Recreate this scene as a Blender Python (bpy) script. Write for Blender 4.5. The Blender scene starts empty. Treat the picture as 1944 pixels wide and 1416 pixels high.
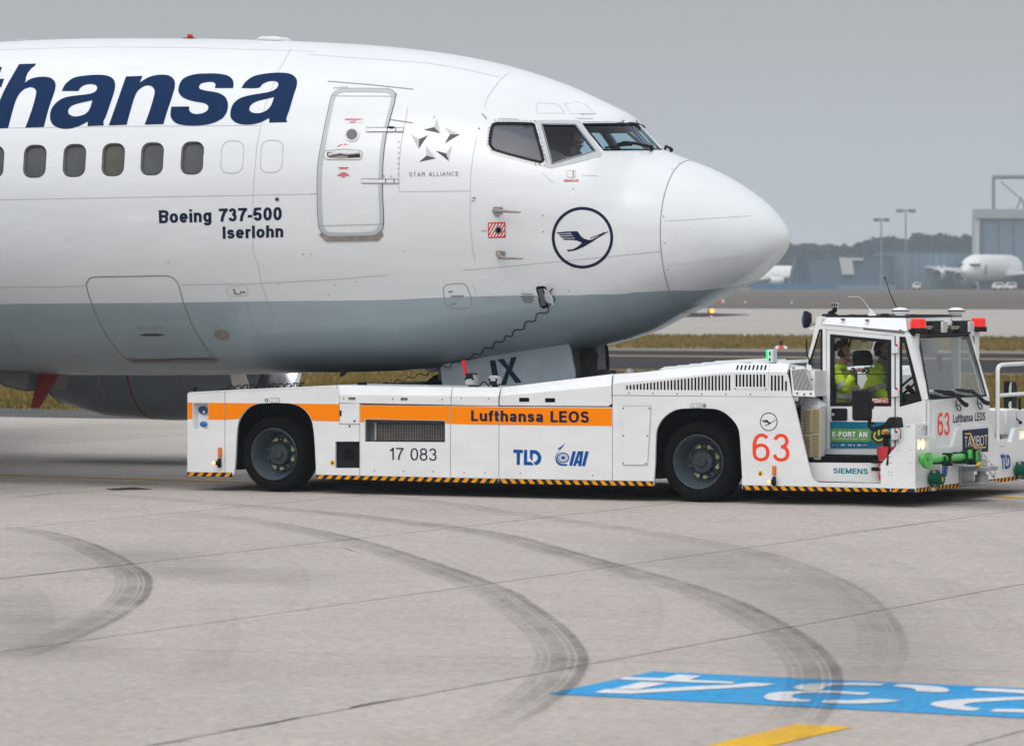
import bpy, bmesh, math, random
import numpy as np
from math import sin, cos, pi, radians, sqrt, atan2
from mathutils import Vector, Matrix
from mathutils.bvhtree import BVHTree
from mathutils.geometry import delaunay_2d_cdt

random.seed(7)
SC = bpy.context.scene
COL = SC.collection

# ------------------------------------------------------------------ camera, sky, sun, exposure
F_PX, HOR, CX, CY = 8100.0, 530.0, 972.0, 708.0      # focal length and horizon of the 1944 px wide photograph
CAM_H = 2.4245                                        # eye height, metres
PITCH = math.atan((CY - HOR) / F_PX)
cam_data = bpy.data.cameras.new('camera')
cam_data.sensor_width = 36.0
cam_data.lens = 36.0 * F_PX / 1944.0
cam_data.clip_start = 0.5
cam_data.clip_end = 20000
cam_data.dof.use_dof = True
cam_data.dof.focus_distance = 47.0
cam_data.dof.aperture_fstop = 5.0
cam = bpy.data.objects.new('camera', cam_data)
COL.objects.link(cam)
cam.location = (0, 0, CAM_H)
cam.rotation_euler = (pi / 2 - PITCH, 0, 0)
SC.camera = cam

SUN_EL, SUN_AZ = radians(52), radians(200)
world = bpy.data.worlds.new('World')
SC.world = world
world.use_nodes = True
wn, wl = world.node_tree.nodes, world.node_tree.links
wn.clear()
w_out = wn.new('ShaderNodeOutputWorld')
w_sky = wn.new('ShaderNodeTexSky')
w_sky.sky_type = 'NISHITA'
w_sky.sun_disc = False
w_sky.sun_elevation = SUN_EL
w_sky.sun_rotation = SUN_AZ
w_sky.dust_density = 6.0
w_sky.air_density = 1.5
w_bg1 = wn.new('ShaderNodeBackground')
w_bg1.inputs['Strength'].default_value = 0.05
w_hs = wn.new('ShaderNodeHueSaturation')
w_hs.inputs['Saturation'].default_value = 0.25
wl.new(w_sky.outputs[0], w_hs.inputs['Color'])
wl.new(w_hs.outputs[0], w_bg1.inputs['Color'])
# closed cloud deck: the overcast luminance law, zenith brighter than the horizon
w_tc = wn.new('ShaderNodeTexCoord')
w_sep = wn.new('ShaderNodeSeparateXYZ')
wl.new(w_tc.outputs['Generated'], w_sep.inputs[0])
w_max = wn.new('ShaderNodeMath'); w_max.operation = 'MAXIMUM'; w_max.inputs[1].default_value = 0.0
wl.new(w_sep.outputs['Z'], w_max.inputs[0])
w_mr = wn.new('ShaderNodeMapRange')
w_mr.inputs['From Min'].default_value = 0.0
w_mr.inputs['From Max'].default_value = 1.0
w_mr.inputs['To Min'].default_value = 0.285
w_mr.inputs['To Max'].default_value = 0.93
wl.new(w_max.outputs[0], w_mr.inputs['Value'])
w_noise = wn.new('ShaderNodeTexNoise')
w_noise.inputs['Scale'].default_value = 2.2
w_noise.inputs['Detail'].default_value = 4.0
w_map = wn.new('ShaderNodeMapping')
w_map.inputs['Scale'].default_value = (1.0, 1.0, 3.0)
wl.new(w_tc.outputs['Generated'], w_map.inputs['Vector'])
wl.new(w_map.outputs[0], w_noise.inputs['Vector'])
w_nr = wn.new('ShaderNodeMapRange')
w_nr.inputs['To Min'].default_value = 0.9
w_nr.inputs['To Max'].default_value = 1.1
wl.new(w_noise.outputs[0], w_nr.inputs['Value'])
w_gl = wn.new('ShaderNodeMapRange'); w_gl.interpolation_type = 'SMOOTHSTEP'   # hazy brightening towards the horizon, all round
w_gl.inputs['From Min'].default_value = 0.0; w_gl.inputs['From Max'].default_value = 0.09
w_gl.inputs['To Min'].default_value = 0.25; w_gl.inputs['To Max'].default_value = 0.0
wl.new(w_max.outputs[0], w_gl.inputs['Value'])
w_ad = wn.new('ShaderNodeMath'); w_ad.operation = 'ADD'
wl.new(w_mr.outputs[0], w_ad.inputs[0]); wl.new(w_gl.outputs[0], w_ad.inputs[1])
w_mul = wn.new('ShaderNodeMath'); w_mul.operation = 'MULTIPLY'
wl.new(w_ad.outputs[0], w_mul.inputs[0]); wl.new(w_nr.outputs[0], w_mul.inputs[1])
w_bg2 = wn.new('ShaderNodeBackground')
w_bg2.inputs['Color'].default_value = (0.90, 0.953, 1.0, 1)
wl.new(w_mul.outputs[0], w_bg2.inputs['Strength'])
w_add = wn.new('ShaderNodeAddShader')
wl.new(w_bg1.outputs[0], w_add.inputs[0]); wl.new(w_bg2.outputs[0], w_add.inputs[1])
wl.new(w_add.outputs[0], w_out.inputs['Surface'])

sun_d = bpy.data.lights.new('sun', 'SUN')
sun_d.energy = 0.55
sun_d.angle = radians(40)
sun_d.color = (1.0, 0.96, 0.91)
sun = bpy.data.objects.new('sun', sun_d)
COL.objects.link(sun)
_sd = Vector((sin(SUN_AZ) * cos(SUN_EL), cos(SUN_AZ) * cos(SUN_EL), sin(SUN_EL)))
sun.rotation_euler = _sd.to_track_quat('Z', 'Y').to_euler()
sun.location = (0, 0, 60)

SC.view_settings.view_transform = 'Standard'
SC.view_settings.look = 'None'
SC.view_settings.exposure = 0.07
SC.view_settings.gamma = 1.0
SC.view_settings.use_curve_mapping = False
SC.cycles.volume_bounces = 1
SC.cycles.max_bounces = 10
SC.cycles.transparent_max_bounces = 16

# ------------------------------------------------------------------ measuring: photograph pixel -> ray -> place
_c, _s = cos(-PITCH), sin(-PITCH)
CAM = Vector((0, 0, CAM_H))
def ray(px, py):
    vx, vz = (px - CX) / F_PX, (CY - py) / F_PX
    return Vector((vx, _c - vz * _s, _s + vz * _c))
def gnd(px, py, z=0.0):
    r = ray(px, py)
    return CAM + r * ((z - CAM_H) / r.z)
def far(px, py, D):
    r = ray(px, py)
    return CAM + r * (D / r.y)
def zoom(ox, oy, s):
    return lambda *p: [(ox + a * s, oy + b * s) for a, b in p]
z1 = zoom(0, 40, 600/1931); z2 = zoom(560, 120, 440/1640); z3 = zoom(880, 180, 440/1832)
z4 = zoom(1000, 360, 520/1944); z5 = zoom(0, 480, 620/1944); z6 = zoom(600, 520, 600/1944)
z7 = zoom(340, 700, 440/1944); z8 = zoom(600, 700, 580/1944)
t1 = zoom(1140, 660, 420/1944); t2 = zoom(1400, 560, 320/1192); t3 = zoom(1640, 560, 304/1133)
t4 = zoom(1540, 620, 180/1593); t5 = zoom(1720, 760, 224/1669); t6 = zoom(1400, 320, 544/1944)
t7 = zoom(0, 880, 1000/1944); t8 = zoom(944, 880, 1000/1944)
a2 = zoom(820, 630, 360/1944); a4 = zoom(1500, 330, 444/1944); a5 = zoom(1180, 540, 380/1944)
a6 = zoom(0, 600, 360/1416); b1 = zoom(1030, 1260, 470/1944); b2 = zoom(1474, 1260, 470/1944)
b3 = zoom(1520, 570, 224/1944); b4 = zoom(1700, 580, 244/1728); b5 = zoom(1820, 680, 124/975)
b6 = zoom(1490, 740, 230/1714); b7 = zoom(960, 830, 180/1944); b8 = zoom(1020, 200, 260/1944)

class Frame:
    """A vehicle's own axes: x forward, y to its far side, z up."""
    def __init__(s, o, yaw):
        s.o = Vector((o[0], o[1], 0)); s.yaw = yaw
        s.d = Vector((cos(yaw), -sin(yaw), 0)); s.n = Vector((sin(yaw), cos(yaw), 0))
    def vec(s, v): return Vector((v.dot(s.d), v.dot(s.n), v.z))
    def world(s, p): return s.o + s.d * p[0] + s.n * p[1] + Vector((0, 0, p[2]))
    def ray(s, px, py): return s.vec(CAM - s.o), s.vec(ray(px, py))
    def side(s, px, py, y=0.0):
        o, r = s.ray(px, py); return o + r * ((y - o.y) / r.y)
    def front(s, px, py, x):
        o, r = s.ray(px, py); return o + r * ((x - o.x) / r.x)
    def flat(s, px, py, z):
        o, r = s.ray(px, py); return o + r * ((z - o.z) / r.z)

# ------------------------------------------------------------------ object helpers
def tag(o, label=None, cat=None, group=None, kind=None):
    if label: o['label'] = label
    if cat: o['category'] = cat
    if group: o['group'] = group
    if kind: o['kind'] = kind
    return o
def thing(name, label, cat, loc=(0, 0, 0), rz=0.0, group=None):
    o = bpy.data.objects.new(name, None)
    o.empty_display_size = 0.2
    COL.objects.link(o)
    o.location = loc; o.rotation_euler = (0, 0, rz)
    return tag(o, label, cat, group)
def link(name, me, parent=None):
    o = bpy.data.objects.new(name, me)
    COL.objects.link(o)
    if parent: o.parent = parent
    return o
def mk(name, verts, faces, mat=None, parent=None, smooth=False, uv=None, normals=True):
    me = bpy.data.meshes.new(name)
    me.from_pydata([tuple(v) for v in verts], [], [tuple(f) for f in faces])
    if uv is not None:
        l = me.uv_layers.new(name='UVMap')
        for lp in me.loops: l.data[lp.index].uv = uv[lp.vertex_index]
    if normals:
        bm = bmesh.new(); bm.from_mesh(me)
        bmesh.ops.recalc_face_normals(bm, faces=bm.faces)
        bm.to_mesh(me); bm.free()
    me.update()
    if smooth:
        me.polygons.foreach_set('use_smooth', [True] * len(me.polygons))
        if smooth is not True: me.set_sharp_from_angle(angle=radians(smooth))
    if mat is not None:
        for m in (mat if isinstance(mat, (list, tuple)) else [mat]): me.materials.append(m)
    return link(name, me, parent)
def copy_tree(o, parent=None):
    c = o.copy(); COL.objects.link(c); c.parent = parent
    for ch in list(o.children): copy_tree(ch, c)
    return c

class MB:
    """Collects solids; build() links them as one mesh."""
    def __init__(s): s.v = []; s.f = []
    def add(s, v, f):
        n = len(s.v); s.v += [Vector(p) for p in v]; s.f += [tuple(i + n for i in q) for q in f]; return s
    def box(s, x0, x1, y0, y1, z0, z1, M=None):
        v = [Vector((x, y, z)) for z in (z0, z1) for y in (y0, y1) for x in (x0, x1)]
        if M: v = [M @ p for p in v]
        return s.add(v, [(0,2,3,1),(4,5,7,6),(0,1,5,4),(2,6,7,3),(0,4,6,2),(1,3,7,5)])
    def extr(s, loop, vec):
        n = len(loop); vec = Vector(vec)
        v = [Vector(p) for p in loop] + [Vector(p) + vec for p in loop]
        f = [tuple(range(n)), tuple(range(2*n-1, n-1, -1))]
        f += [(i, i+n, (i+1) % n + n, (i+1) % n) for i in range(n)]
        return s.add(v, f)
    def hull2(s, a, b):
        """joins two loops of equal length, capped"""
        n = len(a)
        f = [tuple(range(n)), tuple(range(2*n-1, n-1, -1))]
        f += [(i, i+n, (i+1) % n + n, (i+1) % n) for i in range(n)]
        return s.add(list(a) + list(b), f)
    def cyl(s, p0, p1, r0, r1=None, n=14):
        r1 = r0 if r1 is None else r1
        p0, p1 = Vector(p0), Vector(p1); ax = (p1 - p0).normalized()
        t = ax.orthogonal().normalized(); b = ax.cross(t)
        A = [p0 + (t*cos(2*pi*i/n) + b*sin(2*pi*i/n))*r0 for i in range(n)]
        B = [p1 + (t*cos(2*pi*i/n) + b*sin(2*pi*i/n))*r1 for i in range(n)]
        return s.hull2(A, B)
    def lathe(s, prof, o, ax, n=24, closed=False):
        o, ax = Vector(o), Vector(ax).normalized()
        t = ax.orthogonal().normalized(); b = ax.cross(t); v = []; f = []
        for r, h in prof:
            v += [o + ax*h + (t*cos(2*pi*i/n) + b*sin(2*pi*i/n))*r for i in range(n)]
        m = len(prof)
        for k in range(m if closed else m-1):
            k2 = (k+1) % m
            f += [(k*n+i, k*n+(i+1) % n, k2*n+(i+1) % n, k2*n+i) for i in range(n)]
        return s.add(v, f)
    def tube(s, pts, r, n=7):
        pts = [Vector(p) for p in pts]; rings = []; t = None
        for i, p in enumerate(pts):
            d = (pts[min(i+1, len(pts)-1)] - pts[max(i-1, 0)]).normalized()
            t = d.orthogonal().normalized() if t is None else (t - d*t.dot(d)).normalized()
            b = d.cross(t); rr = r[i] if isinstance(r, (list, tuple)) else r
            rings.append([p + (t*cos(2*pi*k/n) + b*sin(2*pi*k/n))*rr for k in range(n)])
        v = [q for ring in rings for q in ring]; f = []
        for i in range(len(rings)-1):
            f += [(i*n+k, i*n+(k+1) % n, (i+1)*n+(k+1) % n, (i+1)*n+k) for k in range(n)]
        f += [tuple(range(n)), tuple((len(rings)-1)*n+k for k in range(n-1, -1, -1))]
        return s.add(v, f)
    def ball(s, c, r, n=12, m=8, sc=(1,1,1)):
        c = Vector(c); v = []; f = []
        for j in range(m+1):
            th = pi*j/m
            for i in range(n):
                v.append(c + Vector((sin(th)*cos(2*pi*i/n)*sc[0], sin(th)*sin(2*pi*i/n)*sc[1], cos(th)*sc[2]))*r)
        for j in range(m):
            f += [(j*n+i, j*n+(i+1) % n, (j+1)*n+(i+1) % n, (j+1)*n+i) for i in range(n)]
        return s.add(v, f)
    def build(s, name, mat, parent=None, smooth=40, bevel=0):
        o = mk(name, s.v, s.f, mat, parent, smooth)
        if bevel:
            b = o.modifiers.new('bevel', 'BEVEL'); b.width = bevel; b.segments = 2
            b.limit_method = 'ANGLE'; b.angle_limit = radians(40); b.harden_normals = False
        return o

def smooth_loop(pts, k=4, closed=True, corner=50):
    """Catmull-Rom through the points, sharp corners kept"""
    n = len(pts); out = []; P = [Vector(p) for p in pts]
    def tangent(i):
        if not closed and (i == 0 or i == n-1): return None
        a, b, c = P[i-1], P[i], P[(i+1) % n]
        u, v = b-a, c-b
        if u.length < 1e-9 or v.length < 1e-9 or u.angle(v) > radians(corner): return None
        return (c - a).normalized()
    T = [tangent(i) for i in range(n)]
    for i in range(n if closed else n-1):
        a, b = P[i], P[(i+1) % n]; L = (b-a).length
        m0 = T[i]*L if T[i] is not None else (b-a)
        m1 = T[(i+1) % n]*L if T[(i+1) % n] is not None else (b-a)
        kk = 1 if (T[i] is None and T[(i+1) % n] is None) else k
        for j in range(kk):
            t = j/kk
            out.append(a*(2*t**3-3*t**2+1) + m0*(t**3-2*t**2+t) + b*(-2*t**3+3*t**2) + m1*(t**3-t**2))
    if not closed: out.append(P[-1])
    return [tuple(p) for p in out]
def ellipse(cx, cy, rx, ry=None, n=28):
    ry = rx if ry is None else ry
    return [(cx + rx*cos(2*pi*i/n), cy + ry*sin(2*pi*i/n)) for i in range(n)]
def rrect(x0, y0, x1, y1, r, k=4, shear=0.0):
    out = []
    for cx, cy, a0 in ((x1-r, y0+r, -90), (x1-r, y1-r, 0), (x0+r, y1-r, 90), (x0+r, y0+r, 180)):
        for i in range(k+1):
            a = radians(a0 + 90*i/k); out.append((cx + r*cos(a), cy + r*sin(a)))
    ym = (y0+y1)/2
    return [(x - (y-ym)*shear, y) for x, y in out]
def ribbon_loop(pts, w):
    """outline of a line of width w (2-D)"""
    L = []; R = []; n = len(pts)
    for i in range(n):
        a, b = Vector(pts[max(i-1, 0)]), Vector(pts[min(i+1, n-1)])
        d = (b-a).normalized(); q = Vector((-d.y, d.x))*w/2
        L.append(tuple(Vector(pts[i])+q)); R.append(tuple(Vector(pts[i])-q))
    return L + R[::-1]
def _in(pts, loop):
    """which of the points lie inside the loop"""
    x, y = pts[:, 0], pts[:, 1]; c = np.zeros(len(pts), bool); L = np.array(loop); j = len(L)-1
    for i in range(len(L)):
        xi, yi = L[i]; xj, yj = L[j]
        if yi != yj:
            k = (yi > y) != (yj > y)
            c ^= k & (x < (xj-xi)*(y-yi)/(yj-yi)+xi)
        j = i
    return c
def cdt(loops, inner=(), union=False):
    """triangles inside the loops: even-odd (holes) or union (overlapping strokes)"""
    v = []; e = []
    for lp in loops:
        n0 = len(v); v += [Vector(p[:2]) for p in lp]
        e += [(n0+i, n0+(i+1) % len(lp)) for i in range(len(lp))]
    v += [Vector(p) for p in inner]
    r = delaunay_2d_cdt(v, e, [], 0, 1e-7)
    V = [tuple(p) for p in r[0]]; T = [tuple(f) for f in r[2]]
    if not T: return V, T
    c = np.array(V)[np.array(T)].mean(1); k = np.zeros(len(T), int)
    for lp in loops: k += _in(c, [p[:2] for p in lp])
    keep = (k > 0) if union else (k % 2 == 1)
    return V, [t for t, q in zip(T, keep) if q]
def plate(name, loops, to3, back, mat, parent, smooth=False, bevel=0, mb=None):
    """solid plate: outline (and holes) in 2-D, mapped by to3, thickness vector back"""
    back = Vector(back)
    if len(loops) == 1:
        m = MB().extr([to3(*p) for p in loops[0]], back)
        v, f = m.v, m.f
    else:
        V, Tr = cdt(loops); n = len(V)
        v = [to3(*p) for p in V]; v = v + [p + back for p in v]
        f = list(Tr) + [tuple(i+n for i in reversed(t)) for t in Tr]
        cnt = {}
        for t in Tr:
            for i in range(3):
                a, b = t[i], t[(i+1) % 3]; k = (min(a, b), max(a, b))
                cnt[k] = cnt.get(k, 0) + 1
        f += [(a, b, b+n, a+n) for (a, b), c in cnt.items() if c == 1]
    if mb is not None: mb.add(v, f); return None
    o = mk(name, v, f, mat, parent, smooth)
    if bevel:
        b = o.modifiers.new('bevel', 'BEVEL'); b.width = bevel; b.segments = 2
        b.limit_method = 'ANGLE'; b.angle_limit = radians(40)
    return o
# a plain grotesque letter set drawn as pen strokes: cap height 1, x-height .74
def _arc(cx, cy, rx, ry, a0, a1, n=13):
    out = []
    for i in range(n):
        a = radians(a0+(a1-a0)*i/(n-1)); c, s = cos(a), sin(a); p = 2.25
        k = (abs(c)**p+abs(s)**p)**(-1/p); out.append((cx+rx*c*k, cy+ry*s*k))
    return out
def _glyph(ch, w):
    h = w/2; X = .74; ym = .53
    O = lambda cx, cy, rx, ry: _arc(cx, cy, rx, ry, 0, 360, 25)
    tb, tt, bb = (1-h+ym)/2, (1-h-ym)/2, (ym+h)/2
    bt = (ym-h)/2
    G = {
     '0': (.57, [O(.285, .5, .285-h, .5-h)]), '1': (.40, [[(.30, 0), (.30, 1)], [(.06, .77), (.18, .80), (.25, .88), (.27, .99)]]),
     '2': (.55, [_arc(.275, .70, .275-h, .30-h, 172, -38)+[(h, h), (.55, h)]]),
     '3': (.56, [_arc(.275, tb, .25-h, tt, 168, -90), _arc(.275, bb, .28-h, bt, 90, -168)]),
     '5': (.56, [[(.51, 1-h), (.13, 1-h), (.07, .47)]+_arc(.275, .325, .28-h, .325-h, 140, -165)]),
     '6': (.57, [O(.285, .32, .285-h, .32-h), _arc(.31, .5, .31-h, .5-h, 48, 192)]),
     '7': (.54, [[(0, 1-h), (.52, 1-h), (.36, .68), (.24, .34), (.19, 0)]]),
     '8': (.57, [O(.285, tb, .255-h, tt), O(.285, bb, .285-h, bt)]), '-': (.30, [[(0, .36), (.30, .36)]]), ' ': (.30, []),
     'A': (.70, [[(h*.9, 0), (.35, 1-h*.3), (.70-h*.9, 0)], [(.16, .31), (.54, .31)]]),
     'B': (.62, [[(h, 0), (h, 1)], [(h, 1-h), (.34, 1-h)]+_arc(.34, tb, .22, tt, 90, -90)+[(h, ym)], [(h, ym), (.36, ym)]+_arc(.36, bb, .26-h, bt, 90, -90)+[(h, h)]]),
     'C': (.68, [_arc(.35, .5, .35-h, .5-h, 38, 322, 21)]), 'G': (.72, [_arc(.36, .5, .36-h, .5-h, 38, 345, 21)+[(.72-h, .46), (.42, .46)], [(.72-h, .46), (.72-h, 0)]]),
     'E': (.58, [[(h, 0), (h, 1)], [(h, 1-h), (.57, 1-h)], [(h, .52), (.54, .52)], [(h, h), (.58, h)]]), 'F': (.55, [[(h, 0), (h, 1)], [(h, 1-h), (.55, 1-h)], [(h, .52), (.5, .52)]]),
     'I': (w, [[(h, 0), (h, 1)]]), 'L': (.52, [[(h, 1), (h, h), (.52, h)]]), 'M': (.80, [[(h, 0), (h, 1)], [(.80-h, 0), (.80-h, 1)], [(h, 1-h*.3), (.40, h*1.2), (.80-h, 1-h*.3)]]),
     'N': (.70, [[(h, 0), (h, 1)], [(.70-h, 0), (.70-h, 1)], [(h, 1-h*.5), (.70-h, h*.5)]]), 'O': (.76, [O(.38, .5, .38-h, .5-h)]),
     'P': (.60, [[(h, 0), (h, 1)], [(h, 1-h), (.33, 1-h)]+_arc(.33, .72, .27-h, .28-h, 90, -90)+[(h, .44+h)]]),
     'R': (.65, [[(h, 0), (h, 1)], [(h, 1-h), (.35, 1-h)]+_arc(.35, .735, .27-h, .265-h, 90, -90)+[(h, .47+h)], [(.38, .50), (.52, .36), (.58, 0)]]),
     'S': (.62, [_arc(.31, tb, .29-h, tt, 18, 270)+_arc(.31, bb, .31-h, bt, 90, -165)[1:]]), 'T': (.60, [[(0, 1-h), (.60, 1-h)], [(.30, 0), (.30, 1-h)]]),
     'X': (.66, [[(h, 0), (.66-h, 1)], [(h, 1), (.66-h, 0)]]), 'Y': (.66, [[(h, 1), (.33, .44), (.66-h, 1)], [(.33, .46), (.33, 0)]]),
     'a': (.55, [[(.51-h, 0), (.51-h, .50)]+_arc(.265, .50, .245-h, X-.50-h, 0, 165), O(.255, .215, .255-h, .215-h)]),
     'b': (.56, [[(h, 0), (h, 1)], O(.285, X/2, .275-h, X/2-h)]), 'd': (.56, [[(.56-h, 0), (.56-h, 1)], O(.275, X/2, .275-h, X/2-h)]),
     'e': (.56, [[(h, .37), (.56-h, .37)]+_arc(.28, X/2, .28-h, X/2-h, 2, 318, 19)]), 'f': (.32, [[(.15, 0), (.15, .80)]+_arc(.29, .80, .14, .20-h, 180, 88, 7), [(0, X-h), (.31, X-h)]]),
     'g': (.56, [O(.275, X/2, .275-h, X/2-h), [(.55-h, X), (.55-h, -.02)]+_arc(.275, -.02, .275-h, .24-h, 0, -155)]),
     'h': (.54, [[(h, 0), (h, 1)], _arc(.27, .46, .27-h, X-.46-h, 170, 0)+[(.54-h, 0)]]), 'i': (w, [[(h, 0), (h, X)], [(h, 1-w*.8), (h, 1)]]), 'k': (.54, [[(h, 0), (h, 1)], [(h, .28), (.50, X)], [(.2, .42), (.52, 0)]]),
     'l': (w, [[(h, 0), (h, 1)]]), 'm': (.84, [[(h, 0), (h, X)], _arc(.23, .48, .23-h, X-.48-h, 170, 0)+[(.42, 0)], _arc(.61, .48, .23-h, X-.48-h, 170, 0)+[(.84-h, 0)]]),
     'n': (.54, [[(h, 0), (h, X)], _arc(.27, .46, .27-h, X-.46-h, 170, 0)+[(.54-h, 0)]]), 'o': (.57, [O(.285, X/2, .285-h, X/2-h)]),
     'r': (.35, [[(h, 0), (h, X)], _arc(.30, .46, .30-h, X-.46-h, 165, 85, 7)]), 's': (.51, [_arc(.255, (X-h+.385)/2, .235-h, (X-h-.385)/2, 15, 270)+_arc(.255, (.385+h)/2, .255-h, (.385-h)/2, 90, -165)[1:]]),
     't': (.34, [[(.14, .95), (.14, .18)]+_arc(.27, .18, .13, .18-h, 180, 275, 7), [(0, X-h), (.33, X-h)]]), 'u': (.54, [_arc(.27, .27, .27-h, .27-h, 180, 360)[:1] and [(h, X)]+_arc(.27, .27, .27-h, .27-h, 180, 350), [(.54-h, 0), (.54-h, X)]]),
     'ä': (.55, [[(.51-h, 0), (.51-h, .50)]+_arc(.265, .50, .245-h, X-.50-h, 0, 165), O(.255, .215, .255-h, .215-h)])}
    return G.get(ch, (.5, [[(h, 0), (h, X)], [(.5-h, 0), (.5-h, X)]]))
_tx = {}
def text_glyphs(s, w=0.15, gap=0.11, sx=1.0):
    """per character: its pen strokes as outlines, x 0..1 over the line, y in cap heights"""
    k = (s, w, gap, sx)
    if k in _tx: return _tx[k]
    x = 0.0; out = []
    for ch in s:
        wd, st = _glyph(ch, w/sx if False else w)
        g = []
        for pl in st:
            closed = len(pl) > 4 and abs(pl[0][0]-pl[-1][0]) + abs(pl[0][1]-pl[-1][1]) < 1e-6
            if closed:
                q = pl[:-1]; n = len(q); A = []; B = []
                for i in range(n):
                    d = (Vector(q[(i+1) % n])-Vector(q[i-1])).normalized(); m = Vector((-d.y, d.x))*w/2
                    A.append(tuple(Vector(q[i])+m)); B.append(tuple(Vector(q[i])-m))
                g += [[A[i], A[(i+1) % n], B[(i+1) % n], B[i]] for i in range(n)]
            else:
                for i in range(len(pl)-1):
                    a, b = Vector(pl[i]), Vector(pl[i+1]); d = (b-a)
                    if d.length < 1e-6: continue
                    d.normalize(); m = Vector((-d.y, d.x))*w/2
                    g.append([tuple(a+m), tuple(b+m), tuple(b-m), tuple(a-m)])
                    if 0 < i:
                        c = [(a.x+w/2*cos(t*pi/5), a.y+w/2*sin(t*pi/5)) for t in range(10)]; g.append(c)
        out.append([[(x+px, py) for px, py in lp] for lp in g]); x += wd+gap
    tot = x-gap
    _tx[k] = [[[(px/tot, py) for px, py in lp] for lp in g] for g in out]
    return _tx[k]
def quad_text(s, BL, BR, TL, TR, bold=0.15, gap=0.11):
    """the characters laid into a quadrilateral given by its corners (baseline left/right, cap line left/right)"""
    out = []
    for g in text_glyphs(s, bold, gap):
        if not g: continue
        q = []
        for lp in g:
            r = []
            for x, y in lp:
                b = Vector(BL).lerp(Vector(BR), x); t = Vector(TL).lerp(Vector(TR), x); r.append(tuple(b+(t-b)*y))
            q.append(r)
        out.append(q)
    return out

# ------------------------------------------------------------------ materials
def mat(name, col, rough=0.5, metal=0.0, noise=None, bump=None, coat=0.0, spec=None, emit=None, bevel=0.0):
    m = bpy.data.materials.new(name); m.use_nodes = True
    n, l = m.node_tree.nodes, m.node_tree.links
    p = n['Principled BSDF']
    p.inputs['Base Color'].default_value = (*col, 1)
    p.inputs['Roughness'].default_value = rough
    p.inputs['Metallic'].default_value = metal
    if coat: p.inputs['Coat Weight'].default_value = coat; p.inputs['Coat Roughness'].default_value = 0.08
    if spec is not None: p.inputs['Specular IOR Level'].default_value = spec
    if emit: p.inputs['Emission Color'].default_value = (*emit[0], 1); p.inputs['Emission Strength'].default_value = emit[1]
    tc = None
    if noise or bump: tc = n.new('ShaderNodeTexCoord')
    if noise:
        sc, amt = noise[0], noise[1]
        mp = n.new('ShaderNodeMapping'); mp.inputs['Scale'].default_value = noise[2] if len(noise) > 2 else (1, 1, 1)
        l.new(tc.outputs['Object'], mp.inputs['Vector'])
        t = n.new('ShaderNodeTexNoise'); t.inputs['Scale'].default_value = sc; t.inputs['Detail'].default_value = 7; t.inputs['Roughness'].default_value = 0.6
        l.new(mp.outputs[0], t.inputs['Vector'])
        r = n.new('ShaderNodeMapRange'); r.inputs['From Min'].default_value = 0.3; r.inputs['From Max'].default_value = 0.7
        r.inputs['To Min'].default_value = 1-amt; r.inputs['To Max'].default_value = 1+amt*0.4
        l.new(t.outputs[0], r.inputs['Value'])
        mx = n.new('ShaderNodeVectorMath'); mx.operation = 'SCALE'; mx.inputs[0].default_value = col
        l.new(r.outputs[0], mx.inputs['Scale']); l.new(mx.outputs[0], p.inputs['Base Color'])
        r2 = n.new('ShaderNodeMapRange'); r2.inputs['To Min'].default_value = rough*0.8; r2.inputs['To Max'].default_value = min(1, rough*1.25)
        l.new(t.outputs[0], r2.inputs['Value']); l.new(r2.outputs[0], p.inputs['Roughness'])
    nrm = None
    if bevel:
        bv = n.new('ShaderNodeBevel'); bv.samples = 4; bv.inputs['Radius'].default_value = bevel; nrm = bv.outputs[0]
        l.new(nrm, p.inputs['Normal'])
    if bump:
        t = n.new('ShaderNodeTexNoise'); t.inputs['Scale'].default_value = bump[0]; t.inputs['Detail'].default_value = 6
        l.new(tc.outputs['Object'], t.inputs['Vector'])
        b = n.new('ShaderNodeBump'); b.inputs['Strength'].default_value = bump[1]; b.inputs['Distance'].default_value = bump[2] if len(bump) > 2 else 0.01
        l.new(t.outputs[0], b.inputs['Height'])
        if nrm: l.new(nrm, b.inputs['Normal'])
        l.new(b.outputs[0], p.inputs['Normal'])
    return m
def glass(name, tint=(0.75, 0.8, 0.82), refl=0.05, rough=0.03):
    m = bpy.data.materials.new(name); m.use_nodes = True
    n, l = m.node_tree.nodes, m.node_tree.links; n.clear()
    o = n.new('ShaderNodeOutputMaterial'); t = n.new('ShaderNodeBsdfTransparent'); g = n.new('ShaderNodeBsdfGlossy')
    t.inputs[0].default_value = (*tint, 1); g.inputs['Roughness'].default_value = rough
    f = n.new('ShaderNodeLayerWeight'); f.inputs[0].default_value = 0.5
    p = n.new('ShaderNodeMath'); p.operation = 'POWER'; p.inputs[1].default_value = 5.0; l.new(f.outputs['Facing'], p.inputs[0])
    a = n.new('ShaderNodeMath'); a.operation = 'MULTIPLY_ADD'; a.inputs[1].default_value = 1.0 - refl; a.inputs[2].default_value = refl
    a.use_clamp = True; l.new(p.outputs[0], a.inputs[0])
    x = n.new('ShaderNodeMixShader'); l.new(a.outputs[0], x.inputs[0])
    l.new(t.outputs[0], x.inputs[1]); l.new(g.outputs[0], x.inputs[2]); l.new(x.outputs[0], o.inputs[0])
    return m
M = {}
M['skin_white'] = mat('aircraft_white', (0.76, 0.785, 0.81), 0.26, noise=(0.9, 0.085, (0.35, 1, 2.2)), coat=0.3, bump=(1.4, 0.2, 0.02))
M['skin_grey'] = mat('aircraft_grey', (0.34, 0.42, 0.465), 0.24, noise=(1.1, 0.14, (0.3, 1, 2.0)), coat=0.3, bump=(1.4, 0.25, 0.02))
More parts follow.
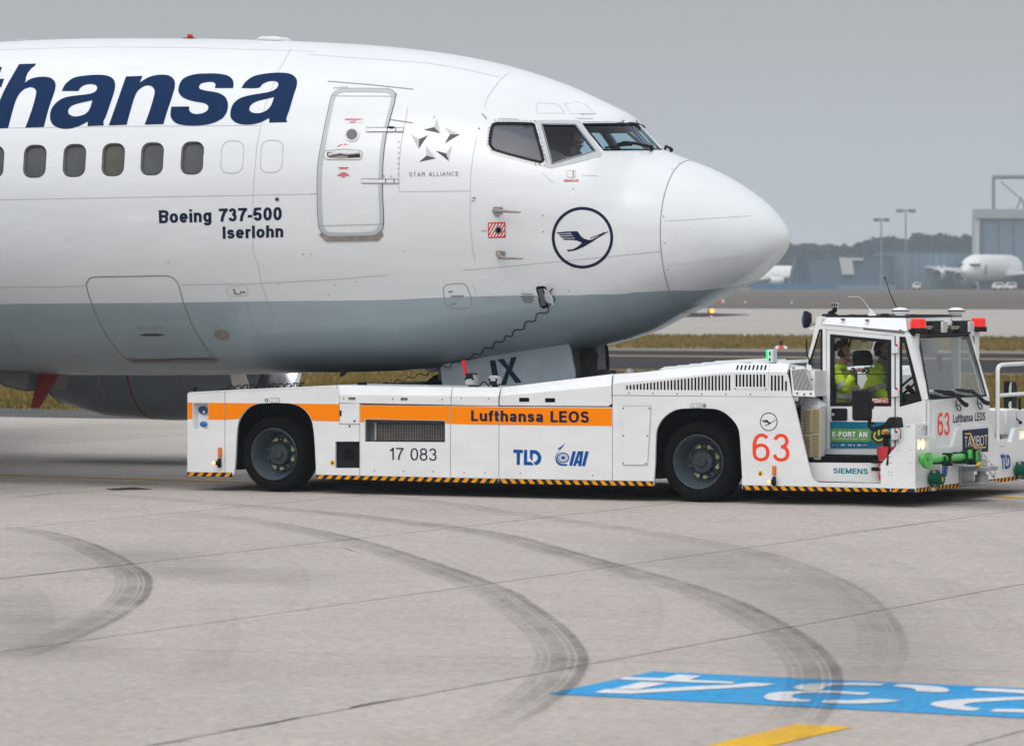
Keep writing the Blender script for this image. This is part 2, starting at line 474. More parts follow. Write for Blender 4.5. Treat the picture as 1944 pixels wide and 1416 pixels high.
M['door_band'] = mat('door_band_grey', (0.46, 0.50, 0.53), 0.4)
M['seam'] = mat('panel_seam', (0.30, 0.31, 0.32), 0.7)
M['seam_soft'] = mat('panel_seam_faint', (0.47, 0.485, 0.50), 0.6)
M['seam_dark'] = mat('door_gap', (0.06, 0.06, 0.065), 0.8)
M['navy'] = mat('navy_lettering', (0.006, 0.026, 0.088), 0.6, noise=(3, 0.08))
M['navy_dk'] = mat('dark_navy_lettering', (0.012, 0.02, 0.055), 0.4)
M['bare'] = mat('worn_metal', (0.33, 0.30, 0.28), 0.45, 0.4, noise=(9, 0.3))
M['rivet'] = mat('rivet', (0.16, 0.16, 0.16), 0.6)
M['alu'] = mat('window_frame_alloy', (0.55, 0.57, 0.59), 0.4, 0.3)
M['lining'] = mat('cockpit_lining', (0.045, 0.085, 0.18), 0.8)
M['black'] = mat('black_plastic', (0.018, 0.018, 0.02), 0.5, noise=(6, 0.2))
M['pane'] = mat('cabin_pane', (0.075, 0.083, 0.09), 0.12, noise=(4, 0.25))
M['pane_warm'] = mat('cabin_pane_warm', (0.085, 0.085, 0.06), 0.12, noise=(4, 0.3))
M['cockpit_glass'] = glass('cockpit_glass', (0.70, 0.86, 0.92), 0.03)
M['side_glass'] = mat('aft_side_glass', (0.075, 0.082, 0.105), 0.08, noise=(2, 0.15), spec=0.35)
M['red'] = mat('red_paint', (0.62, 0.03, 0.03), 0.45)
M['red_text'] = mat('red_placard', (0.65, 0.09, 0.10), 0.5)
M['star_l'] = mat('star_grey', (0.50, 0.53, 0.55), 0.4)
M['star_d'] = mat('star_black', (0.03, 0.03, 0.035), 0.4)
M['white_mark'] = mat('placard_white', (0.78, 0.78, 0.78), 0.5)
M['gear_grey'] = mat('gear_door_grey', (0.34, 0.40, 0.46), 0.4, noise=(3, 0.14))
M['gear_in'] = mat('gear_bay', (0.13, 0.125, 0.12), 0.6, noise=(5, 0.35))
M['cowl'] = mat('engine_cowl_grey', (0.15, 0.18, 0.20), 0.32, noise=(1.2, 0.1), coat=0.2)
M['lip'] = mat('polished_lip', (0.75, 0.75, 0.76), 0.18, 1.0, noise=(3, 0.1))
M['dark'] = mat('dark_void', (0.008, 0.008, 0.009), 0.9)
M['antenna_red'] = mat('antenna_red', (0.25, 0.035, 0.03), 0.5, noise=(5, 0.2))
# tractor
M['tw'] = mat('tractor_white', (0.81, 0.82, 0.83), 0.3, noise=(1.9, 0.085, (1, 1, 2.2)), coat=0.2, bevel=0.008)
M['orange'] = mat('orange_band', (1.0, 0.255, 0.0), 0.7)
M['rubber'] = mat('tyre_rubber', (0.006, 0.0057, 0.0057), 0.75, noise=(8, 0.3), bump=(60, 0.2, 0.004))
M['rim'] = mat('wheel_rim', (0.085, 0.115, 0.135), 0.38, 0.2, noise=(7, 0.25))
M['hub'] = mat('wheel_hub', (0.055, 0.07, 0.08), 0.5, 0.2, noise=(14, 0.35))
M['nutflag'] = mat('wheel_nut_flag', (0.42, 0.46, 0.2), 0.5)
M['mesh'] = mat('radiator_mesh', (0.06, 0.056, 0.055), 0.6, 0.3, bump=(160, 1.0, 0.01))
M['hz_o'] = mat('hazard_orange', (0.80, 0.33, 0.012), 0.5, noise=(10, 0.15))
M['hz_b'] = mat('hazard_black', (0.022, 0.02, 0.02), 0.55)
M['num_red'] = mat('number_red', (0.95, 0.07, 0.03), 0.45)
M['ink'] = mat('number_ink', (0.02, 0.022, 0.05), 0.45)
M['logo_blue'] = mat('logo_blue', (0.006, 0.09, 0.33), 0.45)
M['teal'] = mat('teal_lettering', (0.0, 0.20, 0.27), 0.45)
M['amber'] = mat('amber_reflector', (0.72, 0.17, 0.02), 0.3)
M['amber_lit'] = mat('amber_lamp_lit', (1, 0.5, 0.2), 0.3, emit=((1.0, 0.45, 0.2), 1.3))
M['warn'] = mat('warning_yellow', (0.85, 0.52, 0.02), 0.45)
M['green_dot'] = mat('green_disc', (0.01, 0.22, 0.12), 0.45)
M['decal_blue'] = mat('decal_navy', (0.02, 0.06, 0.15), 0.4)
M['blue_btn'] = mat('blue_button', (0.01, 0.16, 0.42), 0.35)
M['cab_glass'] = glass('cab_glass', (0.90, 0.94, 0.93), 0.03)
M['screen_glass'] = glass('windscreen_glass', (0.78, 0.83, 0.84), 0.16, 0.05)
M['cab_in'] = mat('cab_interior', (0.03, 0.03, 0.032), 0.7)
M['cab_in2'] = mat('cab_interior_grey', (0.16, 0.17, 0.18), 0.6)
M['hivis'] = mat('hi_vis_yellow', (0.74, 0.97, 0.03), 0.7, noise=(5, 0.25), bump=(9, 0.6, 0.03))
M['reflective'] = mat('reflective_tape', (0.42, 0.43, 0.43), 0.35)
M['hair'] = mat('dark_hair', (0.02, 0.014, 0.011), 0.7, bump=(40, 0.5, 0.01))
M['skin'] = mat('face_skin', (0.42, 0.22, 0.155), 0.55, noise=(9, 0.12))
M['trousers'] = mat('dark_trousers', (0.02, 0.022, 0.03), 0.8)
M['shirt'] = mat('blue_shirt', (0.05, 0.09, 0.2), 0.7)
M['beige'] = mat('beige_grille', (0.56, 0.47, 0.29), 0.5, noise=(4, 0.1))
M['ac_white'] = mat('unit_grey_white', (0.62, 0.645, 0.66), 0.45, noise=(3, 0.08))
M['grate'] = mat('step_grating', (0.10, 0.105, 0.11), 0.5, 0.5, bump=(90, 0.8, 0.01))
M['ad_blue'] = mat('poster_blue', (0.012, 0.16, 0.27), 0.4, noise=(3, 0.3))
M['ad_green'] = mat('poster_green', (0.13, 0.34, 0.10), 0.4, noise=(3, 0.25))
M['ad_lime'] = mat('poster_lime', (0.50, 0.58, 0.06), 0.4)
M['ad_dark'] = mat('poster_dark', (0.012, 0.02, 0.018), 0.4)
M['ext_red'] = mat('extinguisher_red', (0.62, 0.02, 0.03), 0.3, coat=0.4)
M['yellow_pin'] = mat('yellow_pin', (0.8, 0.42, 0.02), 0.4)
M['green_bar'] = mat('bar_green', (0.05, 0.46, 0.045), 0.35, noise=(5, 0.12), coat=0.2)
M['green_dk'] = mat('coupling_green', (0.004, 0.10, 0.055), 0.4, noise=(6, 0.2))
M['bracket'] = mat('bracket_dark', (0.012, 0.045, 0.03), 0.45)
M['steel'] = mat('galvanised_steel', (0.40, 0.41, 0.42), 0.4, 0.6, noise=(9, 0.25))
M['beacon'] = mat('beacon_red', (0.85, 0.015, 0.012), 0.2, coat=0.5, emit=((1.0, 0.02, 0.01), 0.18))
M['lamp_clear'] = mat('lamp_lens', (0.75, 0.76, 0.76), 0.15)
M['lamp_lit'] = mat('headlamp_lit', (1, 0.95, 0.85), 0.2, emit=((1.0, 0.86, 0.62), 0.75))
M['green_lit'] = mat('green_signal_lit', (0.02, 0.4, 0.12), 0.2, emit=((0.02, 1.0, 0.22), 1.25))
M['mirror'] = mat('mirror_face', (0.7, 0.72, 0.74), 0.05, 1.0)
M['sign_navy'] = mat('sign_navy', (0.014, 0.022, 0.06), 0.4)
M['sign_yellow'] = mat('sign_yellow', (0.80, 0.40, 0.03), 0.4)
M['device'] = mat('device_grey', (0.42, 0.43, 0.44), 0.45)
M['blue_cap'] = mat('cap_blue', (0.03, 0.025, 0.28), 0.5)
for k_ in ('navy', 'navy_dk', 'orange', 'red', 'red_text', 'num_red', 'ink', 'logo_blue', 'teal', 'hz_o', 'hz_b', 'rubber', 'dark', 'black', 'warn', 'cab_in', 'antenna_red', 'hub', 'hivis', 'hair', 'trousers', 'seam', 'seam_dark', 'seam_soft', 'ad_blue', 'ad_green', 'sign_navy', 'green_dk', 'bracket'):
    M[k_].node_tree.nodes['Principled BSDF'].inputs['Specular IOR Level'].default_value = 0.06

# ================================================================== THE GROUND
def ground_mat(name, col, col2, sc, rough=0.85, bump=0.0, bsc=30, streak=(1, 1, 1), fine=0.12):
    m = bpy.data.materials.new(name); m.use_nodes = True
    n, l = m.node_tree.nodes, m.node_tree.links; p = n['Principled BSDF']
    p.inputs['Roughness'].default_value = rough
    p.inputs['Specular IOR Level'].default_value = 0.0
    tc = n.new('ShaderNodeTexCoord')
    mp = n.new('ShaderNodeMapping'); mp.inputs['Scale'].default_value = streak; l.new(tc.outputs['Object'], mp.inputs['Vector'])
    a = n.new('ShaderNodeTexNoise'); a.inputs['Scale'].default_value = sc; a.inputs['Detail'].default_value = 9; a.inputs['Roughness'].default_value = 0.68
    l.new(mp.outputs[0], a.inputs['Vector'])
    r = n.new('ShaderNodeMapRange'); r.inputs['From Min'].default_value = 0.36; r.inputs['From Max'].default_value = 0.64; l.new(a.outputs[0], r.inputs['Value'])
    x = n.new('ShaderNodeMix'); x.data_type = 'RGBA'; x.inputs['A'].default_value = (*col, 1); x.inputs['B'].default_value = (*col2, 1)
    l.new(r.outputs[0], x.inputs['Factor'])
    b = n.new('ShaderNodeTexNoise'); b.inputs['Scale'].default_value = bsc; b.inputs['Detail'].default_value = 6; b.inputs['Roughness'].default_value = 0.75
    l.new(tc.outputs['Object'], b.inputs['Vector'])
    r2 = n.new('ShaderNodeMapRange'); r2.inputs['From Min'].default_value = 0.3; r2.inputs['From Max'].default_value = 0.7
    r2.inputs['To Min'].default_value = 1-fine; r2.inputs['To Max'].default_value = 1+fine; l.new(b.outputs[0], r2.inputs['Value'])
    c = n.new('ShaderNodeTexNoise'); c.inputs['Scale'].default_value = sc*7; c.inputs['Detail'].default_value = 8; c.inputs['Roughness'].default_value = 0.7; c.inputs['Distortion'].default_value = 0.4
    l.new(mp.outputs[0], c.inputs['Vector'])
    r3 = n.new('ShaderNodeMapRange'); r3.inputs['From Min'].default_value = 0.34; r3.inputs['From Max'].default_value = 0.6; r3.inputs['To Min'].default_value = 0.94; r3.inputs['To Max'].default_value = 1.02; l.new(c.outputs[0], r3.inputs['Value'])
    mm = n.new('ShaderNodeMath'); mm.operation = 'MULTIPLY'; l.new(r2.outputs[0], mm.inputs[0]); l.new(r3.outputs[0], mm.inputs[1])
    v = n.new('ShaderNodeVectorMath'); v.operation = 'SCALE'; l.new(x.outputs['Result'], v.inputs[0]); l.new(mm.outputs[0], v.inputs['Scale'])
    oi = n.new('ShaderNodeObjectInfo'); r4 = n.new('ShaderNodeMapRange'); r4.inputs['To Min'].default_value = 0.955; r4.inputs['To Max'].default_value = 1.03; l.new(oi.outputs['Random'], r4.inputs['Value'])
    v2 = n.new('ShaderNodeVectorMath'); v2.operation = 'SCALE'; l.new(v.outputs[0], v2.inputs[0]); l.new(r4.outputs[0], v2.inputs['Scale'])
    l.new(v2.outputs[0], p.inputs['Base Color'])
    if bump:
        bp = n.new('ShaderNodeBump'); bp.inputs['Strength'].default_value = bump; bp.inputs['Distance'].default_value = 0.02
        l.new(b.outputs[0], bp.inputs['Height']); l.new(bp.outputs[0], p.inputs['Normal'])
    return m
M['concrete'] = ground_mat('apron_concrete', (0.455, 0.408, 0.380), (0.412, 0.368, 0.342), 0.35, bump=0.25, bsc=13, streak=(1.0, 1.0, 1), fine=0.23)
M['filler'] = ground_mat('joint_filler', (0.05, 0.046, 0.043), (0.16, 0.14, 0.125), 2.2, bsc=14)
M['asphalt'] = ground_mat('taxiway_asphalt', (0.050, 0.046, 0.052), (0.064, 0.059, 0.062), 0.12, bsc=3, fine=0.06)
M['asphalt2'] = ground_mat('shoulder_asphalt', (0.10, 0.10, 0.10), (0.13, 0.128, 0.125), 0.4, bsc=6)
M['pale_edge'] = ground_mat('pale_shoulder', (0.25, 0.22, 0.20), (0.20, 0.18, 0.165), 0.4)
M['runway'] = ground_mat('runway_concrete', (0.44, 0.40, 0.37), (0.38, 0.35, 0.325), 0.05, streak=(0.15, 1, 1), bsc=1.2, fine=0.05)
M['field'] = ground_mat('dry_field', (0.17, 0.138, 0.112), (0.125, 0.108, 0.094), 0.03, streak=(0.25, 1, 1), bsc=0.6)
M['grass'] = ground_mat('winter_grass', (0.265, 0.187, 0.062), (0.15, 0.127, 0.032), 0.16, streak=(0.5, 1, 1), bsc=1.6, fine=0.35, bump=0.6)
M['grass2'] = ground_mat('dry_verge', (0.27, 0.18, 0.085), (0.185, 0.135, 0.055), 0.3, streak=(0.5, 1, 1), bsc=1.6, fine=0.3, bump=0.6)
M['line_y'] = ground_mat('yellow_line_paint', (0.60, 0.36, 0.03), (0.44, 0.28, 0.05), 1.5, bsc=12, fine=0.2)
M['line_f'] = ground_mat('faded_line_paint', (0.27, 0.205, 0.13), (0.20, 0.155, 0.11), 1.5)
M['blue_paint'] = ground_mat('blue_ground_paint', (0.045, 0.30, 0.61), (0.085, 0.32, 0.57), 1.6, bsc=16, fine=0.2)
M['white_paint'] = ground_mat('white_ground_paint', (0.72, 0.72, 0.73), (0.60, 0.62, 0.64), 1.6, bsc=16, fine=0.14)
M['yellow_paint'] = ground_mat('yellow_ground_paint', (0.79, 0.45, 0.045), (0.64, 0.39, 0.08), 1.6, bsc=16, fine=0.18)

# the apron's own axes, from two of its joints
_q0, _q1 = gnd(0, 1098), gnd(1304, 952)
AS = (_q1 - _q0); AS.z = 0; AS.normalize()           # along the slab strips, away from the camera
AM = Vector((AS.y, -AS.x, 0))                          # across them
def sm(px, py):
    p = gnd(px, py); return p.dot(AS), p.dot(AM)
def place(s, m, z=0.0): return AS * s + AM * m + Vector((0, 0, z))
def sheet(name, pts, z, mt, parent=None, kind='structure'):
    o = mk(name, [Vector((p[0], p[1], z)) for p in pts], [tuple(range(len(pts)))], mt, parent, normals=False)
    if o.data.polygons[0].normal.z < 0: o.data.flip_normals()
    if parent is None: tag(o, kind=kind)
    return o
def band(name, s0, s1, z, mt, w=420, parent=None):
    return sheet(name, [place(s0, -w), place(s1, -w), place(s1, w), place(s0, w)], z, mt, parent)

S_RUN1, S_RUN0 = sm(1500, 585)[0], sm(1400, 635)[0]
S_TX1, S_TX0 = sm(1200, 658)[0], sm(1200, 704)[0]
S_GR0 = sm(30, 771.5)[0]
S_AP = 0.5 * (sm(0, 791.5)[0] + sm(356, 797)[0])

sheet('ground', [(-4000, -300), (4000, -300), (4000, 6500), (-4000, 6500)], -0.09, M['field'])
band('runway', S_RUN0, S_RUN1, -0.05, M['runway'], 900)
band('runway_shoulder', S_RUN1, S_RUN1 + 22, -0.052, M['asphalt2'], 900)
band('grass_strip', S_TX1, S_RUN0, -0.06, M['grass'])
band('dry_verge', S_TX1, S_TX1 + 9, -0.055, M['grass2'])
band('taxiway', S_TX0, S_TX1, -0.045, M['asphalt'])
band('taxiway_shoulder', sm(1200, 663.5)[0], S_TX1 - 0.2, -0.04, M['pale_edge'])
tl = band('taxiway_line', sm(1190, 674.5)[0], sm(1190, 671.2)[0], -0.041, M['line_f'])
band('taxiway_line', sm(1190, 701.5)[0], sm(1190, 698)[0], -0.041, M['line_f'])
band('grass_area', S_GR0, S_TX0, -0.06, M['grass'])
band('dry_verge', S_TX0 - 3.5, S_TX0, -0.057, M['grass2'])
band('apron_shoulder', S_AP, S_GR0, -0.04, M['asphalt2'])
band('runway_stain', sm(1300, 602)[0], sm(1300, 597.5)[0], -0.046, M['asphalt2'], 1)
bpy.data.objects.remove(bpy.data.objects['runway_stain'])
# dark side taxiway that runs into the runway at a shallow angle
sheet('side_taxiway', [gnd(*p, -0.046) for p in ((1180, 604), (1000, 604.5), (1000, 592), (1300, 592.8), (1424, 597.2), (1424, 598.2), (1350, 601.5))], -0.046, M['asphalt'])

# grass standing in the nearer lawn and on the strip behind the taxiway
def tufts(name, s0, s1, px0, px1, n, h):
    v = []; f = []
    for i in range(n):
        s = s0 + (s1 - s0) * random.random()**1.0
        D = s / AS.y
        x = ((px0 + (px1 - px0) * random.random()) - CX) / F_PX
        # point on the band: gnd x/y with y from s:  s = X*ASx + Y*ASy , X = x*Y
        Y = s / (x * AS.x + AS.y); X = x * Y
        for k in range(3):
            a = random.random() * pi; hh = h * random.uniform(0.4, 1.1); w = random.uniform(0.015, 0.04)
            bx, by = X + random.uniform(-.12, .12), Y + random.uniform(-.12, .12)
            q = len(v)
            v += [(bx - w*cos(a), by - w*sin(a), -0.06), (bx + w*cos(a), by + w*sin(a), -0.06),
                  (bx + random.uniform(-.06, .06), by + random.uniform(-.06, .06), -0.06 + hh)]
            f.append((q, q+1, q+2))
    return tag(mk(name, v, f, M['grass'], normals=False), kind='stuff')
tufts('grass', S_GR0 + 0.1, S_TX0 - 0.5, -60, 2000, 16000, 0.16)
tufts('grass', S_TX1 + 0.3, S_RUN0 - 1, 1100, 2000, 5000, 0.16)

# apron: strips of concrete slabs over a darker joint bed
tag(mk('joint_bed', [place(-60, -95, -0.022), place(S_AP, -95, -0.022), place(S_AP, 70, -0.022), place(-60, 70, -0.022)], [(0, 1, 2, 3)], M['filler'], normals=False), kind='structure')
apron = thing('apron', None, None); tag(apron, kind='structure')
M_L2 = sm(0, 1098)[1]; M_L4 = sm(422, 1389)[1]
PIT = (M_L4 - M_L2) / 2
c0, c1 = sm(0, 1224), sm(1000, 1250)
cs = (c1[0] - c0[0]) / (c1[1] - c0[1])                # slope of the cross joint
def cross(m, k): return c0[0] + (m - c0[1]) * cs + k * 23.5
for i in range(-17, 18):
    ma, mb_ = M_L2 + i*PIT + 0.013, M_L2 + (i+1)*PIT - 0.013
    if i % 2 == 1: ma += -0.003
    for k in range(-2, 4):
        g = 0.009
        q = []
        for m_, kk, off in ((ma, k, g), (ma, k+1, -g), (mb_, k+1, -g), (mb_, k, g)):
            s_ = cross(m_, kk) + off
            q.append((min(max(s_, -58), S_AP), m_))
        if q[1][0] - q[0][0] < 0.5: continue
        top = [place(a, b, 0) for a, b in q]
        mk('concrete_slab', [p + Vector((0, 0, -0.02)) for p in top] + top,
           [(4, 5, 6, 7), (0, 1, 5, 4), (1, 2, 6, 5), (2, 3, 7, 6), (3, 0, 4, 7)], M['concrete'], apron)

def line(name, pts, w, z, mt, parent=apron, k=5):
    taper = name == 'crack'
    if taper: k = 14
    g = [gnd(*p) for p in pts]
    c = smooth_loop([(p.x, p.y) for p in g], k, closed=False)
    n = len(c); f0, f1 = ribbon_loop(c, w)[:n], ribbon_loop(c, w)[n:][::-1]
    if taper:
        for i in range(n):
            k_ = min(1.0, 0.25 + 3.0*min(i, n-1-i)/(n-1)) * (0.7 + 0.5*random.random())
            m_ = (Vector(f0[i]) + Vector(f1[i]))/2; f0[i] = tuple(m_ + (Vector(f0[i])-m_)*k_); f1[i] = tuple(m_ + (Vector(f1[i])-m_)*k_)
    lp = f0 + f1[::-1]
    v = [(x, y, z) for x, y in lp]
    return mk(name, v, [(i, i+1, 2*n-2-i, 2*n-1-i) for i in range(n-1)], mt, parent, normals=False)
line('yellow_taxi_line', [(-60, 900.4), (0, 901.9), (180, 907), (356, 912.7), (700, 921), (1100, 930), (1850, 940.8), (1944, 946), (2050, 953)], 0.17, 0.004, M['line_y'])
line('yellow_edge_line', [(-80, 788.2), (0, 789.6), (356, 795.8), (700, 802)], 0.16, -0.032, M['line_y'])
# cracks and a drain plate
M['crack'] = mat('crack_dark', (0.07, 0.063, 0.058), 0.9)
M['crack2'] = mat('crack_faint', (0.20, 0.18, 0.17), 0.9)
line('crack', t8((1190, 270), (1320, 250), (1430, 238), (1650, 208)), 0.012, 0.0035, M['crack2'])
line('crack', t7((1070, 306), (1180, 309), (1260, 312), (1330, 330)), 0.012, 0.0035, M['crack2'])
line('crack', t8((1400, 532), (1550, 535), (1735, 540)), 0.012, 0.0035, M['crack2'])
line('crack', t8((0, 325), (150, 325), (270, 328), (420, 330)), 0.01, 0.0035, M['crack2'])
line('crack', t7((0, 128), (100, 122), (210, 110), (390, 103), (560, 97)), 0.022, 0.0035, M['crack'])
line('crack', t7((560, 1040), (620, 1030), (720, 1020)), 0.016, 0.0035, M['crack'])
line('crack', t7((830, 985), (960, 966), (1060, 946), (1110, 935)), 0.03, 0.0035, M['crack'])
line('crack', t7((1290, 902), (1330, 892), (1480, 865)), 0.02, 0.0035, M['crack'])
for a in (((0, 425), (270, 395), (540, 365)), ):
    line('crack', t7(*a), 0.02, 0.0035, M['crack'])
dp = [gnd(*p) for p in a6((780, 1292), (1000, 1280), (1150, 1293), (850, 1300))]
mk('drain_plate', [(p.x, p.y, 0.005) for p in dp], [(0, 1, 2, 3)], M['asphalt'], apron, normals=False)

# tyre marks: worn rubber films lying on the concrete
def rubber_film(name, dens, ribs=5):
    m = bpy.data.materials.new(name); m.use_nodes = True
    n, l = m.node_tree.nodes, m.node_tree.links; n.clear()
    o = n.new('ShaderNodeOutputMaterial'); tr = n.new('ShaderNodeBsdfTransparent'); d = n.new('ShaderNodeBsdfDiffuse')
    d.inputs[0].default_value = (0.075, 0.068, 0.064, 1)
    uv = n.new('ShaderNodeUVMap'); sp = n.new('ShaderNodeSeparateXYZ'); l.new(uv.outputs[0], sp.inputs[0])
    ramp = n.new('ShaderNodeValToRGB'); l.new(sp.outputs['Y'], ramp.inputs[0])
    e = ramp.color_ramp.elements; e[0].position = 0; e[0].color = (0, 0, 0, 1); e[1].position = 1; e[1].color = (0, 0, 0, 1)
    for pos, v in ((0.03, .30), (.10, .38), (.115, .05), (.135, .05), (.15, .40), (.25, .45), (.262, .04), (.285, .04), (.30, .55), (.60, .62), (.612, .04), (.635, .04), (.65, .6), (.73, .7), (.742, .04), (.765, .04), (.78, .85), (.86, .95), (.95, 1.0)):
        k = e.new(pos); k.color = (v, v, v, 1)
    tc = n.new('ShaderNodeTexCoord'); a = n.new('ShaderNodeTexNoise'); a.inputs['Scale'].default_value = 0.9; a.inputs['Detail'].default_value = 10; a.inputs['Roughness'].default_value = 0.72
    l.new(tc.outputs['Object'], a.inputs['Vector'])
    r = n.new('ShaderNodeMapRange'); r.inputs['From Min'].default_value = 0.22; r.inputs['From Max'].default_value = 0.68; l.new(a.outputs[0], r.inputs['Value'])
    ux = n.new('ShaderNodeMath'); ux.operation = 'PINGPONG'; ux.inputs[1].default_value = 0.5; l.new(sp.outputs['X'], ux.inputs[0])
    fd = n.new('ShaderNodeMapRange'); fd.inputs['From Max'].default_value = 0.22; fd.interpolation_type = 'SMOOTHSTEP'; l.new(ux.outputs[0], fd.inputs['Value'])
    m1 = n.new('ShaderNodeMath'); m1.operation = 'MULTIPLY'; l.new(ramp.outputs[0], m1.inputs[0]); l.new(r.outputs[0], m1.inputs[1])
    m2 = n.new('ShaderNodeMath'); m2.operation = 'MULTIPLY'; l.new(m1.outputs[0], m2.inputs[0]); l.new(fd.outputs[0], m2.inputs[1])
    sp2 = n.new('ShaderNodeTexNoise'); sp2.inputs['Scale'].default_value = 11; sp2.inputs['Detail'].default_value = 8; sp2.inputs['Roughness'].default_value = 0.75; l.new(tc.outputs['Object'], sp2.inputs['Vector'])
    r5 = n.new('ShaderNodeMapRange'); r5.inputs['From Min'].default_value = 0.35; r5.inputs['From Max'].default_value = 0.62; r5.inputs['To Min'].default_value = 0.35; r5.inputs['To Max'].default_value = 1.15; l.new(sp2.outputs[0], r5.inputs['Value'])
    m4 = n.new('ShaderNodeMath'); m4.operation = 'MULTIPLY'; l.new(m2.outputs[0], m4.inputs[0]); l.new(r5.outputs[0], m4.inputs[1])
    m3 = n.new('ShaderNodeMath'); m3.operation = 'MULTIPLY'; m3.inputs[1].default_value = dens; l.new(m4.outputs[0], m3.inputs[0])
    x = n.new('ShaderNodeMixShader'); l.new(m3.outputs[0], x.inputs[0]); l.new(tr.outputs[0], x.inputs[1]); l.new(d.outputs[0], x.inputs[2]); l.new(x.outputs[0], o.inputs[0])
    return m
M['film'] = rubber_film('tyre_film', 0.56)
M['film2'] = rubber_film('tyre_film_faint', 0.30)
M['film3'] = rubber_film('tyre_film_trace', 0.09)
def tyre_mark(pts, w, mt, z):
    g = [gnd(*p) for p in pts]
    c = smooth_loop([(p.x, p.y) for p in g], 8, closed=False, corner=80)
    lp = ribbon_loop(c, w*0.68); n = len(c)
    uv = [(i/(n-1), 1.0) for i in range(n)] + [((n-1-i)/(n-1), 0.0) for i in range(n)]
    v = [(x, y, z) for x, y in lp]
    mk('tyre_mark', v, [(i, i+1, 2*n-2-i, 2*n-1-i) for i in range(n-1)], mt, apron, uv=uv, normals=False)
tyre_mark(t7((-200, 205), (0, 236), (120, 252), (250, 285), (350, 325), (430, 370), (490, 420), (478, 490), (400, 555), (300, 608), (180, 660), (60, 705), (-60, 740)), 0.46, M['film'], 0.010)
tyre_mark(t7((500, 168), (640, 182), (900, 210), (1150, 255), (1300, 292), (1500, 355), (1700, 425), (1850, 490)) + t8((30, 505), (110, 560), (190, 630), (235, 700), (235, 750), (195, 815), (130, 865), (50, 920), (-60, 980), (-200, 1050)), 0.52, M['film'], 0.011)
tyre_mark(t7((-200, 80), (200, 105), (700, 142), (1200, 185), (1600, 232), (1850, 272)) + t8((120, 300), (200, 323), (400, 380), (600, 435), (800, 503), (950, 575), (1070, 650), (1150, 730), (1175, 800), (1150, 880), (1090, 960), (1000, 1040), (900, 1110)), 0.52, M['film'], 0.012)
tyre_mark(t7((200, 50), (600, 62), (1000, 85), (1400, 125), (1700, 158)) + t8((0, 180), (100, 192), (300, 222), (500, 250), (800, 303), (1000, 350), (1150, 405), (1280, 470), (1370, 550), (1420, 640), (1420, 720), (1370, 800), (1300, 880)), 0.5, M['film2'], 0.013)
tyre_mark(t8((900, 250), (1200, 300), (1450, 380), (1650, 460), (1780, 540), (1860, 620), (1900, 720)), 0.5, M['film3'], 0.014)
tyre_mark(t7((980, 340), (1060, 385), (1085, 440), (1055, 500), (980, 560)), 0.4, M['film3'], 0.015)
tyre_mark(t7((680, 460), (770, 520), (805, 580), (800, 660), (750, 740), (660, 820)), 0.45, M['film3'], 0.016)
tyre_mark(t7((-80, 380), (40, 440), (110, 500), (135, 570), (120, 660)), 0.4, M['film3'], 0.017)
tyre_mark(t8((-300, 200), (0, 270), (300, 350), (440, 420), (530, 500), (535, 600), (480, 700)), 0.45, M['film3'], 0.018)
tyre_mark(t8((1300, 200), (1650, 250), (1944, 330), (2100, 380)), 0.45, M['film3'], 0.020)
tyre_mark(t7((-50, 90), (300, 165), (700, 235), (1000, 300)), 0.4, M['film3'], 0.0205)

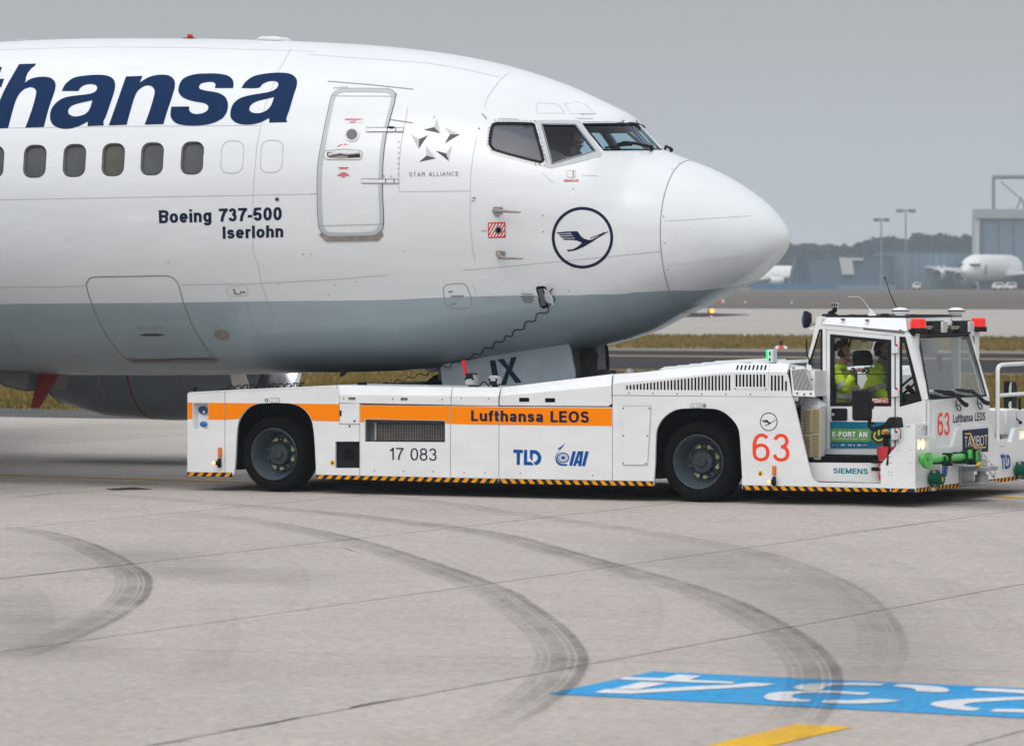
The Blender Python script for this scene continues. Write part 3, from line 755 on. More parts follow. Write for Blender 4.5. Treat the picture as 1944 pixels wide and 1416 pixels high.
# broad grime along the wheel tracks of the taxi line; darker films beside it
def grime_film(name, dens):
    m = bpy.data.materials.new(name); m.use_nodes = True
    n, l = m.node_tree.nodes, m.node_tree.links; n.clear()
    o = n.new('ShaderNodeOutputMaterial'); tr = n.new('ShaderNodeBsdfTransparent'); d = n.new('ShaderNodeBsdfDiffuse'); d.inputs[0].default_value = (0.10, 0.088, 0.08, 1)
    uv = n.new('ShaderNodeUVMap'); sp_ = n.new('ShaderNodeSeparateXYZ'); l.new(uv.outputs[0], sp_.inputs[0])
    pg = n.new('ShaderNodeMath'); pg.operation = 'PINGPONG'; pg.inputs[1].default_value = 0.5; l.new(sp_.outputs['Y'], pg.inputs[0])
    fd = n.new('ShaderNodeMapRange'); fd.inputs['From Max'].default_value = 0.5; fd.interpolation_type = 'SMOOTHSTEP'; l.new(pg.outputs[0], fd.inputs['Value'])
    px_ = n.new('ShaderNodeMath'); px_.operation = 'PINGPONG'; px_.inputs[1].default_value = 0.5; l.new(sp_.outputs['X'], px_.inputs[0])
    fx = n.new('ShaderNodeMapRange'); fx.inputs['From Max'].default_value = 0.2; fx.interpolation_type = 'SMOOTHSTEP'; l.new(px_.outputs[0], fx.inputs['Value'])
    tc = n.new('ShaderNodeTexCoord'); mp = n.new('ShaderNodeMapping'); mp.inputs['Rotation'].default_value = (0, 0, radians(28)); mp.inputs['Scale'].default_value = (0.35, 2.0, 1); l.new(tc.outputs['Object'], mp.inputs[0])
    a = n.new('ShaderNodeTexNoise'); a.inputs['Scale'].default_value = 1.1; a.inputs['Detail'].default_value = 10; a.inputs['Roughness'].default_value = 0.7; l.new(mp.outputs[0], a.inputs['Vector'])
    r = n.new('ShaderNodeMapRange'); r.inputs['From Min'].default_value = 0.3; r.inputs['From Max'].default_value = 0.72; l.new(a.outputs[0], r.inputs['Value'])
    m1 = n.new('ShaderNodeMath'); m1.operation = 'MULTIPLY'; l.new(fd.outputs[0], m1.inputs[0]); l.new(fx.outputs[0], m1.inputs[1])
    m2 = n.new('ShaderNodeMath'); m2.operation = 'MULTIPLY'; l.new(m1.outputs[0], m2.inputs[0]); l.new(r.outputs[0], m2.inputs[1])
    m3 = n.new('ShaderNodeMath'); m3.operation = 'MULTIPLY'; m3.inputs[1].default_value = dens; l.new(m2.outputs[0], m3.inputs[0])
    x = n.new('ShaderNodeMixShader'); l.new(m3.outputs[0], x.inputs[0]); l.new(tr.outputs[0], x.inputs[1]); l.new(d.outputs[0], x.inputs[2]); l.new(x.outputs[0], o.inputs[0])
    return m
M['grime'] = grime_film('grime_film', 0.75); M['dark_film'] = grime_film('dark_film_faint', 0.26)
def grime(pts, w, mt, z):
    g = [gnd(*p) for p in pts]; c = smooth_loop([(p.x, p.y) for p in g], 8, closed=False, corner=80); lp = ribbon_loop(c, w); n = len(c)
    uv = [(i/(n-1), 0.0) for i in range(n)] + [((n-1-i)/(n-1), 1.0) for i in range(n)]
    mk('grime_dark_film', [(x, y, z) for x, y in lp], [(i, i+1, 2*n-2-i, 2*n-1-i) for i in range(n-1)], mt, apron, uv=uv, normals=False)
grime([(-500, 897), (0, 912), (356, 922), (700, 930), (1100, 938), (1500, 946), (1944, 962), (2400, 985)], 2.6, M['grime'], 0.0215)
grime([(-500, 862), (0, 868), (356, 876), (900, 886), (1500, 900)], 4.5, M['dark_film'], 0.0225)  # wide film that darkens the ground beneath the aircraft
grime(t7((-100, 470), (60, 560), (130, 640), (160, 760)), 1.6, M['dark_film'], 0.0235)
grime(t7((300, 300), (700, 400), (1100, 440), (1400, 420)), 2.2, M['dark_film'], 0.0245)
grime(t8((500, 260), (900, 400), (1200, 560), (1330, 760), (1250, 960)), 2.4, M['dark_film'], 0.0255)

# painted ground marking, read from the far side of the apron
sign = sheet('blue_ground_marking', [gnd(*p) for p in ((1240, 1275), (1040, 1317), (2300, 1382), (2300, 1323))], 0.004, M['blue_paint'], apron)
def gpaint(name, loops, mt, z):
    L = []
    for lp in loops:
        g = [gnd(*p) for p in lp]; L.append([(p.x, p.y) for p in g])
    V, T = cdt(L)
    return mk(name, [(x, y, z) for x, y in V], T, mt, apron, normals=False)
four = [b1((595, 130), (650, 112), (940, 120), (1060, 92), (1250, 102), (1150, 132), (1520, 150), (1480, 163), (1130, 150), (800, 137)),
        b1((548, 205), (780, 148), (985, 158), (745, 208)),
        b1((405, 233), (500, 206), (720, 213), (1180, 185), (1480, 172), (1640, 155), (1832, 165), (1730, 182), (1330, 205), (690, 242))]
gpaint('painted_numeral', four, M['white_paint'], 0.008)
three = [b2((855, 165), (810, 178), (600, 176), (450, 178), (390, 188), (370, 205), (300, 220), (200, 213), (140, 200), (135, 188), (180, 173), (290, 162), (500, 156), (700, 156)),
         b2((740, 235), (690, 250), (560, 244), (440, 236), (250, 236), (150, 244), (115, 262), (150, 280), (275, 292), (240, 305), (60, 300), (-60, 290), (-105, 268), (-60, 240), (60, 226), (250, 222), (450, 218), (600, 228)),
         b2((985, 297), (840, 312), (640, 320), (450, 318), (345, 310), (385, 293), (560, 293), (680, 288), (740, 280), (860, 286))]
gpaint('painted_numeral', [smooth_loop(l, 3, corner=60) for l in three], M['white_paint'], 0.008)
two = [b2((915, 183), (960, 168), (1080, 172), (1240, 183), (1330, 198), (1360, 215), (1330, 230), (1220, 228), (1095, 222), (1090, 208), (1040, 196)),
       b2((1530, 215), (1585, 198), (2000, 215), (2200, 226), (2160, 248), (1800, 232)),
       b2((2150, 262), (1900, 268), (1600, 278), (1380, 290), (1240, 308), (1200, 325), (1250, 342), (1380, 362), (1545, 376), (1608, 358), (1510, 346), (1463, 332), (1500, 317), (1640, 305), (1900, 290), (2150, 282)),
       b2((1675, 382), (1720, 363), (2100, 370), (2200, 376), (2160, 396), (1900, 388))]
gpaint('painted_numeral', [smooth_loop(l, 3, corner=60) for l in two], M['white_paint'], 0.008)
gpaint('yellow_ground_marking', [t8((560, 1110), (775, 1042), (1100, 962), (1315, 972), (1000, 1045), (760, 1110))], M['yellow_paint'], 0.004)

# ================================================================== FAR SIDE OF THE AIRFIELD
M['hangar'] = mat('hangar_sheet', (0.115, 0.16, 0.20), 0.6, noise=(0.1, 0.12))
M['hangar_frame'] = mat('hangar_frame', (0.46, 0.47, 0.47), 0.6)
M['hangar_head'] = mat('hangar_header', (0.30, 0.33, 0.345), 0.6)
M['bld_pale'] = mat('pale_cladding', (0.13, 0.20, 0.25), 0.6, noise=(0.08, 0.15))
M['bld_grey'] = mat('grey_cladding', (0.06, 0.11, 0.15), 0.6, noise=(0.08, 0.15))
M['bld_dark'] = mat('dark_cladding', (0.03, 0.045, 0.075), 0.6)
M['panel_white'] = mat('pale_panel', (0.50, 0.53, 0.54), 0.6)
M['fence_blue'] = mat('blast_fence_blue', (0.03, 0.12, 0.24), 0.6)
M['far_white'] = mat('far_white_paint', (0.78, 0.78, 0.78), 0.35)
M['far_navy'] = mat('far_navy_paint', (0.015, 0.04, 0.12), 0.4)
M['far_grey'] = mat('far_grey', (0.18, 0.19, 0.2), 0.6)
M['mast'] = mat('mast_grey', (0.20, 0.21, 0.22), 0.6)
M['leaf'] = mat('far_foliage', (0.012, 0.028, 0.033), 0.9, noise=(0.15, 0.3))
M['trunk'] = mat('far_trunk', (0.05, 0.042, 0.036), 0.9)
def fpts(D, *p): return [far(x, y, D) for x, y in p]
def bx(mb, D, x0, y0, x1, y1, depth):
    a = far(x0, y1, D); b = far(x1, y0, D); sk = depth*0.16 if depth > 8 else 0.0
    z0_, z1_ = max(a.z, -0.085), b.z
    return mb.hull2([(a.x, D, z0_), (b.x, D, z0_), (b.x, D, z1_), (a.x, D, z1_)], [(a.x+sk, D+depth, z0_), (b.x+sk, D+depth, z0_), (b.x+sk, D+depth, z1_), (a.x+sk, D+depth, z1_)])
# hangar
D = 1040.0
hg = thing('hangar', 'tall grey aircraft hangar with pale portal frame behind the four engined airliner', 'hangar', (far(1910, 548, D).x, D, 0))
hl = Vector(hg.location)
def hgp(name, boxes, mt, par=None, y0=0.0):
    m = MB()
    for x0, yt, x1, yb, dp in boxes: bx(m, D + y0, x0, yt, x1, yb, dp)
    m.v = [v - hl for v in m.v]
    return m.build(name, mt, par or hg)
hgp('wall', [(1856, 400, 2080, 550, 70)], M['hangar'], y0=1.5)
hgp('column', [(1850, 398, 1859.5, 550, 6)], M['hangar_frame'])
hgp('column', [(2070, 398, 2082, 550, 6)], M['hangar_frame'])
hgp('header_beam', [(1852, 397, 2082, 414.5, 5)], M['hangar_head'], y0=-0.6)
dr = hgp('door', [(1861, 415, 2066, 549, 1.0)], M['hangar'], y0=0.3)
for i in range(7):
    hgp('door_leaf_rib', [(1866 + i*29, 417, 1867.2 + i*29, 548, 0.5)], M['bld_grey'], dr, y0=-0.2)
rf = MB()
def seg(m, p, q, D_, r): m.cyl(far(*p, D_), far(*q, D_), r, n=6)
for a, b, r in (((1886, 335), (1886, 399), 0.42), ((1884, 336), (2080, 335), 0.5), ((1900, 345), (1946, 385), 0.16), ((1930, 396), (1938, 375), 0.2), ((1945, 396), (1938, 375), 0.2), ((1884, 339), (2080, 338), 0.2)):
    seg(rf, a, b, D + 6, r)
rf.v = [v - hl for v in rf.v]
rf.build('roof_truss', M['mast'], hg)

def building(name, label, D, rects, loc_px):
    o = thing(name, label, 'building', (far(*loc_px, D).x, D, 0)); L = Vector(o.location)
    for pn, mt, boxes, y0 in rects:
        for b in boxes:
            m = MB(); bx(m, D + y0, *b); m.v = [v - L for v in m.v]; m.build(pn, mt, o)
    return o
building('cladding_hall', 'long low grey blue hall of vertical wall panels left of the hangar', 1060.0,
    [('wall', M['bld_pale'], [(1662, 478, 1856, 550, 40)], 0),
     ('roof_edge', M['bld_grey'], [(1660, 475.5, 1857, 478.5, 41)], -0.4)] +
    [('wall_panel', M['bld_pale'], [(1664 + i*13.6, 481, 1676 + i*13.6, 546, 0.3)], -0.3 - 0.12*(i % 2)) for i in range(14)], (1760, 550))
o = building('grey_hall', 'darker flat grey hall with a leaning white wall panel', 1030.0,
    [('wall', M['bld_grey'], [(1532, 487, 1684, 550, 25)], 0), ('roof_edge', M['bld_grey'], [(1530, 485.5, 1686, 487.5, 26)], -0.5),
     ('base_plinth', M['bld_pale'], [(1533, 541, 1700, 550, 1.0)], -1.0)], (1610, 550))
L = Vector(o.location)
m = MB().extr([p - L for p in fpts(1029.0, (1593, 488.5), (1617, 490), (1622, 521), (1599, 521.5))], (0, 0.8, 0)); m.build('white_panel', M['panel_white'], o)
m = MB().extr([p - L for p in fpts(1029.2, (1617.5, 489.5), (1639, 490), (1639, 494.5), (1618.5, 494.5))], (0, 0.6, 0)); m.build('white_strip', M['panel_white'], o)
dk = thing('dark_tower', 'dark tapering block rising from the blue barrier', 'building', (far(1522, 548, 1000).x, 1000, 0)); L = Vector(dk.location)
a = [p - L for p in fpts(1000.0, (1500, 549), (1543, 549), (1531, 487), (1513, 487))]
b = [Vector((p.x, 12.0, p.z)) for p in a]
MB().hull2(a, b).build('wall', M['bld_dark'], dk)
for q in ((1509, 1512), (1520, 1523), (1531, 1534)):
    MB().extr([p - L for p in fpts(999.4, (q[0], 546), (q[1], 546), (1522 + (q[1]-1522)*.5, 490), (1522 + (q[0]-1522)*.5, 490))], (0, 0.5, 0)).build('wall_rib', M['bld_grey'], dk)
fb = thing('blast_fence', 'long low blue blast fence in front of the grey hall', 'fence', (far(1500, 548, 985).x, 985, 0)); L = Vector(fb.location)
for i in range(11):
    m = MB(); bx(m, 985.0 + 0.15*(i % 2), 1424 + i*15.2, 538, 1438.8 + i*15.2, 550, 0.8); m.v = [v - L for v in m.v]; m.build('fence_panel', M['fence_blue'], fb)

# light masts
def mast(px, ytop, half, D, label):
    t = thing('light_mast', label, 'light mast', (far(px, 550, D).x, D, 0), group='tall light masts on the far apron'); L = Vector(t.location)
    top = far(px, ytop, D) - L
    MB().cyl((0, 0, -0.09), top, 0.27, 0.15, n=8).build('pole', M['mast'], t)
    w = half * D / F_PX
    MB().box(-w, w, -0.25, 0.25, top.z - 0.15, top.z + 0.2).build('crossarm', M['mast'], t)
    for sx in (-1, 1):
        for k in range(2):
            x = sx * w * (0.98 - 0.4*k)
            MB().box(x - 0.42, x + 0.42, -0.5, 0.4, top.z - 0.5, top.z + 0.32).build('floodlight', M['far_grey'], t)
mast(1673, 417, 12, 1010.0, 'shorter of the two double headed light masts, left one above the trees')
mast(1719.5, 400, 15.5, 1000.0, 'taller double headed light mast, right one above the trees')

# woodland behind the halls
tv, tf, kv, kf = [], [], MB(), None
prof = [(1150, 478), (1300, 472), (1420, 468), (1500, 467), (1530, 463), (1560, 467), (1590, 466), (1615, 470), (1640, 462), (1655, 456), (1672, 452), (1690, 450), (1715, 458), (1735, 448), (1750, 444), (1775, 449), (1800, 448), (1822, 456), (1840, 444), (1856, 446), (1900, 450), (2000, 448)]
DW = 1300.0
px = 1120.0
while px < 2010:
    yt = np.interp(px, [p[0] for p in prof], [p[1] for p in prof]) + random.uniform(-2.5, 4)
    dd = DW + random.uniform(0, 60); base = far(px, 549, dd); top = far(px, yt, dd).z
    r = random.uniform(2.2, 4.2)
    kv.cyl((base.x, dd, -0.09), (base.x, dd, top*0.8), 0.3, 0.12, n=5)
    for k in range(420):
        u = random.random(); zz = top * (0.18 + 0.82*u**0.8)
        rr = r * (1.0 - 0.75*max(0, (zz/top - 0.55)/0.45)**1.6) * sqrt(random.random())
        a = random.random()*2*pi; s_ = random.uniform(0.5, 1.25)
        c = Vector((base.x + rr*cos(a), dd + rr*sin(a)*0.7, zz)); q = len(tv)
        for j in range(3):
            tv.append(c + Vector((random.uniform(-1, 1), random.uniform(-1, 1), random.uniform(-0.8, 0.8)))*s_)
        tf.append((q, q+1, q+2))
    px += random.uniform(5, 10)
px = 1110.0
while px < 2020:      # the rank behind closes the gaps below the crowns
    yt = np.interp(px, [p[0] for p in prof], [p[1] for p in prof]) + random.uniform(5, 10)
    dd = DW + 75; b0 = far(px, 549, dd); zt_ = far(px, yt, dd).z
    for k in range(260):
        c = Vector((b0.x + random.uniform(-2.6, 2.6), dd + random.uniform(-2, 2), zt_*random.uniform(0.0, 0.97))); q = len(tv)
        for j in range(3): tv.append(c + Vector((random.uniform(-1, 1), random.uniform(-.6, .6), random.uniform(-1, 1)))*1.7)
        tf.append((q, q+1, q+2))
    px += 15
wood = tag(mk('woodland', tv, tf, M['leaf'], normals=False), kind='stuff')
kv.build('woodland_trunks', M['trunk']); tag(bpy.data.objects['woodland_trunks'], kind='stuff')

# parked airliners far away
def loft(sections, n=20):
    """sections: (x, z, ry, rz) along x"""
    m = MB(); v = []; f = []
    for x, z, ry, rz in sections:
        v += [Vector((x, ry*cos(2*pi*i/n), z + rz*sin(2*pi*i/n))) for i in range(n)]
    for k in range(len(sections)-1):
        f += [(k*n+i, k*n+(i+1) % n, (k+1)*n+(i+1) % n, (k+1)*n+i) for i in range(n)]
    return m.add(v, f)
def far_jet(label, loc, rz, scale, group, fin=17.0, engines=4):
    t = thing('airliner', label, 'airliner', loc, rz, group)
    S = scale
    def sc(m): m.v = [v*S for v in m.v]; return m
    # nose at x = 0, tail at x = -60
    sc(loft([(0, 4.2, .1, .1), (-.6, 4.25, 1.0, 1.1), (-1.8, 4.5, 1.8, 2.0), (-4, 4.9, 2.6, 2.75), (-7, 5.1, 2.95, 3.1), (-46, 5.1, 2.95, 3.1), (-54, 6.2, 1.9, 2.0), (-61, 7.3, .5, .6)])).build('fuselage', M['far_white'], t)
    for sy in (-1, 1):
        a = [Vector(p)*S for p in ((-19, sy*2.6, 3.3), (-31, sy*2.6, 3.4), (-31, sy*2.6, 4.3), (-19, sy*2.6, 4.2))]
        b = [Vector(p)*S for p in ((-37.5, sy*29, 5.6), (-40, sy*29, 5.6), (-40, sy*29, 5.85), (-37.5, sy*29, 5.85))]
        MB().hull2(a, b).build('wing', M['far_white'], t)
        a = [Vector(p)*S for p in ((-37.5, sy*28.9, 5.6), (-40, sy*28.9, 5.6), (-41, sy*29.5, 8.0), (-40, sy*29.5, 8.0))]
        MB().extr(a, (0, .2*S, 0)).build('winglet', M['far_white'], t)
        for ex, ey, ez in ((-19.5, 9.5, 2.9), (-27, 18.5, 3.5))[:engines//2]:
            e = sc(MB().lathe([(1.25, 0), (1.42, .25), (1.5, 1.2), (1.4, 3.5), (1.0, 5.2)], (ex, sy*ey, ez), (-1, 0, 0), 16)).build('engine', M['far_white'], t)
            sc(MB().cyl((ex - .5, sy*ey, ez), (ex - .55, sy*ey, ez), 1.27, n=16)).build('fan', M['bld_dark'], e)
            sc(MB().box(ex - 5, ex - 1, sy*ey - .2, sy*ey + .2, ez + 1.2, ez + 2.2)).build('pylon', M['far_white'], e)
    MB().extr([Vector(p)*S for p in ((-48, -.25, 7.6), (-57, -.25, 8.6), (-60.5, -.25, fin), (-57, -.25, fin))], (0, .5*S, 0)).build('tail_fin', M['far_navy'], t)
    for sy in (-1, 1):
        a = [Vector(p)*S for p in ((-53, sy*.8, 7.0), (-58, sy*.8, 7.2), (-58, sy*.8, 7.5), (-53, sy*.8, 7.4))]
        b = [Vector(p)*S for p in ((-59, sy*9.5, 8.0), (-61, sy*9.5, 8.0), (-61, sy*9.5, 8.15), (-59, sy*9.5, 8.15))]
        MB().hull2(a, b).build('tailplane', M['far_white'], t)
    for x, y in ((-6, 0), (-28, 3.2), (-28, -3.2)):
        g = sc(MB().cyl((x, y, 0.3), (x, y, 3.2), .25, n=8)).build('gear_leg', M['far_grey'], t)
        sc(MB().cyl((x, y-.5, .62), (x, y+.5, .62), .62, n=12)).build('wheel', M['rubber'], g)
    for i in range(3):
        sc(MB().box(-1.9 - .75*i, -1.35 - .75*i, -2.2 - .3*i, 2.2 + .3*i, 5.55, 6.0)).build('cockpit_window', M['bld_dark'], t)
    for sy in (-1, 1):
        sc(MB().box(-6.6, -5.9, sy*2.87 - .12, sy*2.87 + .12, 3.7, 5.6)).build('door', M['far_grey'], t)
    return t
nose = far(1836, 548, 1020)
far_jet('white four engined airliner with navy tail parked in front of the hangar', (nose.x - 1.2, 1016, -0.09), radians(-119), 1.03, 'airliners parked across the airfield')
n2 = far(1343, 548, 1075)
far_jet('white twin engined airliner half hidden behind the nose of the big one', (n2.x, 1075, -0.09), radians(-158), 0.72, 'airliners parked across the airfield', 11.5, 2)
# service vans under the far airliner
def van(px, px2, label):
    D = 985.0; a = far(px, 548, D); w = (px2 - px) * D / F_PX
    t = thing('service_van', label, 'van', (a.x, D, -0.09), group='white service vans below the parked airliner')
    MB().extr([(0, 0, .35), (w, 0, .35), (w, 0, 1.35), (w*.93, 0, 1.75), (w*.25, 0, 1.75), (w*.08, 0, 1.1), (0, 0, 1.0)], (0, 1.9, 0)).build('body', M['far_white'], t, bevel=0.06)
    MB().extr([(w*.16, -.02, 1.15), (w*.9, -.02, 1.15), (w*.88, -.02, 1.6), (w*.28, -.02, 1.6)], (0, .03, 0)).build('window', M['bld_dark'], t)
    for x in (w*.2, w*.8):
        for y in (0, 1.7): MB().cyl((x, y, .33), (x, y + .22, .33), .33, n=12).build('wheel', M['rubber'], t)
van(1884, 1906, 'white van parked under the nose of the far four engined airliner')
van(1908, 1930, 'second white van right of the first under the far airliner')
van(1733, 1748, 'small pale van parked by the left wing of the far airliner')

# small airfield furniture
M['mk_red'] = mat('marker_red', (0.62, 0.06, 0.03), 0.5)
M['mk_white'] = mat('marker_white', (0.75, 0.75, 0.75), 0.5)
M['mk_yellow'] = mat('sign_post_yellow', (0.5, 0.26, 0.03), 0.5)
M['orange_lit'] = mat('orange_light_lit', (1, 0.4, 0.1), 0.3, emit=((1.0, 0.36, 0.06), 2.5))
p = gnd(1483, 661.5, -0.04)
t = thing('edge_marker', 'red and white wedge marker with black lamp at the taxiway edge', 'marker', p)
k = 1.2 * p.y / F_PX
for x0, x1, mt in ((-9.2, -5, 'mk_white'), (-5, 4.2, 'mk_red'), (4.2, 9.2, 'mk_white')):
    f_ = lambda x: 7.6 - 0.55*abs(x)
    MB().hull2([(x0*k, -.25, 0), (x1*k, -.25, 0), (x1*k, 0, f_(x1)*k), (x0*k, 0, f_(x0)*k)], [(x0*k, .3, 0), (x1*k, .3, 0), (x1*k, .05, f_(x1)*k), (x0*k, .05, f_(x0)*k)]).build('panel', M[mt], t)
MB().lathe([(.001, 12.8*k), (1.6*k, 12.6*k), (2.2*k, 11*k), (1.4*k, 9.5*k), (2.6*k, 8*k), (2.8*k, 6*k), (.001, 6*k)], (0, 0, 0), (0, 0, 1), 12).build('lamp', M['black'], t)
p = gnd(1349, 597.5, -0.05); k = p.y / F_PX
t = thing('runway_guard_light', 'yellow lamp box with lit orange light beyond the nose of the airliner', 'signal light', p)
MB().box(-6*k, -.5*k, -.2, .3, 3*k, 11*k).build('lamp_box', M['mk_yellow'], t, bevel=.02)
MB().box(-.5*k, 6*k, -.1, .3, 3*k, 11*k).build('lamp_box', M['mk_yellow'], t, bevel=.02)
MB().cyl((2.4*k, -.14, 7.2*k), (2.4*k, -.2, 7.2*k), 3.9*k, n=16).build('lit_lens', M['orange_lit'], t)
for x in (-4, 4): MB().cyl((x*k, 0, 0), (x*k, 0, 3.2*k), .7*k, n=6).build('leg', M['mast'], t)
p = gnd(1348.5, 603, -0.046); k = p.y / F_PX
t = thing('edge_marker', 'low red and white marker under the orange light', 'marker', p)
MB().box(-3.5*k, .5*k, -.1, .1, 0, 3.4*k).build('panel', M['mk_red'], t); MB().box(.5*k, 3.5*k, -.1, .1, 0, 3.8*k).build('panel', M['mk_white'], t)
p = gnd(1367, 576, -0.09); k = p.y / F_PX
t = thing('direction_sign', 'red and white airfield sign on the brown field beyond the runway', 'sign', p)
MB().box(-8*k, 3.5*k, -.1, .1, 1.5*k, 7*k).build('board', M['mk_red'], t); MB().box(3.5*k, 7.5*k, -.12, .12, 1*k, 8*k).build('board', M['mk_white'], t)
for x in (-6, 2): MB().box((x-.4)*k, (x+.4)*k, -.05, .05, 0, 1.5*k).build('leg', M['mast'], t)
for px_, py_, lb in ((1415, 576, 'small white edge light on the brown field, left one of two'), (1503, 577, 'small white edge light on the brown field, right one of two'), (1327, 594.5, 'small white edge light on the runway left of the orange light'), (1423, 595.5, 'small white edge light at the tip of the dark side taxiway')):
    p = gnd(px_, py_, -0.09 if py_ < 585 else -0.05); k = p.y / F_PX
    t = thing('edge_light', lb, 'edge light', p, group='small white edge lights far out on the field')
    MB().lathe([(.001, 5*k), (1.6*k, 4.6*k), (2*k, 3*k), (1*k, 1.5*k), (1.2*k, 0)], (0, 0, 0), (0, 0, 1), 10).build('lens', M['mk_white'], t)

# ================================================================== THE AIRLINER
A = Frame((-0.68973837, 49.87190659), radians(21))
jet = thing('airliner', 'large white airliner with grey belly and navy lettering, nose resting on the towing tractor', 'airliner', A.o, -A.yaw)
XT = 4.103427
_U = np.array([0.0, 0.08, 0.2, 0.4, 0.7, 1.0, 1.25, 1.45, 1.6, 1.75, 1.95, 2.2, 2.6, 3.1, 3.7, 4.4, 5.2, 6.2, 7.4, 9.0, 13.0])
_ZT = np.array([2.8693, 3.0756, 3.2162, 3.3807, 3.5688, 3.7124, 3.8056, 3.8811, 3.9462, 4.0875, 4.3164, 4.4448, 4.627, 4.8096, 4.9684, 5.0899, 5.1776, 5.2419, 5.2926, 5.3219, 5.1762])
_ZB = np.array([2.8693, 2.6909, 2.5691, 2.4088, 2.2652, 2.1096, 2.0038, 1.9032, 1.8287, 1.7779, 1.7159, 1.6608, 1.6046, 1.5312, 1.4476, 1.3698, 1.3324, 1.3079, 1.2772, 1.2683, 1.2739])
_WU = np.array([0, .03, .1, .25, .5, 1, 1.5, 2, 2.5, 3, 3.5, 4, 4.5, 5, 6, 7, 13.])
_WW = np.array([0, .15, .28, .45, .66, .97, 1.19, 1.36, 1.5, 1.61, 1.7, 1.77, 1.82, 1.85, 1.88, 1.88, 1.88])
def pchip(x, y, xi):
    h = np.diff(x); dl = np.diff(y)/h; m = np.zeros_like(y)
    for i in range(1, len(x)-1):
        if dl[i-1]*dl[i] > 0:
            w1 = 2*h[i]+h[i-1]; w2 = h[i]+2*h[i-1]; m[i] = (w1+w2)/(w1/dl[i-1]+w2/dl[i])
    m[0] = dl[0]; m[-1] = dl[-1]
    i = np.clip(np.searchsorted(x, xi)-1, 0, len(x)-2); t = (xi-x[i])/h[i]
    return (2*t**3-3*t**2+1)*y[i]+(t**3-2*t**2+t)*h[i]*m[i]+(-2*t**3+3*t**2)*y[i+1]+(t**3-t**2)*h[i]*m[i+1]
def section(q):
    """the hull's outline at q = sqrt(distance behind the nose)"""
    q = np.clip(q, 0, None)
    zt, zb, w = pchip(np.sqrt(_U), _ZT, q), pchip(np.sqrt(_U), _ZB, q), pchip(np.sqrt(_WU), _WW, q)
    return zt, zb, w, zt-(zt-zb)*.47
def hull0(q, ph):
    zt, zb, w, zc = section(q); c = np.cos(ph)
    return np.stack([XT-q*q, w*np.sin(ph), zc+np.where(c > 0, zt-zc, zc-zb)*c], -1)
def hull_n(q, ph):
    q = np.clip(q, 0.02, None); e = 1e-3
    a = hull0(q+e, ph)-hull0(q-e, ph); b = hull0(q, ph+e)-hull0(q, ph-e)
    n = np.cross(b, a); n /= np.maximum(np.linalg.norm(n, axis=-1, keepdims=True), 1e-9)
    o = hull0(q, ph)-np.stack([XT-q*q-0.3, 0*q, section(q)[3]], -1)
    return n*np.sign((n*o).sum(-1, keepdims=True))
def hull(q, ph, off=0.0):
    q, ph = np.asarray(q, float), np.asarray(ph, float)
    p = hull0(q, ph)
    return p + hull_n(q, ph)*off if off else p
QM = sqrt(13.0)
_gq, _gp = np.meshgrid(np.linspace(0.03, QM, 300), np.linspace(-pi, pi, 241), indexing='ij')
_gv = hull(_gq, _gp).reshape(-1, 3)
_bvh = BVHTree.FromPolygons([tuple(v) for v in _gv], [(i*241+j, i*241+j+1, (i+1)*241+j+1, (i+1)*241+j) for i in range(299) for j in range(240)])
def hitq(px, py):
    """photograph pixel -> (q, phi) on the hull, None off it"""
    o, r = A.ray(px, py)
    loc, nrm, idx, dist = _bvh.ray_cast(o, r.normalized())
    if loc is None: return None
    q = sqrt(max(XT-loc.x, 0)); zt, zb, w, zc = (float(a) for a in section(np.array(q)))
    az = (zt-zc) if loc.z > zc else (zc-zb)
    return (q, atan2(loc.y/w, (loc.z-zc)/az))
def H(pts): return [h for h in (hitq(*p) for p in pts) if h]
def skin(name, loops, mt, parent, off=0.004, gs=0.09, smooth=True, union=False):
    """a sheet that follows the hull; loops in (q, phi)"""
    Q = [p[0] for l in loops for p in l]; P = [p[1] for l in loops for p in l]
    q0, q1, p0, p1 = min(Q), max(Q), min(P), max(P)
    dq = gs/(2*max((q0+q1)/2, .3)); dp = gs/1.7
    inner = [(q0+dq*(i+.5), p0+dp*(j+.37)) for i in range(int((q1-q0)/dq)+1) for j in range(int((p1-p0)/dp)+1)]
    V, T = cdt(loops, inner, union)
    if not T: return None
    used = sorted({i for t in T for i in t}); ix = {a: b for b, a in enumerate(used)}
    a = np.array([V[i] for i in used])
    v = hull(a[:, 0], a[:, 1], off)
    o = mk(name, [Vector(p) for p in v], [tuple(ix[i] for i in t) for t in T], mt, parent, normals=False)
    me = o.data; nn = hull_n(a[:, 0], a[:, 1])
    fl = [me.polygons[0].normal.dot(Vector(nn[me.polygons[0].vertices[0]])) < 0] if len(me.polygons) else [0]
    if fl[0]: me.flip_normals()
    me.polygons.foreach_set('use_smooth', [bool(smooth)]*len(me.polygons))
    return o
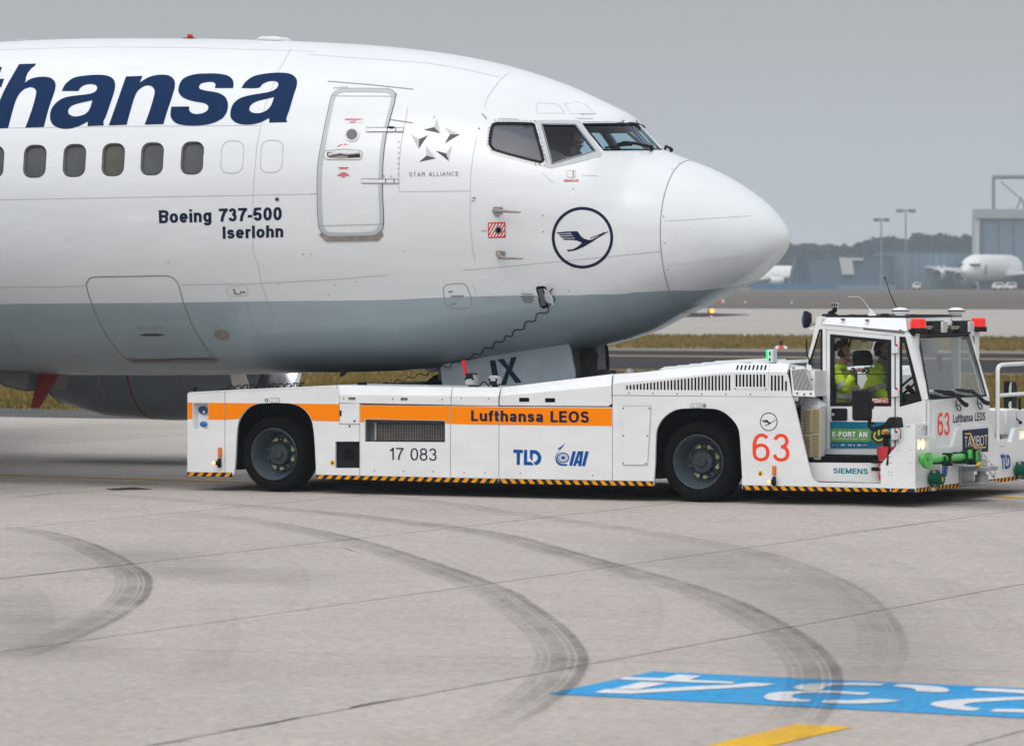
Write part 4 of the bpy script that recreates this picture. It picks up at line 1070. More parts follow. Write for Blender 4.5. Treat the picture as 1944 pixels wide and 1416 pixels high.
def skin_line(name, pq, w, mt, parent, off=0.0025, closed=False, k=1):
    """a fine line on the hull along (q, phi) points"""
    if len(pq) < 2: return None
    qs, ps = [], []
    n = len(pq); m = n if closed else n-1
    for i in range(m):
        a, b = pq[i], pq[(i+1) % n]
        d = sqrt(((a[0]-b[0])*2*a[0])**2+((a[1]-b[1])*1.7)**2); kk = max(1, int(d/0.12))
        for j in range(kk): qs.append(a[0]+(b[0]-a[0])*j/kk); ps.append(a[1]+(b[1]-a[1])*j/kk)
    if not closed: qs.append(pq[-1][0]); ps.append(pq[-1][1])
    c = hull(np.array(qs), np.array(ps), off); nn = hull_n(np.array(qs), np.array(ps)); N = len(qs); v = []
    for i in range(N):
        a, b = (c[(i-1) % N], c[(i+1) % N]) if closed else (c[max(i-1, 0)], c[min(i+1, N-1)])
        t = np.cross(nn[i], b-a); t /= max(np.linalg.norm(t), 1e-9)
        v += [c[i]+t*w/2, c[i]-t*w/2]
    f = [(2*i, 2*i+1, (2*i+3) % (2*N), (2*i+2) % (2*N)) for i in range(N if closed else N-1)]
    return mk(name, [Vector(p) for p in v], f, mt, parent, smooth=True)
def skin_dots(name, pts, r, mt, parent, off=0.003, kind=None):
    v = []; f = []
    for h in H(pts):
        c = Vector(hull(np.array(h[0]), np.array(h[1]), off)); n = Vector(hull_n(np.array(h[0]), np.array(h[1])))
        t = n.orthogonal().normalized(); b = n.cross(t); q = len(v)
        v += [c+(t*cos(2*pi*i/6)+b*sin(2*pi*i/6))*r for i in range(6)]; f.append(tuple(range(q, q+6)))
    o = mk(name, v, f, mt, parent)
    if kind: o['kind'] = kind
    return o
def at_hull(px, py, off=0.0):
    h = hitq(px, py)
    return Vector(hull(np.array(h[0]), np.array(h[1]), off)) if h else None
def nrm_hull(px, py):
    h = hitq(px, py); return Vector(hull_n(np.array(h[0]), np.array(h[1])))
def dense(pts, k=6):
    out = []
    for a, b in zip(pts, pts[1:] + pts[:1]):
        out += [(a[0]+(b[0]-a[0])*i/k, a[1]+(b[1]-a[1])*i/k) for i in range(k)]
    return out

# openings
cabin_px = [z1(*[(cx_ + a, cy_ + b) for a, b in rrect(-66, -98, 66, 98, 48, shear=0.06)]) for cx_, cy_ in ((-288, 866), (-45, 862), (213, 858), (455, 853), (692, 848), (930, 843), (1175, 838))]
w3_px = smooth_loop(z3((222, 262), (235, 236), (265, 226), (540, 230), (556, 238), (629, 508), (626, 525), (604, 534), (250, 440), (222, 415), (208, 385)), 3, corner=40)
w2_px = z3((616, 236), (884, 240), (1042, 446), (697, 552))
w1_px = z3((942, 233), (1372, 232), (1560, 436), (1106, 438))
cabin_q = [H(p) for p in cabin_px]
cock_q = [H(w3_px), H(dense(w2_px, 5)), H(dense(w1_px, 5))]
mir = lambda l: [(q, -p) for q, p in l][::-1]
holes = cabin_q + [mir(l) for l in cabin_q] + cock_q + [mir(l) for l in cock_q]
def inside(pt, loop):
    x, y = pt; c = False; j = len(loop)-1
    for i in range(len(loop)):
        if (loop[i][1] > y) != (loop[j][1] > y) and x < (loop[j][0]-loop[i][0])*(y-loop[i][1])/(loop[j][1]-loop[i][1])+loop[i][0]: c = not c
        j = i
    return c
# paint division, nose to tail
div_px = [(0, 577.3), (90, 576.5), (174, 575.7), (400, 573.5), (620, 570.9), (800, 566.5), (1000, 560.8), (1200, 555.5), (1290, 551), (1370, 546.5)]
div = sorted(H(div_px))
div = [(0.6, -pi + 0.02)] + div + [(QM, div[-1][1])]
_dq = np.array([d_[0] for d_ in div]); _dp = np.array([d_[1] for d_ in div])
u_rad = np.mean([h[0] for h in H(z3((1630, 610), (1568, 800), (1565, 960), (1572, 1130), (1590, 1290)))])
# hull mesh
qs = np.sort(np.concatenate([np.linspace(0, QM, 150)[1:], [u_rad]])); qs = qs[(np.abs(qs-u_rad) > 0.006) | (qs == u_rad)]
phs = np.linspace(-pi, pi, 133)
pts = [Vector((0.0, p)) for p in (-pi, 0, pi)]
pts += [Vector((float(q), float(p))) for q in qs for p in phs]
ed = []
for h_ in holes:
    n0 = len(pts); pts += [Vector(p) for p in h_]; ed += [(n0+i, n0+(i+1) % len(h_)) for i in range(len(h_))]
for sg in (1, -1):
    dd = [(q, p*sg) for q, p in zip(np.linspace(0.6, QM, 60), np.interp(np.linspace(0.6, QM, 60), _dq, _dp))]
    n0 = len(pts); pts += [Vector(p) for p in dd]; ed += [(n0+i, n0+i+1) for i in range(len(dd)-1)]
n0 = len(pts); rr = [(u_rad, float(p)) for p in phs]; pts += [Vector(p) for p in rr]; ed += [(n0+i, n0+i+1) for i in range(len(rr)-1)]
res = delaunay_2d_cdt(pts, ed, [], 0, 1e-7)
PV = np.array([tuple(p) for p in res[0]]); TR = np.array([tuple(f) for f in res[2]])
cen = PV[TR].mean(1); keep = np.ones(len(TR), bool)
for h_ in holes:
    hx = np.array(h_); lo, hi = hx.min(0), hx.max(0)
    for i in np.where(((cen > lo) & (cen < hi)).all(1))[0]:
        if inside(cen[i], h_): keep[i] = False
XYZ = hull(PV[:, 0], PV[:, 1])
grey = (np.abs(cen[:, 1]) > np.abs(np.interp(cen[:, 0], _dq, _dp))) & (cen[:, 0] > 0.6)
NRM = hull_n(PV[:, 0], PV[:, 1])
def hull_part(name, sel):
    T = TR[sel]; g = grey[sel]; used, inv = np.unique(T, return_inverse=True); inv = inv.reshape(T.shape)
    me = bpy.data.meshes.new(name); me.from_pydata([tuple(p) for p in XYZ[used]], [], [tuple(int(i) for i in t) for t in inv])
    me.materials.append(M['skin_white']); me.materials.append(M['skin_grey'])
    me.polygons.foreach_set('material_index', [int(i) for i in g])
    me.polygons.foreach_set('use_smooth', [True]*len(me.polygons))
    fl = [me.polygons[i].normal.dot(Vector(NRM[used][me.polygons[i].vertices[0]])) for i in range(0, len(me.polygons), 50)]
    if sum(fl) < 0: me.flip_normals()
    me.normals_split_custom_set_from_vertices([tuple(n) for n in NRM[used]])
    return link(name, me, jet)
hull_part('radome', keep & (cen[:, 0] < u_rad))
fus = hull_part('fuselage', keep & (cen[:, 0] >= u_rad))
capz = section(np.array(QM))
mk('aft_bulkhead', [Vector(p) for p in hull(np.full(40, QM), np.linspace(-pi, pi, 41)[:-1])], [tuple(range(40))], M['dark'], jet)

# cabin windows: reveal and pane
def ring_in(name, loop, mt, parent, o0, o1):
    a = np.array(loop); v = np.concatenate([hull(a[:, 0], a[:, 1], o0), hull(a[:, 0], a[:, 1], o1)]); n = len(a)
    return mk(name, [Vector(p) for p in v], [(i, (i+1) % n, (i+1) % n+n, i+n) for i in range(n)], mt, parent, smooth=True)
for k, l in enumerate(cabin_q + [mir(l) for l in cabin_q]):
    w = ring_in('cabin_window', l, M['alu'], jet, 0.001, -0.04)
    skin('pane', [l], M['pane_warm'] if k == 4 else M['pane'], w, off=-0.035, gs=0.2)
    if k < len(cabin_q): skin_line('seal', l, 0.012, M['seam_dark'], w, closed=True, off=0.002)
for cx_, cy_ in ((1420, 832), (1660, 828)):
    skin_line('blanked_window', H(z1(*[(cx_+a, cy_+b) for a, b in rrect(-67, -98, 67, 98, 48, shear=0.06)])), 0.009, M['seam_soft'], jet, closed=True)

# cockpit windows
frame_a = H(smooth_loop(z3((195, 255), (220, 215), (260, 200), (560, 202), (600, 235), (660, 540), (645, 572), (600, 562), (235, 468), (195, 430), (180, 390)), 3, corner=40))
skin('window_frame', [frame_a, [(q, p) for q, p in cock_q[0]]], mat('frame_paint', (0.70, 0.705, 0.70), 0.4), jet, off=0.003)
frame_b = H(dense(smooth_loop(z3((556, 204), (905, 204), (935, 222), (1092, 470), (1075, 492), (690, 582), (655, 575)), 2, corner=60), 2))
skin('window_frame', [frame_b, [(q, p) for q, p in cock_q[1]]], mat('frame_grey', (0.50, 0.525, 0.54), 0.4), jet, off=0.005)
frame_c = H(dense(z3((930, 206), (1385, 206), (1392, 232), (1590, 440), (1095, 458)), 3))
if len(frame_c) > 8: skin('window_frame', [frame_c, [(q, p) for q, p in cock_q[2]]], M['skin_white'], jet, off=0.002)
for k, (l, gm, sw, lc) in enumerate(zip(cock_q, ('side_glass', 'cockpit_glass', 'cockpit_glass'), (0.032, 0.02, 0.024), ('black', 'alu', 'black'))):
    for side in (0, 1):
        ll = l if side == 0 else mir(l)
        g = skin('cockpit_window', [ll], M[gm if side == 0 else 'cockpit_glass'], jet, off=-0.012, gs=0.12)
        skin_line('seal', ll, sw, M[lc], g, closed=True, off=0.005 if k != 1 else 0.009)
        if k == 1: skin_line('seal', ll, 0.01, M['seam_dark'], g, closed=True, off=0.011)
# eyebrow blank panels and rivet rows
for l in (((575, 75), (600, 66), (730, 74), (765, 95), (800, 150), (585, 150)), ((800, 75), (900, 56), (960, 75), (1040, 150), (850, 155))):
    skin_line('eyebrow_panel', H(z3(*l)), 0.006, M['seam_soft'], jet, closed=True)
riv = []
for (x0, y0, x1, y1, n) in ((285, 193, 425, 198, 9), (250, 206, 560, 212, 11), (900, 190, 1015, 193, 9), (950, 219, 1240, 219, 22), (200, 265, 192, 395, 6), (225, 440, 600, 548, 13), (590, 280, 640, 480, 7), (640, 560, 570, 555, 3), (1400, 250, 1560, 420, 6), (150, 155, 180, 190, 5), (930, 160, 1040, 156, 8)):
    riv += z3(*[(x0+(x1-x0)*i/(n-1), y0+(y1-y0)*i/(n-1)) for i in range(n)])
riv += z2(*[(280+i*13, 178-((i > 3)*4)) for i in range(8)], *[(655+i*9, 182+i*6) for i in range(8)], *[(735-(i*0.5), 560+i*38) for i in range(8)], *[(1260+i*8, 955+(i % 2)*18) for i in range(3)], (985, 385), (1305, 465), (770, 1332), (58, 1350), (112, 1350), (630, 800), (680, 803))
riv += z3((1700, 542), (1648, 592), (1585, 798), (1580, 962), (1592, 1170), (1614, 1380), (868, 744), (120, 270), (85, 815), (70, 840))
riv += z5((1003, 55), (1655, 183), (1805, 8), (1850, 8), (1323, 395)) + z6((118, 70), (243, 47), (77, 132)) + z4((115, 185), (118, 298), (300, 718), (1050, 742))
ro = skin_dots('rivets', riv, 0.008, M['rivet'], jet, off=0.0085, kind='stuff')

# panel seams
def fine(pts_, k=8): return [(a[0]+(b[0]-a[0])*i/k, a[1]+(b[1]-a[1])*i/k) for a, b in zip(pts_, pts_[1:]) for i in range(k)] + [pts_[-1]]
for pts_, w, mt in (
    (z1((0, 178), (300, 168), (660, 160), (1200, 165), (1931, 188)), .006, 'seam_soft'), (z2((100, -60), (500, -30), (930, 0), (1200, 45), (1450, 102)), .006, 'seam_soft'),
    (z2((1510, 72), (1455, 115), (1400, 190), (1360, 250), (1340, 310)), .006, 'seam_soft'),
    (z1((0, 655), (800, 645), (1580, 640)), .006, 'seam_soft'), (z1((0, 1093), (800, 1078), (1540, 1065), (1931, 1057)) + z2((100, 928), (160, 926)), .006, 'seam_soft'),
    (z1((1780, 170), (1700, 310), (1620, 520), (1570, 760), (1545, 1060), (1545, 1415)) + z5((1530, 50), (1555, 180), (1590, 290), (1640, 420), (1740, 590)), .006, 'seam_soft'),
    (z5((0, 205), (300, 202), (515, 198)), .007, 'seam_soft'), (z5((1060, 192), (1500, 184), (1944, 162)) + z6((200, 28), (440, 8)), .007, 'seam_soft'),
    (z3((0, 1386), (100, 1380), (640, 1330), (1100, 1285), (1570, 1238)), .007, 'seam_soft'),
    (z2((800, 310), (780, 420), (752, 560), (738, 700), (735, 910), (990, 908), (1243, 905), (1243, 800), (1262, 640), (1285, 530)), .006, 'seam_soft'),
    (z2((1243, 905), (1240, 1100), (1255, 1300), (1275, 1416)), .005, 'seam_soft'),
    (z3((935, 622), (942, 637), (1060, 643)), .005, 'seam_soft'), (z3((620, 620), (660, 650), (690, 690), (720, 685)), .005, 'seam_soft'),
    (z2((232, 130), (540, 155), (838, 187)), .016, 'seam'), (z2((668, 400), (832, 424)), .014, 'seam'),
    (z5((1470, 300), (1490, 400), (1560, 520)), .005, 'seam'), (z5((40, 440), (100, 560), (130, 650), (100, 720)), .008, 'seam'), (z5((0, 568), (95, 545)), .01, 'seam')):
    skin_line('panel_seam', H(fine(pts_)), w, M[mt], jet)
skin_line('panel_seam', [(u_rad, p) for p in np.linspace(-pi+.01, pi-.01, 120)], 0.011, M['seam'], jet)
for pts_ in (z4((965, 219), (1280, 203), (1588, 184)), z4((988, 537), (1300, 497), (1610, 457)), z3((1700, 645), (1832, 610)) if False else z4((1000, 219), (1100, 214))):
    skin_line('lightning_strip', H(fine(pts_)), 0.010, M['white_mark'], jet, off=0.007)

# passenger service door
d_out = smooth_loop(z2((370, 184), (650, 187), (690, 200), (710, 240), (665, 420), (640, 540), (622, 700), (618, 900), (626, 1130), (610, 1185), (560, 1216), (240, 1222), (195, 1195), (170, 1150), (160, 900), (165, 720), (195, 540), (235, 350), (262, 235), (300, 197)), 4, corner=60)
d_in = smooth_loop(z2((365, 209), (640, 212), (668, 222), (682, 250), (640, 420), (612, 560), (597, 700), (592, 900), (598, 1120), (583, 1165), (545, 1191), (250, 1196), (212, 1172), (199, 1130), (190, 900), (197, 720), (222, 550), (262, 350), (290, 240), (320, 215)), 4, corner=60)
do, di = H(d_out), H(d_in)
door = skin('door', [do], M['skin_white'], jet, off=0.005)
skin('door_edge_band', [do, di], M['door_band'], door, off=0.009)
skin_line('door_gap', do, 0.014, M['seam_dark'], door, closed=True, off=0.007)
for l in (((262, 237), (450, 238), (711, 240)), ((170, 1150), (400, 1146), (626, 1138))):
    skin_line('door_seam', H(z2(*l)), 0.006, M['seam'], door, off=0.011)
skin('door_window', [H(z2(*ellipse(405, 510, 40, 39)))], M['pane'], door, off=0.012, gs=.2)
skin('door_window_frame', [H(z2(*ellipse(405, 510, 50, 48))), H(z2(*ellipse(405, 510, 39, 38)))], M['alu'], door, off=0.016, gs=.2)
hr = [z2((205, 640), (215, 624), (280, 618), (345, 612), (465, 622), (480, 640), (472, 676), (455, 686), (230, 685), (208, 672))][0]
skin('handle_surround', [H(hr)], M['white_mark'], door, off=0.008, gs=.2); skin_line('handle_outline', H(hr), .008, M['bare'], door, closed=True, off=0.010)
skin('handle_recess', [H(z2((230, 634), (460, 630), (466, 670), (320, 678), (236, 668)))], M['bare'], door, off=0.012, gs=.2)
skin('handle_shadow_gap', [H(z2((230, 634), (330, 632), (330, 642), (240, 650), (236, 668), (230, 660)))], M['seam_dark'], door, off=0.014, gs=.2)
skin('handle_shadow_gap', [H(z2((375, 655), (462, 650), (466, 670), (380, 674)))], M['seam_dark'], door, off=0.014, gs=.2)
hb = MB(); qa = [at_hull(*p, 0.03) for p in z2((245, 655), (330, 640), (375, 648), (462, 640))]
hb.tube(qa, 0.018, 8); hb.build('handle', M['alu'], door)
skin('placard', [H(z2((354, 396), (482, 394), (480, 424), (356, 428)))], M['white_mark'], door, off=0.008, gs=.2)
def skin_text(s, name, BL, BR, TL, TR, mt, par, bold=0.15, off=0.009, gs=0.3, gap=0.11):
    for g in quad_text(s, BL, BR, TL, TR, bold, gap):
        L = [H(l) for l in g]; L = [l for l in L if len(l) > 2]
        if L: skin(name, L, mt, par, off=off, gs=gs, union=True)
skin_text('EMERGENCY', 'exit_lettering', *z2((357, 409), (482, 408), (357, 396), (482, 395)), M['red_text'], door, 0.17, 0.011)
skin_text('EXIT', 'exit_lettering', *z2((393, 427), (433, 427), (393, 413), (433, 413)), M['red_text'], door, 0.17, 0.011)
skin('placard', [H(z2((302, 736), (386, 735), (386, 754), (302, 756)))], M['white_mark'], door, off=0.008, gs=.2)
for y_, x0, x1 in ((739, 306, 383), (746, 318, 372), (776, 325, 363), (785, 308, 380), (794, 301, 388), (804, 330, 356)):
    skin('placard_line', [H(z2((x0, y_), (x1, y_-1), (x1, y_+4.5), (x0, y_+5.5)))], M['red_text'], door, off=0.011, gs=.3)
skin('open_arrow', [H(z2((300, 598), (308, 586), (335, 575), (336, 579), (314, 590)))], M['red'], door, off=0.008, gs=.2)
skin('placard_line', [H(z2((345, 574), (371, 575), (371, 581), (345, 580)))], M['red_text'], door, off=0.008, gs=.3)
sill = skin('door_sill', [H(dense(z2((172, 1215), (192, 1196), (245, 1224), (560, 1218), (610, 1186), (628, 1212), (590, 1256), (225, 1262)), 3))], M['bare'], jet, off=0.012)
for l in (((505, 460), (768, 462), (768, 488), (505, 490)), ((474, 820), (735, 823), (735, 850), (474, 850))):
    h = skin('hinge', [H(z2(*l))], M['skin_white'], jet, off=0.014, gs=.2)
    skin_line('hinge_outline', H(z2(*l)), .008, M['seam'], h, closed=True, off=0.016)
    xm = l[0][0] + 150 if l[0][1] < 600 else l[0][0] + 170
    skin_line('hinge_outline', H(z2((xm, l[0][1]), (xm, l[2][1]))), .008, M['seam_dark'], h, off=0.017)
    skin_line('hinge_outline', H(z2((xm+60, l[0][1]), (xm+60, l[2][1]))), .008, M['seam_dark'], h, off=0.017)
    if l[0][1] < 600: skin('hinge_arm', [H(z2((650, 462), (665, 453), (706, 456), (708, 462), (690, 470)))], M['dark'], h, off=0.02, gs=.2)

# big lettering
letters = {
 'h': [[(117, 266), (222, 263), (150, 380), (190, 355), (250, 343), (305, 348), (333, 370), (340, 400), (328, 450), (300, 530), (268, 650), (155, 654), (190, 560), (216, 470), (221, 430), (205, 411), (180, 408), (140, 425), (105, 470), (78, 550), (50, 656), (-66, 660), (20, 440)]],
 't': [[(-55, 288), (14, 284), (-14, 357), (26, 355), (8, 407), (-36, 409), (-100, 600), (-96, 612), (-62, 608), (-80, 656), (-160, 664), (-215, 640), (-205, 590), (-150, 412), (-190, 413), (-172, 362), (-132, 360)]],
 'a': [[(378, 430), (400, 388), (450, 350), (520, 336), (600, 331), (660, 338), (695, 360), (704, 398), (695, 445), (670, 520), (645, 590), (633, 615), (635, 640), (535, 644), (538, 616), (480, 645), (420, 660), (360, 655), (320, 630), (306, 590), (315, 540), (345, 500), (390, 472), (450, 459), (530, 450), (570, 440), (590, 425), (594, 405), (580, 392), (550, 388), (515, 395), (490, 412), (480, 430)],
       [(565, 487), (545, 545), (520, 570), (480, 583), (445, 583), (420, 570), (418, 545), (440, 520), (490, 503)]],
 'n': [[(770, 341), (872, 338), (855, 377), (910, 345), (970, 331), (1030, 335), (1063, 360), (1069, 398), (1055, 455), (1025, 545), (998, 632), (884, 635), (915, 550), (940, 465), (945, 428), (930, 404), (900, 396), (865, 410), (835, 440), (812, 500), (774, 636), (665, 640), (718, 490)]],
 's': [[(1425, 412), (1313, 412), (1318, 390), (1305, 377), (1270, 375), (1230, 385), (1215, 402), (1222, 418), (1260, 428), (1330, 440), (1375, 465), (1392, 503), (1388, 552), (1360, 595), (1300, 626), (1220, 640), (1140, 640), (1075, 625), (1045, 590), (1043, 555), (1048, 525), (1158, 524), (1157, 547), (1175, 565), (1210, 570), (1250, 560), (1272, 540), (1272, 520), (1250, 505), (1180, 492), (1120, 470), (1092, 437), (1095, 395), (1120, 355), (1180, 330), (1260, 323), (1340, 325), (1400, 340), (1426, 372)]],
 'a2': [[(1475, 412), (1500, 375), (1550, 340), (1630, 323), (1720, 318), (1780, 328), (1811, 355), (1814, 393), (1795, 455), (1770, 540), (1750, 600), (1755, 620), (1645, 623), (1645, 595), (1590, 622), (1520, 635), (1455, 628), (1415, 600), (1408, 560), (1425, 510), (1465, 475), (1530, 455), (1620, 440), (1672, 426), (1698, 402), (1700, 380), (1680, 370), (1640, 372), (1605, 388), (1583, 410)],
        [(1675, 467), (1655, 520), (1625, 550), (1580, 565), (1540, 560), (1523, 545), (1530, 520), (1560, 497), (1620, 480)]]}
for nm, lps in letters.items():
    L = [H([p for p in smooth_loop(z1(*l), 5, corner=48)]) for l in lps]
    skin('titling_letter', [l for l in L if len(l) > 3], M['navy'], jet, off=0.0035)
skin_text('Boeing 737-500', 'type_lettering', *z1((973, 1236), (1722, 1217), (970, 1157), (1722, 1136)), M['navy_dk'], jet, 0.20, 0.0035, gap=.10)
skin_text('Iserlohn', 'name_lettering', *z1((1362, 1331), (1731, 1321), (1360, 1256), (1731, 1246)), M['navy_dk'], jet, 0.20, 0.0035, gap=.10)

# alliance emblem
em = None
for lt, dk_ in ((((1003, 395), (1028, 498), (985, 455)), ((912, 472), (985, 455), (1028, 498))), (((1062, 458), (1168, 506), (1097, 505)), ((1168, 506), (1062, 568), (1097, 505))),
               (((1113, 580), (1090, 695), (1070, 640)), ((997, 622), (1070, 640), (1090, 695))), (((925, 588), (998, 675), (932, 655)), ((998, 675), (880, 700), (932, 655))),
               (((822, 508), (878, 540), (875, 608)), ((942, 512), (875, 608), (878, 540)))):
    e = skin('star_point', [H(z2(*lt))], M['star_l'], jet, off=0.0035, gs=.2)
    skin('star_shade', [H(z2(*dk_))], M['star_d'], e, off=0.0035, gs=.2)
skin_text('STAR ALLIANCE', 'alliance_lettering', *z2((808, 804), (1158, 798), (808, 775), (1158, 769)), M['star_d'], jet, 0.10, 0.0035, gap=.24)

# crane roundel
cc = z3((940, 1130))[0]; rr_ = 243*440/1832
skin('roundel_ring', [H(ellipse(*cc, rr_, rr_, 72)), H(ellipse(*cc, rr_*.905, rr_*.905, 72))], M['navy_dk'], jet, off=0.0035)
bird = [(735, 1090), (800, 1082), (895, 1079), (906, 1086), (925, 1115), (950, 1136), (985, 1148), (1012, 1146), (1060, 1120), (1110, 1083), (1113, 1092), (1143, 1080), (1141, 1087), (1110, 1104), (1070, 1127), (1010, 1167), (950, 1202), (890, 1228), (828, 1240), (815, 1225), (860, 1222), (900, 1202), (937, 1170), (895, 1152), (850, 1147), (795, 1148), (785, 1136), (882, 1137), (878, 1130), (775, 1130), (765, 1120), (868, 1117), (862, 1110), (762, 1112), (752, 1103), (856, 1100), (850, 1092), (742, 1098)]
skin('crane_emblem', [H(z3(*bird))], M['navy_dk'], jet, off=0.0035)
skin('crane_emblem', [H(z3((1000, 1131), (1085, 1098), (1087, 1103), (1004, 1137)))], M['navy_dk'], jet, off=0.0035, gs=.2)

# probes and ports
for pl, tip in ((((1404, 1018), (1472, 1020), (1470, 1070), (1404, 1066)), ((1412, 1046), (1468, 1046), (1595, 1055))), (((1426, 1327), (1488, 1330), (1486, 1370), (1425, 1366)), ((1435, 1345), (1490, 1362), (1611, 1384)))):
    pr = skin('pitot_probe', [H(z2(*pl))], M['bare'], jet, off=0.006, gs=.2)
    P = z2(*tip); a = at_hull(*P[0], .005); b = at_hull(*P[1], .10); n_ = nrm_hull(*P[1]); o_, r_ = A.ray(*P[2])
    c = o_ + r_*((b.y - 0.02 - o_.y)/r_.y)
    MB().tube([a, a.lerp(b, .5) + n_*.03, b, b.lerp(c, .4), c], [.028, .026, .018, .015, .011], 8).build('probe_tube', M['bare'], pr)
    q = pl[3]
    skin('probe_label', [H(z2((q[0]+12, q[1]+10), (q[0]+45, q[1]+10), (q[0]+45, q[1]+20), (q[0]+12, q[1]+20)))], M['seam'], pr, off=0.004, gs=.3)
st = skin('static_port_placard', [H(z2((1366, 1130), (1488, 1127), (1490, 1230), (1369, 1237)))], M['white_mark'], jet, off=0.004, gs=.2)
skin_line('placard_border', H(z2((1368, 1132), (1486, 1129), (1488, 1229), (1371, 1234))), .016, M['red'], st, closed=True, off=0.007)
for k in range(7):
    x0 = 1340 + k*22
    a_, b_ = (x0, 1235), (x0+62, 1129)
    if a_[0] < 1371: t_ = (1371-a_[0])/62; a_ = (1371, 1235-106*t_)
    if b_[0] > 1487: t_ = (1487-a_[0])/(b_[0]-a_[0]); b_ = (1487, a_[1]+(b_[1]-a_[1])*t_)
    skin_line('placard_stripe', H(z2(a_, b_)), .013, M['red'], st, off=0.006)
skin('port_surround', [H(z2(*ellipse(1441, 1182, 27, 28)))], M['bare'], st, off=0.009, gs=.2)
skin('port', [H(z2(*ellipse(1441, 1182, 18, 19)))], M['dark'], st, off=0.012, gs=.2)
skin('placard_label', [H(z2((1318, 1186), (1360, 1184), (1360, 1190), (1318, 1192)))], M['seam'], st, off=0.004, gs=.3)
lt = skin('pitot_cover_light', [H(z1(*ellipse(1694, 1090, 13)))], M['bare'], jet, off=0.006, gs=.2)
skin('light_lens', [H(z1(*ellipse(1694, 1090, 7)))], M['dark'], lt, off=0.01, gs=.2)
mkp = skin('hatch_handle', [H(z3((815, 610), (825, 600), (885, 600), (885, 650), (870, 657), (830, 655), (815, 645)))], M['white_mark'], jet, off=0.003, gs=.2)
skin_line('handle_outline', H(z3((815, 610), (825, 600), (885, 600), (885, 650), (870, 657), (830, 655), (815, 645))), .005, M['seam_soft'], mkp, closed=True, off=0.005)
skin('handle_slot', [H(z3((862, 602), (874, 600), (872, 654), (862, 652)))], M['bare'], mkp, off=0.006, gs=.2)
skin_text('EMERGENCY EXIT', 'exit_lettering', *z3((792, 682), (911, 679), (792, 671), (911, 669)), M['red_text'], jet, 0.2, 0.004)
skin('placard_line', [H(z3((792, 684), (911, 681), (911, 687), (792, 689)))], M['red_text'], jet, off=0.004, gs=.3)

# wipers
def wiper(p, name='wiper'):
    pts_ = [at_hull(*q, o) for q, o in p]
    return MB().tube(pts_, 0.013, 6).build(name, M['black'], jet)
w_ = wiper([(q, .03) for q in z3((1112, 432), (1205, 418), (1300, 410), (1318, 412))])
P = [at_hull(*q, .05) for q in z3((1200, 412), (1250, 402), (1330, 408), (1400, 425), (1480, 445))]
P[0] = P[0] + Vector((0, 0, .0)); MB().tube(P, [.012, .022, .018, .016, .02], 6).build('wiper_arm', M['black'], w_)
MB().ball(at_hull(*z3((1480, 450))[0], .03), .026, 8, 6).build('wiper_pivot', M['black'], w_)
# the far side wiper shows over the nose
P2 = [Vector((p.x, -p.y, p.z)) for p in [at_hull(*q, .05) for q in z3((1205, 418), (1330, 408), (1480, 445))]]
w2_ = MB().tube(P2, .016, 6).build('wiper', M['black'], jet)
MB().ball(P2[-1] + Vector((0, 0, -.015)), .026, 8, 6).build('wiper_pivot', M['black'], w2_)
skin('overheat_panel', [H(z3((1250, 206), (1368, 206), (1380, 222), (1252, 226)))], M['bare'], jet, off=0.008, gs=.2)

# hold door, access panels
hold = [z5((515, 200), (517, 178), (532, 155), (560, 145), (780, 141), (990, 138), (1030, 150), (1060, 185), (1090, 290), (1140, 420), (1200, 525), (1272, 625), (1000, 634), (755, 632), (670, 540), (600, 430), (545, 300))][0]
hq = H(smooth_loop(hold, 3, corner=50))
sel = np.array([abs(p) > abs(np.interp(q, _dq, _dp)) for q, p in hq])
hd = skin_line('hold_door', hq, .013, M['bare'], jet, closed=True)
skin('hold_door_handle', [H(z5((825, 487), (870, 480), (940, 480), (985, 487), (940, 494), (870, 494)))], M['seam_dark'], jet, off=0.004, gs=.2)
skin('hold_door_sill', [H(dense(z5((755, 628), (800, 634), (1270, 628), (1305, 632), (1300, 640), (1270, 647), (800, 650), (775, 642)), 3))], M['bare'], jet, off=0.02)
for l in (((805, 442), (850, 440), (852, 456), (822, 460)), ((885, 440), (940, 436), (940, 444), (885, 446))):
    skin('stencil', [H(z5(*l))], M['seam'], jet, off=0.003, gs=.3)
skin_line('stencil', H(z5((940, 432), (985, 445), (1010, 465), (1028, 492))), .012, M['seam'], jet)
dsc = skin('drain_disc', [H(z5(*[(1320+46*cos(a)-4*sin(a), 488+10*cos(a)+30*sin(a)) for a in np.linspace(0, 2*pi, 25)[:-1]]))], M['bare'], jet, off=0.004, gs=.2)
skin('stencil', [H(z5((1268, 440), (1318, 437), (1318, 444), (1268, 447)))], M['seam'], jet, off=0.003, gs=.3)
ap = skin_line('access_panel', H(smooth_loop(z5((1352, 230), (1355, 205), (1370, 200), (1460, 198), (1474, 205), (1476, 240), (1462, 257), (1370, 257), (1356, 250)), 2)), .006, M['seam_soft'], jet, closed=True)
skin_dots('latches', z5((1393, 222), (1398, 238), (1436, 234), (1453, 234)), .016, M['rivet'], ap, kind='stuff')
skin_line('latch_bar', H(z5((1400, 245), (1436, 244))), .012, M['rivet'], ap)
sv = skin_line('service_panel', H(smooth_loop(z6((782, 100), (788, 80), (805, 68), (890, 59), (925, 70), (945, 120), (958, 180), (945, 204), (880, 215), (822, 205), (798, 180)), 3)), .009, M['seam'], jet, closed=True)
for l in (((812, 106), (842, 102), (842, 112), (814, 116)), ((830, 180), (862, 176), (862, 186), (832, 192)), ((830, 133), (908, 131), (908, 143), (832, 146))):
    skin('latch', [H(z6(*l))], M['seam'], sv, off=0.003, gs=.3)
